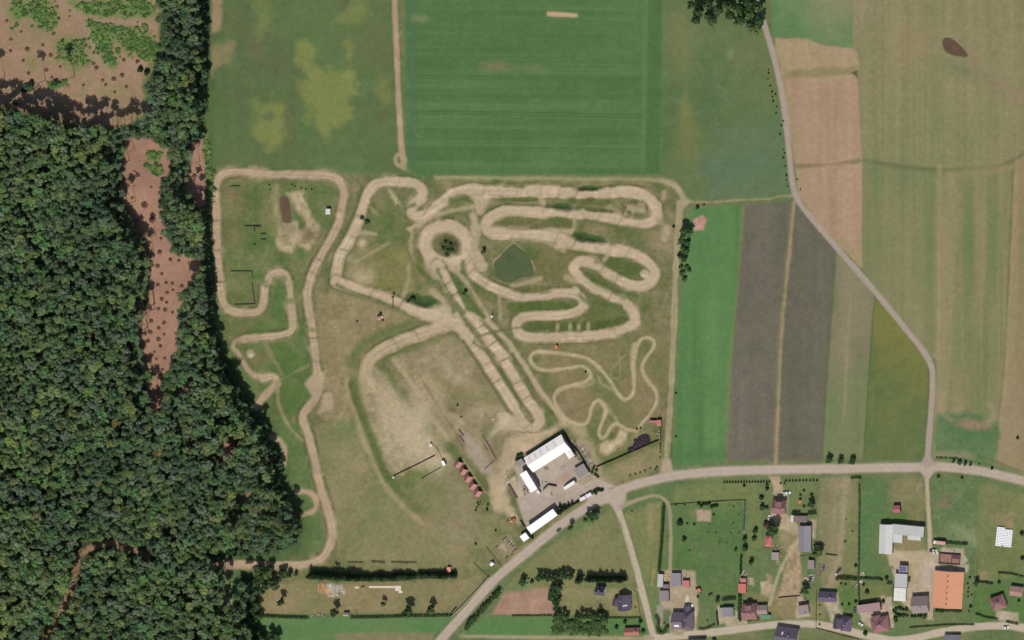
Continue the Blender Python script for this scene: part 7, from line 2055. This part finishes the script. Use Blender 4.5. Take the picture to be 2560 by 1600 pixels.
fence(T(0, 1, '2385,1160 2398,1270 2412,1360 2215,1366'), 0.7, 'dark tyre barrier at the right and bottom of the practice rectangle', M_TYRE, 'tyre_barrier', .55, True, 1.6, 'barrier')
fence(T(0, 1, '2182,248 2270,248'), .8, 'short dark barrier in the upper practice ground', F_GREEN, 'barrier', .6, True, 3, 'barrier')
for i, (pp, lb) in enumerate((('50,697 95,697', 'upper of two short dark bars east of the practice ground'), ('50,750 95,750', 'lower of two short dark bars east of the practice ground'), ('-10,628 45,628', 'short dark barrier beside the rails of the practice ground'), ('-22,800 -2,798', 'tiny dark barrier in the middle practice ground'))):
    fence(T(1, 1, pp), .9, lb, M_TYRE, 'barrier', .5, True, 2, 'barrier')
fence(Z(520, 400, '880,1255 882,1350'), .9, 'short upright rail in the practice ground', F_DARK, 'barrier', .4, True, 3, 'barrier')
fence(Z(520, 400, '700,1245 800,1240 1000,1240'), .9, 'long thin rail in the practice ground', F_DARK, 'barrier', .3, True, 3, 'barrier')
fence(T(1, 2, '2140,1090 2200,1190 2272,1318 2160,1412'), .9, 'low grey block wall bent round the gravel pad', mat('grey_blocks', (128, 114, 108), .9, .12), 'wall', .5, True, 4, 'wall')
fence(T(1, 2, '2155,1175 2185,1235'), .7, 'short grey kerb wall inside the gravel pad', mat('grey_blocks', (0, 0, 0)), 'wall', .5, True, 4, 'wall')
fence(T(1, 2, '1918,1040 1962,1098'), 1.0, 'upper of two short grey blocks on the gravel pad', mat('grey_blocks', (0, 0, 0)), 'wall', 1.0, True, 4, 'wall')
fence(T(1, 2, '1924,1100 1966,1160'), 1.0, 'lower of two short grey blocks on the gravel pad', mat('grey_blocks', (0, 0, 0)), 'wall', 1.0, True, 4, 'wall')
fence(Z(1240, 1060, '1280,130 1400,330 1580,540 1700,740'), 2.0, 'dark works fence along the scrap strip', F_DARK, th=.12)
fence(Z(1240, 1060, '1490,1490 1590,1420'), 1.8, 'dark works fence left of the white containers', F_DARK)
fence(Z(1240, 1210, '1260,530 1400,440 1590,325'), 1.9, 'dark works fence behind the slim conifers', F_DARK, th=.12)
fence(Z(1240, 1210, '470,680 560,810'), 1.6, 'short dark fence at the west corner of the long white shed', F_DARK, th=.15)
fence(Z(1240, 1060, '900,1240 1000,1140 1150,1170'), 1.6, 'dark bent partition wall in the works yard', F_DARK, 'wall', .5, True, 3, 'wall')
fence(T(3, 3, '300,720 440,705'), 1.0, 'short brown fence below the long barn', F_BROWN, solid=False)
fence(T(3, 3, '545,700 655,712'), 1.2, 'short green fence right of the large barn tree', F_GREEN)
fence(T(3, 3, '100,1112 200,1102 300,1095'), 1.2, 'brown plank fence below the digging', F_BROWN)
fence(T(3, 3, '462,1040 460,1200 458,1395'), 1.3, 'dark fence along the west side of the narrow lawn', F_DARK, solid=False)
fence(T(3, 3, '458,1398 560,1425 700,1465 860,1500'), 0.8, 'brown front fence along the street by the violet houses', F_BROWN)
fence(T(3, 3, '1188,985 1184,1080 1182,1150'), 1.5, 'dark fence left of the white striped roof', F_DARK)
fence(T(3, 3, '1995,60 1985,400 1970,700 1965,930'), 1.0, 'long thin rail fence along the pasture path', F_PALE, solid=False)
fence(T(3, 3, '2185,870 2180,1000'), 1.0, 'short fence in the right garden', F_GREEN, solid=False)
fence(T(3, 3, '1955,1050 1945,1240'), 1.2, 'green fence left of the hipped house lawn', F_GREEN, solid=False)
fence(T(3, 3, '1570,1215 1568,1300'), 1.2, 'short dark fence by the mauve house drive', F_DARK)
fence(T(2, 3, '1385,860 1410,870'), 1.4, 'tiny dark gate at the foot of the tall hedge', F_DARK)
fence(T(2, 3, '1150,1040 1180,1060 1215,1280'), .9, 'low dark fence along the slanting lane by the cottages', F_DARK, solid=False)

# jump bars of the rail court by the road
for i, (u0, v0, u1, v1) in enumerate(((200, 1075, 235, 1045), (225, 1110, 265, 1085), (265, 1150, 300, 1128), (300, 1190, 345, 1160), (130, 1060, 205, 1005), (320, 1280, 385, 1220), (180, 1400, 240, 1360), (0, 1195, 45, 1160), (290, 1340, 330, 1318))):
    fence(Z(1240, 1210, '%d,%d %d,%d' % (u0, v0, u1, v1)), .8, 'low dark wooden bar in the rail court beside the road', F_DARK, 'jump_bar', .35, True, 2.5, 'rail')
for o in COL.objects:
    if o.get('label', '').startswith('low dark wooden bar in the rail court'):
        o['group'] = 'bars of the rail court'

# gantry over the track
p0, p1 = P(984.5, 769), P(985.5, 741)
e = empty('finish_gantry', (p0[0], p0[1], gz(*p0)))
tag(e, 'thin dark gantry spanning the straight race track', 'gantry')
dx, dy = p1[0] - p0[0], p1[1] - p0[1]
for k_ in (0, 1):
    MB().cyl((dx * k_, dy * k_, 0), (dx * k_, dy * k_, 2.4), .16, .13, 8).build('post', M_DARKWOOD, e)
MB().cyl((0, 0, 2.4), (dx, dy, 2.4), .2, .2, 8).build('beam', M_DARKWOOD, e)
MB().box(-.2, dy - .2, 2.55, 1.6, dy + 1.0, 3.4).build('sign_board', M_DARKWOOD, e)

# red marshal tent and small stands
x, y = base_of(947, 795, 2.0)
e = empty('tent', (x, y, gz(x, y)), .2)
tag(e, 'faded red marshal tent with a white flap on the dry ground', 'tent')
mb = MB()
mb.poly([(-1.7, -1.4, 1.9), (1.7, -1.4, 1.9), (1.7, 1.4, 1.9), (-1.7, 1.4, 1.9), (0, 0, 2.9)], [(0, 1, 4), (1, 2, 4), (2, 3, 4), (3, 0, 4), (3, 2, 1, 0)])
mb.build('canopy', mat('faded_red_cloth', (196, 138, 128), .8, .08), e)
for a in (-1.6, 1.6):
    for c in (-1.3, 1.3):
        MB().cyl((a, c, 0), (a, c, 1.9), .06, .06, 6).build('pole', M_STEEL, e)
MB().box(1.75, -.9, 1.0, 2.5, .9, 1.15).build('flap', mat('white_cloth', (240, 222, 208), .8), e)
x, y = P(953, 799)
o = MB().box(-.9, -.6, 0, .9, .6, .5).box(-.9, .45, .5, .9, .6, .95).build('bench', M_DARKWOOD, None, (x + 1.2, y - .5, gz(x, y)))
tag(o, 'brown bench beside the faded red marshal tent', 'bench')
x, y = P(952, 788)
bush(953, 786, 1.3, 2.2, 'round dark bush behind the faded red marshal tent', i=3)
x, y = P(1212, 628)
e = empty('lookout', (x, y, gz(x, y)), .3)
tag(e, 'small brown timber lookout between round bend and pond', 'lookout')
for a in (-1.1, 1.1):
    for c in (-1.0, 1.0):
        MB().cyl((a, c, 0), (a, c, 2.2), .1, .1, 6).build('leg', M_DARKWOOD, e)
MB().box(-1.3, -1.2, 2.2, 1.3, 1.2, 2.35).build('deck', M_DARKWOOD, e)
mb = MB()
mb.poly([(-1.4, -1.3, 3.8), (1.4, -1.3, 3.8), (1.4, 1.3, 3.8), (-1.4, 1.3, 3.8), (0, 0, 4.5)], [(0, 1, 4), (1, 2, 4), (2, 3, 4), (3, 0, 4), (3, 2, 1, 0)])
mb.build('roof', mat('rust_roof', (92, 62, 50), .8), e)
for a in (-1.2, 1.2):
    for c in (-1.1, 1.1):
        MB().cyl((a, c, 2.35), (a, c, 3.8), .06, .06, 6).build('roof_post', M_DARKWOOD, e)


# ------------------------------------------------------------------ heaps, stacks, bales
def pile(sx, sy, n, r, label, rgbs, hmax=.8, seed=1, name='scrap_pile', cat='scrap pile', long=2.0, ry=None):
    rng = np.random.default_rng(seed)
    x0, y0 = P(sx, sy)
    mbs = [MB() for _ in rgbs]
    for i in range(n):
        a, q = rng.uniform(0, 6.28), math.sqrt(rng.random()) * r
        px, py = q * math.cos(a), q * math.sin(a) * ((ry or r) / r)
        w_, l_, h_ = rng.uniform(.15, .6), rng.uniform(.3, long * .75), rng.uniform(.1, hmax * .7)
        mbs[int(rng.integers(len(rgbs)))].box(px - l_ / 2, py - w_ / 2, 0.0, px + l_ / 2, py + w_ / 2, h_, rng.uniform(0, 3.14), (px, py))
    e = empty(name, (x0, y0, gz(x0, y0)))
    tag(e, label, cat)
    for mb, c in zip(mbs, rgbs):
        if mb.v:
            mb.build('debris', mat('debris_%d_%d_%d' % c, c, .8, .15, 1.0), e)
    return e


pile(*zp(1240, 1060, 1450, 430), 34, 4.2, 'grey and brown scrap at the north end of the works strip', ((142, 124, 112), (108, 92, 80), (162, 150, 132)), seed=1)
pile(*zp(1240, 1060, 1560, 520), 34, 4.6, 'dark brown scrap in the middle of the works strip', ((118, 92, 80), (96, 76, 66), (150, 136, 120)), seed=2)
pile(*zp(1240, 1060, 1700, 610), 26, 3.4, 'white flecked scrap outside the works fence', ((190, 180, 166), (124, 112, 100), (156, 144, 128)), seed=3)
pile(*zp(1240, 1060, 1560, 650), 20, 2.6, 'dark machine parts above the grey workshop', ((74, 64, 58), (166, 154, 142), (206, 196, 184)), seed=4)
pile(*zp(1240, 1060, 1760, 740), 18, 2.6, 'grey scrap heap at the workshop corner', ((150, 140, 134), (96, 90, 96), (190, 182, 174)), seed=5)
pile(*zp(1240, 1060, 900, 1090), 22, 3.0, 'pale blocks and cut parts in the works yard corner', ((204, 194, 180), (150, 138, 124), (92, 82, 72)), seed=6)
pile(*zp(1240, 1060, 1265, 830), 8, 1.8, 'thin frames lying in the centre of the works yard', ((108, 98, 86), (140, 130, 112)), .4, 7)
pile(*zp(1240, 1060, 560, 1260), 26, 2.2, 'dark metal strips beside the crosswise white hall', ((98, 86, 78), (128, 116, 104)), 1.0, 8, ry=4.2)
a, c = P(*zp(1240, 1060, 243, 1140)), P(*zp(1240, 1060, 402, 1405))
L = math.hypot(c[0] - a[0], c[1] - a[1])
mb = MB()
for k_ in range(6):
    for q_ in range(3):
        mb.box(L * q_ / 3 + .05, -.9 + k_ * .31, .12, L * (q_ + 1) / 3 - .05, -.9 + k_ * .31 + .24, .8 + .12 * ((k_ + q_) % 3))
for q_ in range(6):
    mb.box(L * (q_ + .4) / 6, -.95, 0, L * (q_ + .4) / 6 + .15, .95, .118)
o = mb.build('profile_stack', mat('brown_profiles', (112, 97, 86), .8, .12), None, (a[0], a[1], gz(*a)))
o.rotation_euler = (0, 0, math.atan2(c[1] - a[1], c[0] - a[0]))
tag(o, 'long brown row of stacked profiles on the pale pad', 'profile stack')
pile(*zp(1240, 1060, 210, 950), 14, 2.6, 'loose boards and a white tub on the paddock edge', ((120, 100, 80), (222, 214, 200), (140, 122, 98)), .6, 10)
pile(*zp(1240, 1060, 1040, 1330), 14, 1.8, 'dark iron ring and parts on the yard paving', ((112, 98, 86), (140, 126, 110)), .5, 11)
pile(*zp(1480, 1000, 1270, 650), 26, 1.9, 'white and dark scrap below the pink stores', ((228, 226, 220), (62, 66, 58), (150, 146, 130)), .8, 12, ry=4.0)
pile(*zp(1640, 1400, 1665, 270), 24, 2.0, 'pinkish rubble above the small pink shed', ((206, 170, 156), (120, 86, 78), (226, 204, 190)), .6, 13, ry=3.0)
pile(*zp(1640, 1400, 1715, 500), 16, 1.0, 'grey boxes along the east side of the bright red shed', ((150, 140, 128), (90, 82, 76)), .8, 14, ry=3.8)
pile(*zp(1640, 1400, 200, 330), 30, 1.9, 'yellow cut timber heap in the workshop yard', ((222, 196, 140), (196, 166, 112)), .8, 15, 'timber_pile', 'timber', ry=2.7)
pile(*zp(1640, 1400, 570, 310), 22, 2.2, 'pale rubble behind the faded red shed', ((200, 168, 150), (228, 214, 200), (140, 110, 96)), .5, 16)
pile(*zp(1640, 1400, 705, 1160), 20, 1.4, 'white paving and pots beside the violet farmhouse', ((218, 212, 206), (156, 140, 130)), .4, 17, ry=3.4)
pile(*zp(1800, 1180, 1070, 1430), 44, 4.4, 'brown farmyard junk above the little grey shed', ((132, 100, 78), (92, 74, 58), (196, 162, 132)), .8, 18, ry=2.0)
pile(*zp(1800, 1180, 890, 1450), 18, 1.8, 'dark junk left of the little grey shed', ((86, 68, 56), (140, 116, 92)), .8, 19)
pile(*zp(1860, 1380, 700, 60), 24, 1.8, 'yellowish branches right of the little grey shed', ((176, 146, 98), (128, 104, 72)), .6, 20)
pile(*zp(1860, 1380, 640, 200), 22, 1.8, 'yellow firewood heap below the little grey shed', ((190, 164, 110), (150, 124, 82)), .6, 21, 'firewood_pile', 'firewood')
pile(*zp(1860, 1380, 1290, 480), 26, 2.6, 'white and grey scrap in the green plot', ((226, 222, 214), (120, 118, 128), (160, 150, 138)), .8, 22)
pile(*zp(1860, 1380, 1170, 520), 20, 1.8, 'orange and cream scrap in the green plot', ((226, 186, 128), (236, 226, 206), (170, 130, 96)), .7, 23)
pile(*zp(1860, 1380, 1250, 380), 20, 2.2, 'dark green scrap below the mauve-grey shed', ((72, 88, 70), (104, 116, 96)), .6, 24)
pile(*zp(1860, 1380, 1440, 350), 40, .9, 'long pinkish timber stack in the green plot', ((148, 112, 104), (122, 94, 86)), .9, 25, 'timber_pile', 'timber', ry=6.0)
pile(*zp(1860, 1380, 1150, 945), 30, 2.6, 'brick red rubble north of the small old house', ((184, 128, 110), (104, 72, 60), (216, 168, 148)), .7, 26)
pile(*zp(1860, 1380, 2105, 635), 14, 1.6, 'white and pink garden heap in the dark ring', ((232, 216, 210), (84, 62, 60)), .6, 27)
pile(*zp(1860, 1380, 2245, 420), 14, 1.7, 'white rubble at the plot corner, upper', ((226, 216, 200), (170, 156, 138)), .5, 28)
pile(*zp(1860, 1380, 2215, 560), 12, 1.5, 'white rubble at the plot corner, lower', ((230, 222, 210), (176, 166, 150)), .5, 29)
pile(*zp(2140, 1400, 1340, 920), 30, 1.6, 'pale rubble along the east wall of the mauve house', ((222, 200, 178), (182, 156, 136)), .5, 30, ry=3.6)
pile(*zp(2140, 1400, 985, 430), 22, 1.0, 'boxes along the yard side of the metal sheds', ((226, 218, 206), (96, 88, 82), (176, 150, 136)), .9, 31, ry=5.0)
pile(*zp(2140, 1400, 680, 150), 12, 1.8, 'dark iron junk on the concrete yard corner', ((110, 88, 72), (146, 122, 104)), .5, 32)
pile(*zp(2140, 1260, 1800, 880), 40, 4.2, 'pale building rubble on the north side of the brick shell', ((206, 190, 168), (150, 132, 112)), .4, 33, ry=1.3)
pile(*zp(640, 1380, 1180, 1195), 40, 5.0, 'pale and dark logs stacked on the south hedge', ((196, 174, 150), (84, 66, 54)), .7, 34, 'log_pile', 'logs', ry=1.2)
pile(*zp(640, 1380, 1500, 690), 60, 5.0, 'grey concrete rubble spread in the dry garden', ((190, 182, 172), (156, 148, 138), (214, 206, 196)), .35, 35, ry=3.2, name='rubble_heap', cat='rubble')
pile(*zp(640, 1380, 1500, 825), 14, 5.4, 'white planks in a row below the concrete rubble', ((222, 214, 200), (206, 196, 180)), .4, 36, 'plank_pile', 'planks', 4.0, ry=.8)
pile(*zp(640, 1380, 1620, 680), 14, 1.2, 'cream and orange boards at the right of the rubble', ((230, 212, 186), (222, 160, 112)), .6, 37, 'plank_pile', 'planks', ry=3.0)
pile(*zp(640, 1380, 1240, 680), 160, 3.2, 'orange heap of broken roof tiles in the dry garden', ((214, 158, 108), (202, 144, 96), (222, 172, 122)), .5, 38, 'tile_heap', 'tile heap', .6, ry=4.0)
pile(*T(2, 1, '1760,590')[0], 22, 3.4, 'broken pinkish bricks on the slab beside the dark tree', ((202, 150, 136), (176, 124, 112)), .3, 39, 'rubble_heap', 'rubble')
pile(*T(1, 1, '1325,380')[0], 26, 1.6, 'pale stones strewn along the infield dirt streak', ((206, 194, 160), (186, 174, 138)), .3, 40, 'rubble_heap', 'rubble', .8, ry=4.0)
pile(*T(1, 2, '2240,940')[0], 6, .7, 'two small white crates on the paddock grass', ((244, 242, 236),), .6, 41, 'crate_pile', 'crates', .7)
pile(*T(1, 1, '120,975')[0], 10, 1.6, 'pale boards left at the end of the western practice track', ((198, 198, 180), (120, 126, 92)), .4, 42, 'plank_pile', 'planks')
pile(*zp(1800, 1180, 1700, 1030 - 65), 8, 1.2, 'white tubs behind the blue-grey barn', ((232, 230, 236), (96, 84, 120)), .7, 43)

# beams laid in rows by the workshop
for i, (u0, v0, u1, v1) in enumerate(((1540, 1120, 1770, 975), (1580, 1140, 1800, 1005), (1620, 1165, 1830, 1040))):
    a, c = P(*zp(1240, 1060, u0, v0)), P(*zp(1240, 1060, u1, v1))
    L = math.hypot(c[0] - a[0], c[1] - a[1])
    mb = MB()
    for k_ in range(4):
        mb.box(0, -.5 + k_ * .27, .12, L, -.5 + k_ * .27 + .18, .45)
    for k_ in range(4):
        mb.box(L * (k_ + .3) / 4, -.55, 0, L * (k_ + .3) / 4 + .15, .55, .118)
    o = mb.build('beam_stack', mat('pale_timber', (196, 180, 144), .9, .12), None, (a[0], a[1], gz(*a)))
    o.rotation_euler = (0, 0, math.atan2(c[1] - a[1], c[0] - a[0]))
    tag(o, 'stack of long pale beams south of the grey workshop, ' + ('upper', 'middle', 'lower')[i] + ' of three', 'beam stack')

# white slab path in the dry garden
mb = MB()
a, c = P(*zp(900, 1400, 170, 508)), P(*zp(900, 1400, 660, 490))
mb.box(0, -.75, 0, c[0] - a[0], .75, .28)
q = P(*zp(900, 1400, 665, 485))
mb.box(q[0] - a[0] + .01, -3.0, 0, q[0] - a[0] + 4.4, .9, .3)
mb.box(q[0] - a[0] + 2.6, -4.6, 0, q[0] - a[0] + 5.6, -3.01, .3)
tag(mb.build('concrete_slab', mat('fresh_concrete', (214, 204, 182), .8, .05), None, (a[0], a[1], gz(*a) + .01)), 'long narrow white concrete slab ending in a square pad', 'concrete slab')
a = P(*zp(640, 1380, 1910, 668))
tag(MB().box(-1.6, -.7, 0, 1.6, .7, .3).build('concrete_slab', mat('fresh_concrete', (0, 0, 0)), None, (a[0], a[1], gz(*a) + .01)), 'short white concrete block left of the long slab', 'concrete slab')
mb = MB()
mb.box(-2.2, -.15, 0, 2.2, .15, .5, .5).box(-1.6, -.6, 0, 1.8, -.3, .45, .1)
a = P(*zp(640, 1380, 2010, 650))
tag(mb.build('fallen_branch', M_BARK, None, (a[0], a[1], gz(*a))), 'dark fallen branch between the short block and long slab', 'branch')
mb = MB().cyl((-.6, 2.4, .2), (.4, -2.6, .2), .2, .16, 6).cyl((-.5, 1.2, .25), (-.9, 2.8, .5), .12, .08, 6)
a = P(*zp(640, 1380, 1912, 1150))
tag(mb.build('fallen_branch', M_BARK, None, (a[0], a[1], gz(*a))), 'crooked brown branch on the lawn by the south hedge', 'branch')

# the dark violet heap in the fenced corner
hp = Z(1480, 1000, '670,940 700,890 760,880 800,810 790,740 850,730 900,680 960,650 1080,665 1100,740 1105,790 1000,860 860,930 700,1000')
rng = np.random.default_rng(77)
cs = []
while len(cs) < 900:
    x, y = rng.uniform(1565, 1630), rng.uniform(1080, 1135)
    if pip(hp, x, y):
        dd = min(math.hypot(x - a, y - b_) for a, b_ in hp)
        X_, Y_ = P(x, y)
        cs.append((X_, Y_, .15 + min(1.3, dd * M * .55) * rng.uniform(.7, 1.1)))
cs = np.array(cs)
nr = rng.normal(size=(len(cs), 3)) * .5 + np.array([0, 0, 1])
v, f = leaf_quads(cs, nr, rng.uniform(.3, .6, len(cs)), rng)
cc = lin((84, 68, 80)) * rng.uniform(.6, 1.2, (len(v), 1))
tag(link('brushwood_heap', mesh_np('brushwood_heap', v, f, cc, M_LEAF)), 'big dark violet heap of brushwood against the slanting board fence', 'brushwood heap')

# garden canopy
x, y = base_of(1999, 1254, 2.2)
e = empty('garden_canopy', (x, y, gz(x, y)))
tag(e, 'small orange garden canopy on the lawn right of the maroon house', 'canopy')
mb = MB()
n = 8
mb.poly([(1.35 * math.cos(6.283 * i / n), 1.5 * math.sin(6.283 * i / n), 2.1) for i in range(n)] + [(0, 0, 2.9)], [(i, (i + 1) % n, n) for i in range(n)] + [tuple(reversed(range(n)))])
mb.build('cloth', mat('orange_cloth', (216, 126, 86), .8, .06), e)
for i in range(4):
    a = .785 + 1.5708 * i
    MB().cyl((1.1 * math.cos(a), 1.2 * math.sin(a), 0), (1.1 * math.cos(a), 1.2 * math.sin(a), 2.1), .05, .05, 6).build('pole', M_STEEL, e)

# wrapped bales
mb = MB()
n = 12
rr = [(.0, .40), (.0, .54), (.08, .60), (1.0, .60), (1.08, .55)]
for z, r in rr[1:]:
    pass
pts, fs = [], []
for z, r in rr[1:]:
    pts += [(r * math.cos(6.283 * i / n), r * math.sin(6.283 * i / n), z) for i in range(n)]
for k_ in range(3):
    fs += [(k_ * n + i, k_ * n + (i + 1) % n, (k_ + 1) * n + (i + 1) % n, (k_ + 1) * n + i) for i in range(n)]
fs += [tuple(range(3 * n, 4 * n)), tuple(reversed(range(n)))]
mb.poly(pts, fs)
bale = mb.mesh('wrapped_bale', mat('white_bale_wrap', (250, 250, 248), .4, .06, 1.5))
ux, uy = Vector((math.cos(math.radians(-6)), math.sin(math.radians(-6)), 0)), Vector((-.10, -1, 0)).normalized()
o0 = Vector((*base_of(*T(3, 3, '2168,446')[0], 1.0), 0))
rng = np.random.default_rng(3)
for j in range(12):
    for i in range(10):
        if j == 0 and i > 4:
            continue
        if j == 11 and (i == 4):
            continue
        q = o0 + ux * (i * 1.2 + .3) + uy * (j * 1.2 + .2) + Vector((rng.uniform(-.03, .03), rng.uniform(-.03, .03), 0))
        o = link('wrapped_bale', bale, None, (q.x, q.y, gz(q.x, q.y)))
        tag(o, 'white plastic wrapped bale in the tight block on the pasture', 'bale', 'white wrapped bales in a block')

# ------------------------------------------------------------------ light, sky, camera
SUN_EL, SUN_AZ = math.radians(54), math.radians(170.5)
world = bpy.data.worlds.new('World')
scn.world = world
world.use_nodes = True
wn = world.node_tree
sky = wn.nodes.new('ShaderNodeTexSky')
sky.sky_type = 'NISHITA'
sky.sun_disc = False
sky.sun_elevation = SUN_EL
sky.sun_rotation = SUN_AZ
sky.air_density = 1.0
sky.dust_density = 1.5
bg = wn.nodes['Background']
bg.inputs['Strength'].default_value = 0.07
wn.links.new(sky.outputs['Color'], bg.inputs['Color'])
ld = bpy.data.lights.new('sun', 'SUN')
ld.energy = 3.25
ld.angle = math.radians(0.5)
ld.color = (1.0, 0.965, 0.91)
so = bpy.data.objects.new('sun', ld)
COL.objects.link(so)
d = Vector((math.sin(SUN_AZ) * math.cos(SUN_EL), math.cos(SUN_AZ) * math.cos(SUN_EL), math.sin(SUN_EL)))
so.rotation_euler = d.to_track_quat('Z', 'Y').to_euler()
so.location = (0, 0, 400)

cd = bpy.data.cameras.new('camera')
cam = bpy.data.objects.new('camera', cd)
COL.objects.link(cam)
cam.location = (CX, CY, H)
cam.rotation_euler = (0, 0, 0)
cd.sensor_fit = 'HORIZONTAL'
cd.sensor_width = 36
WIDTH = 2560 * M
cd.lens = 36 * H / WIDTH
cd.shift_x = -CX / WIDTH
cd.shift_y = -CY / WIDTH
cd.clip_start = 10
cd.clip_end = 60000
scn.camera = cam
scn.view_settings.view_transform = 'Standard'
scn.view_settings.look = 'None'
scn.view_settings.exposure = 0.0
scn.view_settings.gamma = 1.0
scn.cycles.max_bounces = 6
scn.cycles.diffuse_bounces = 3
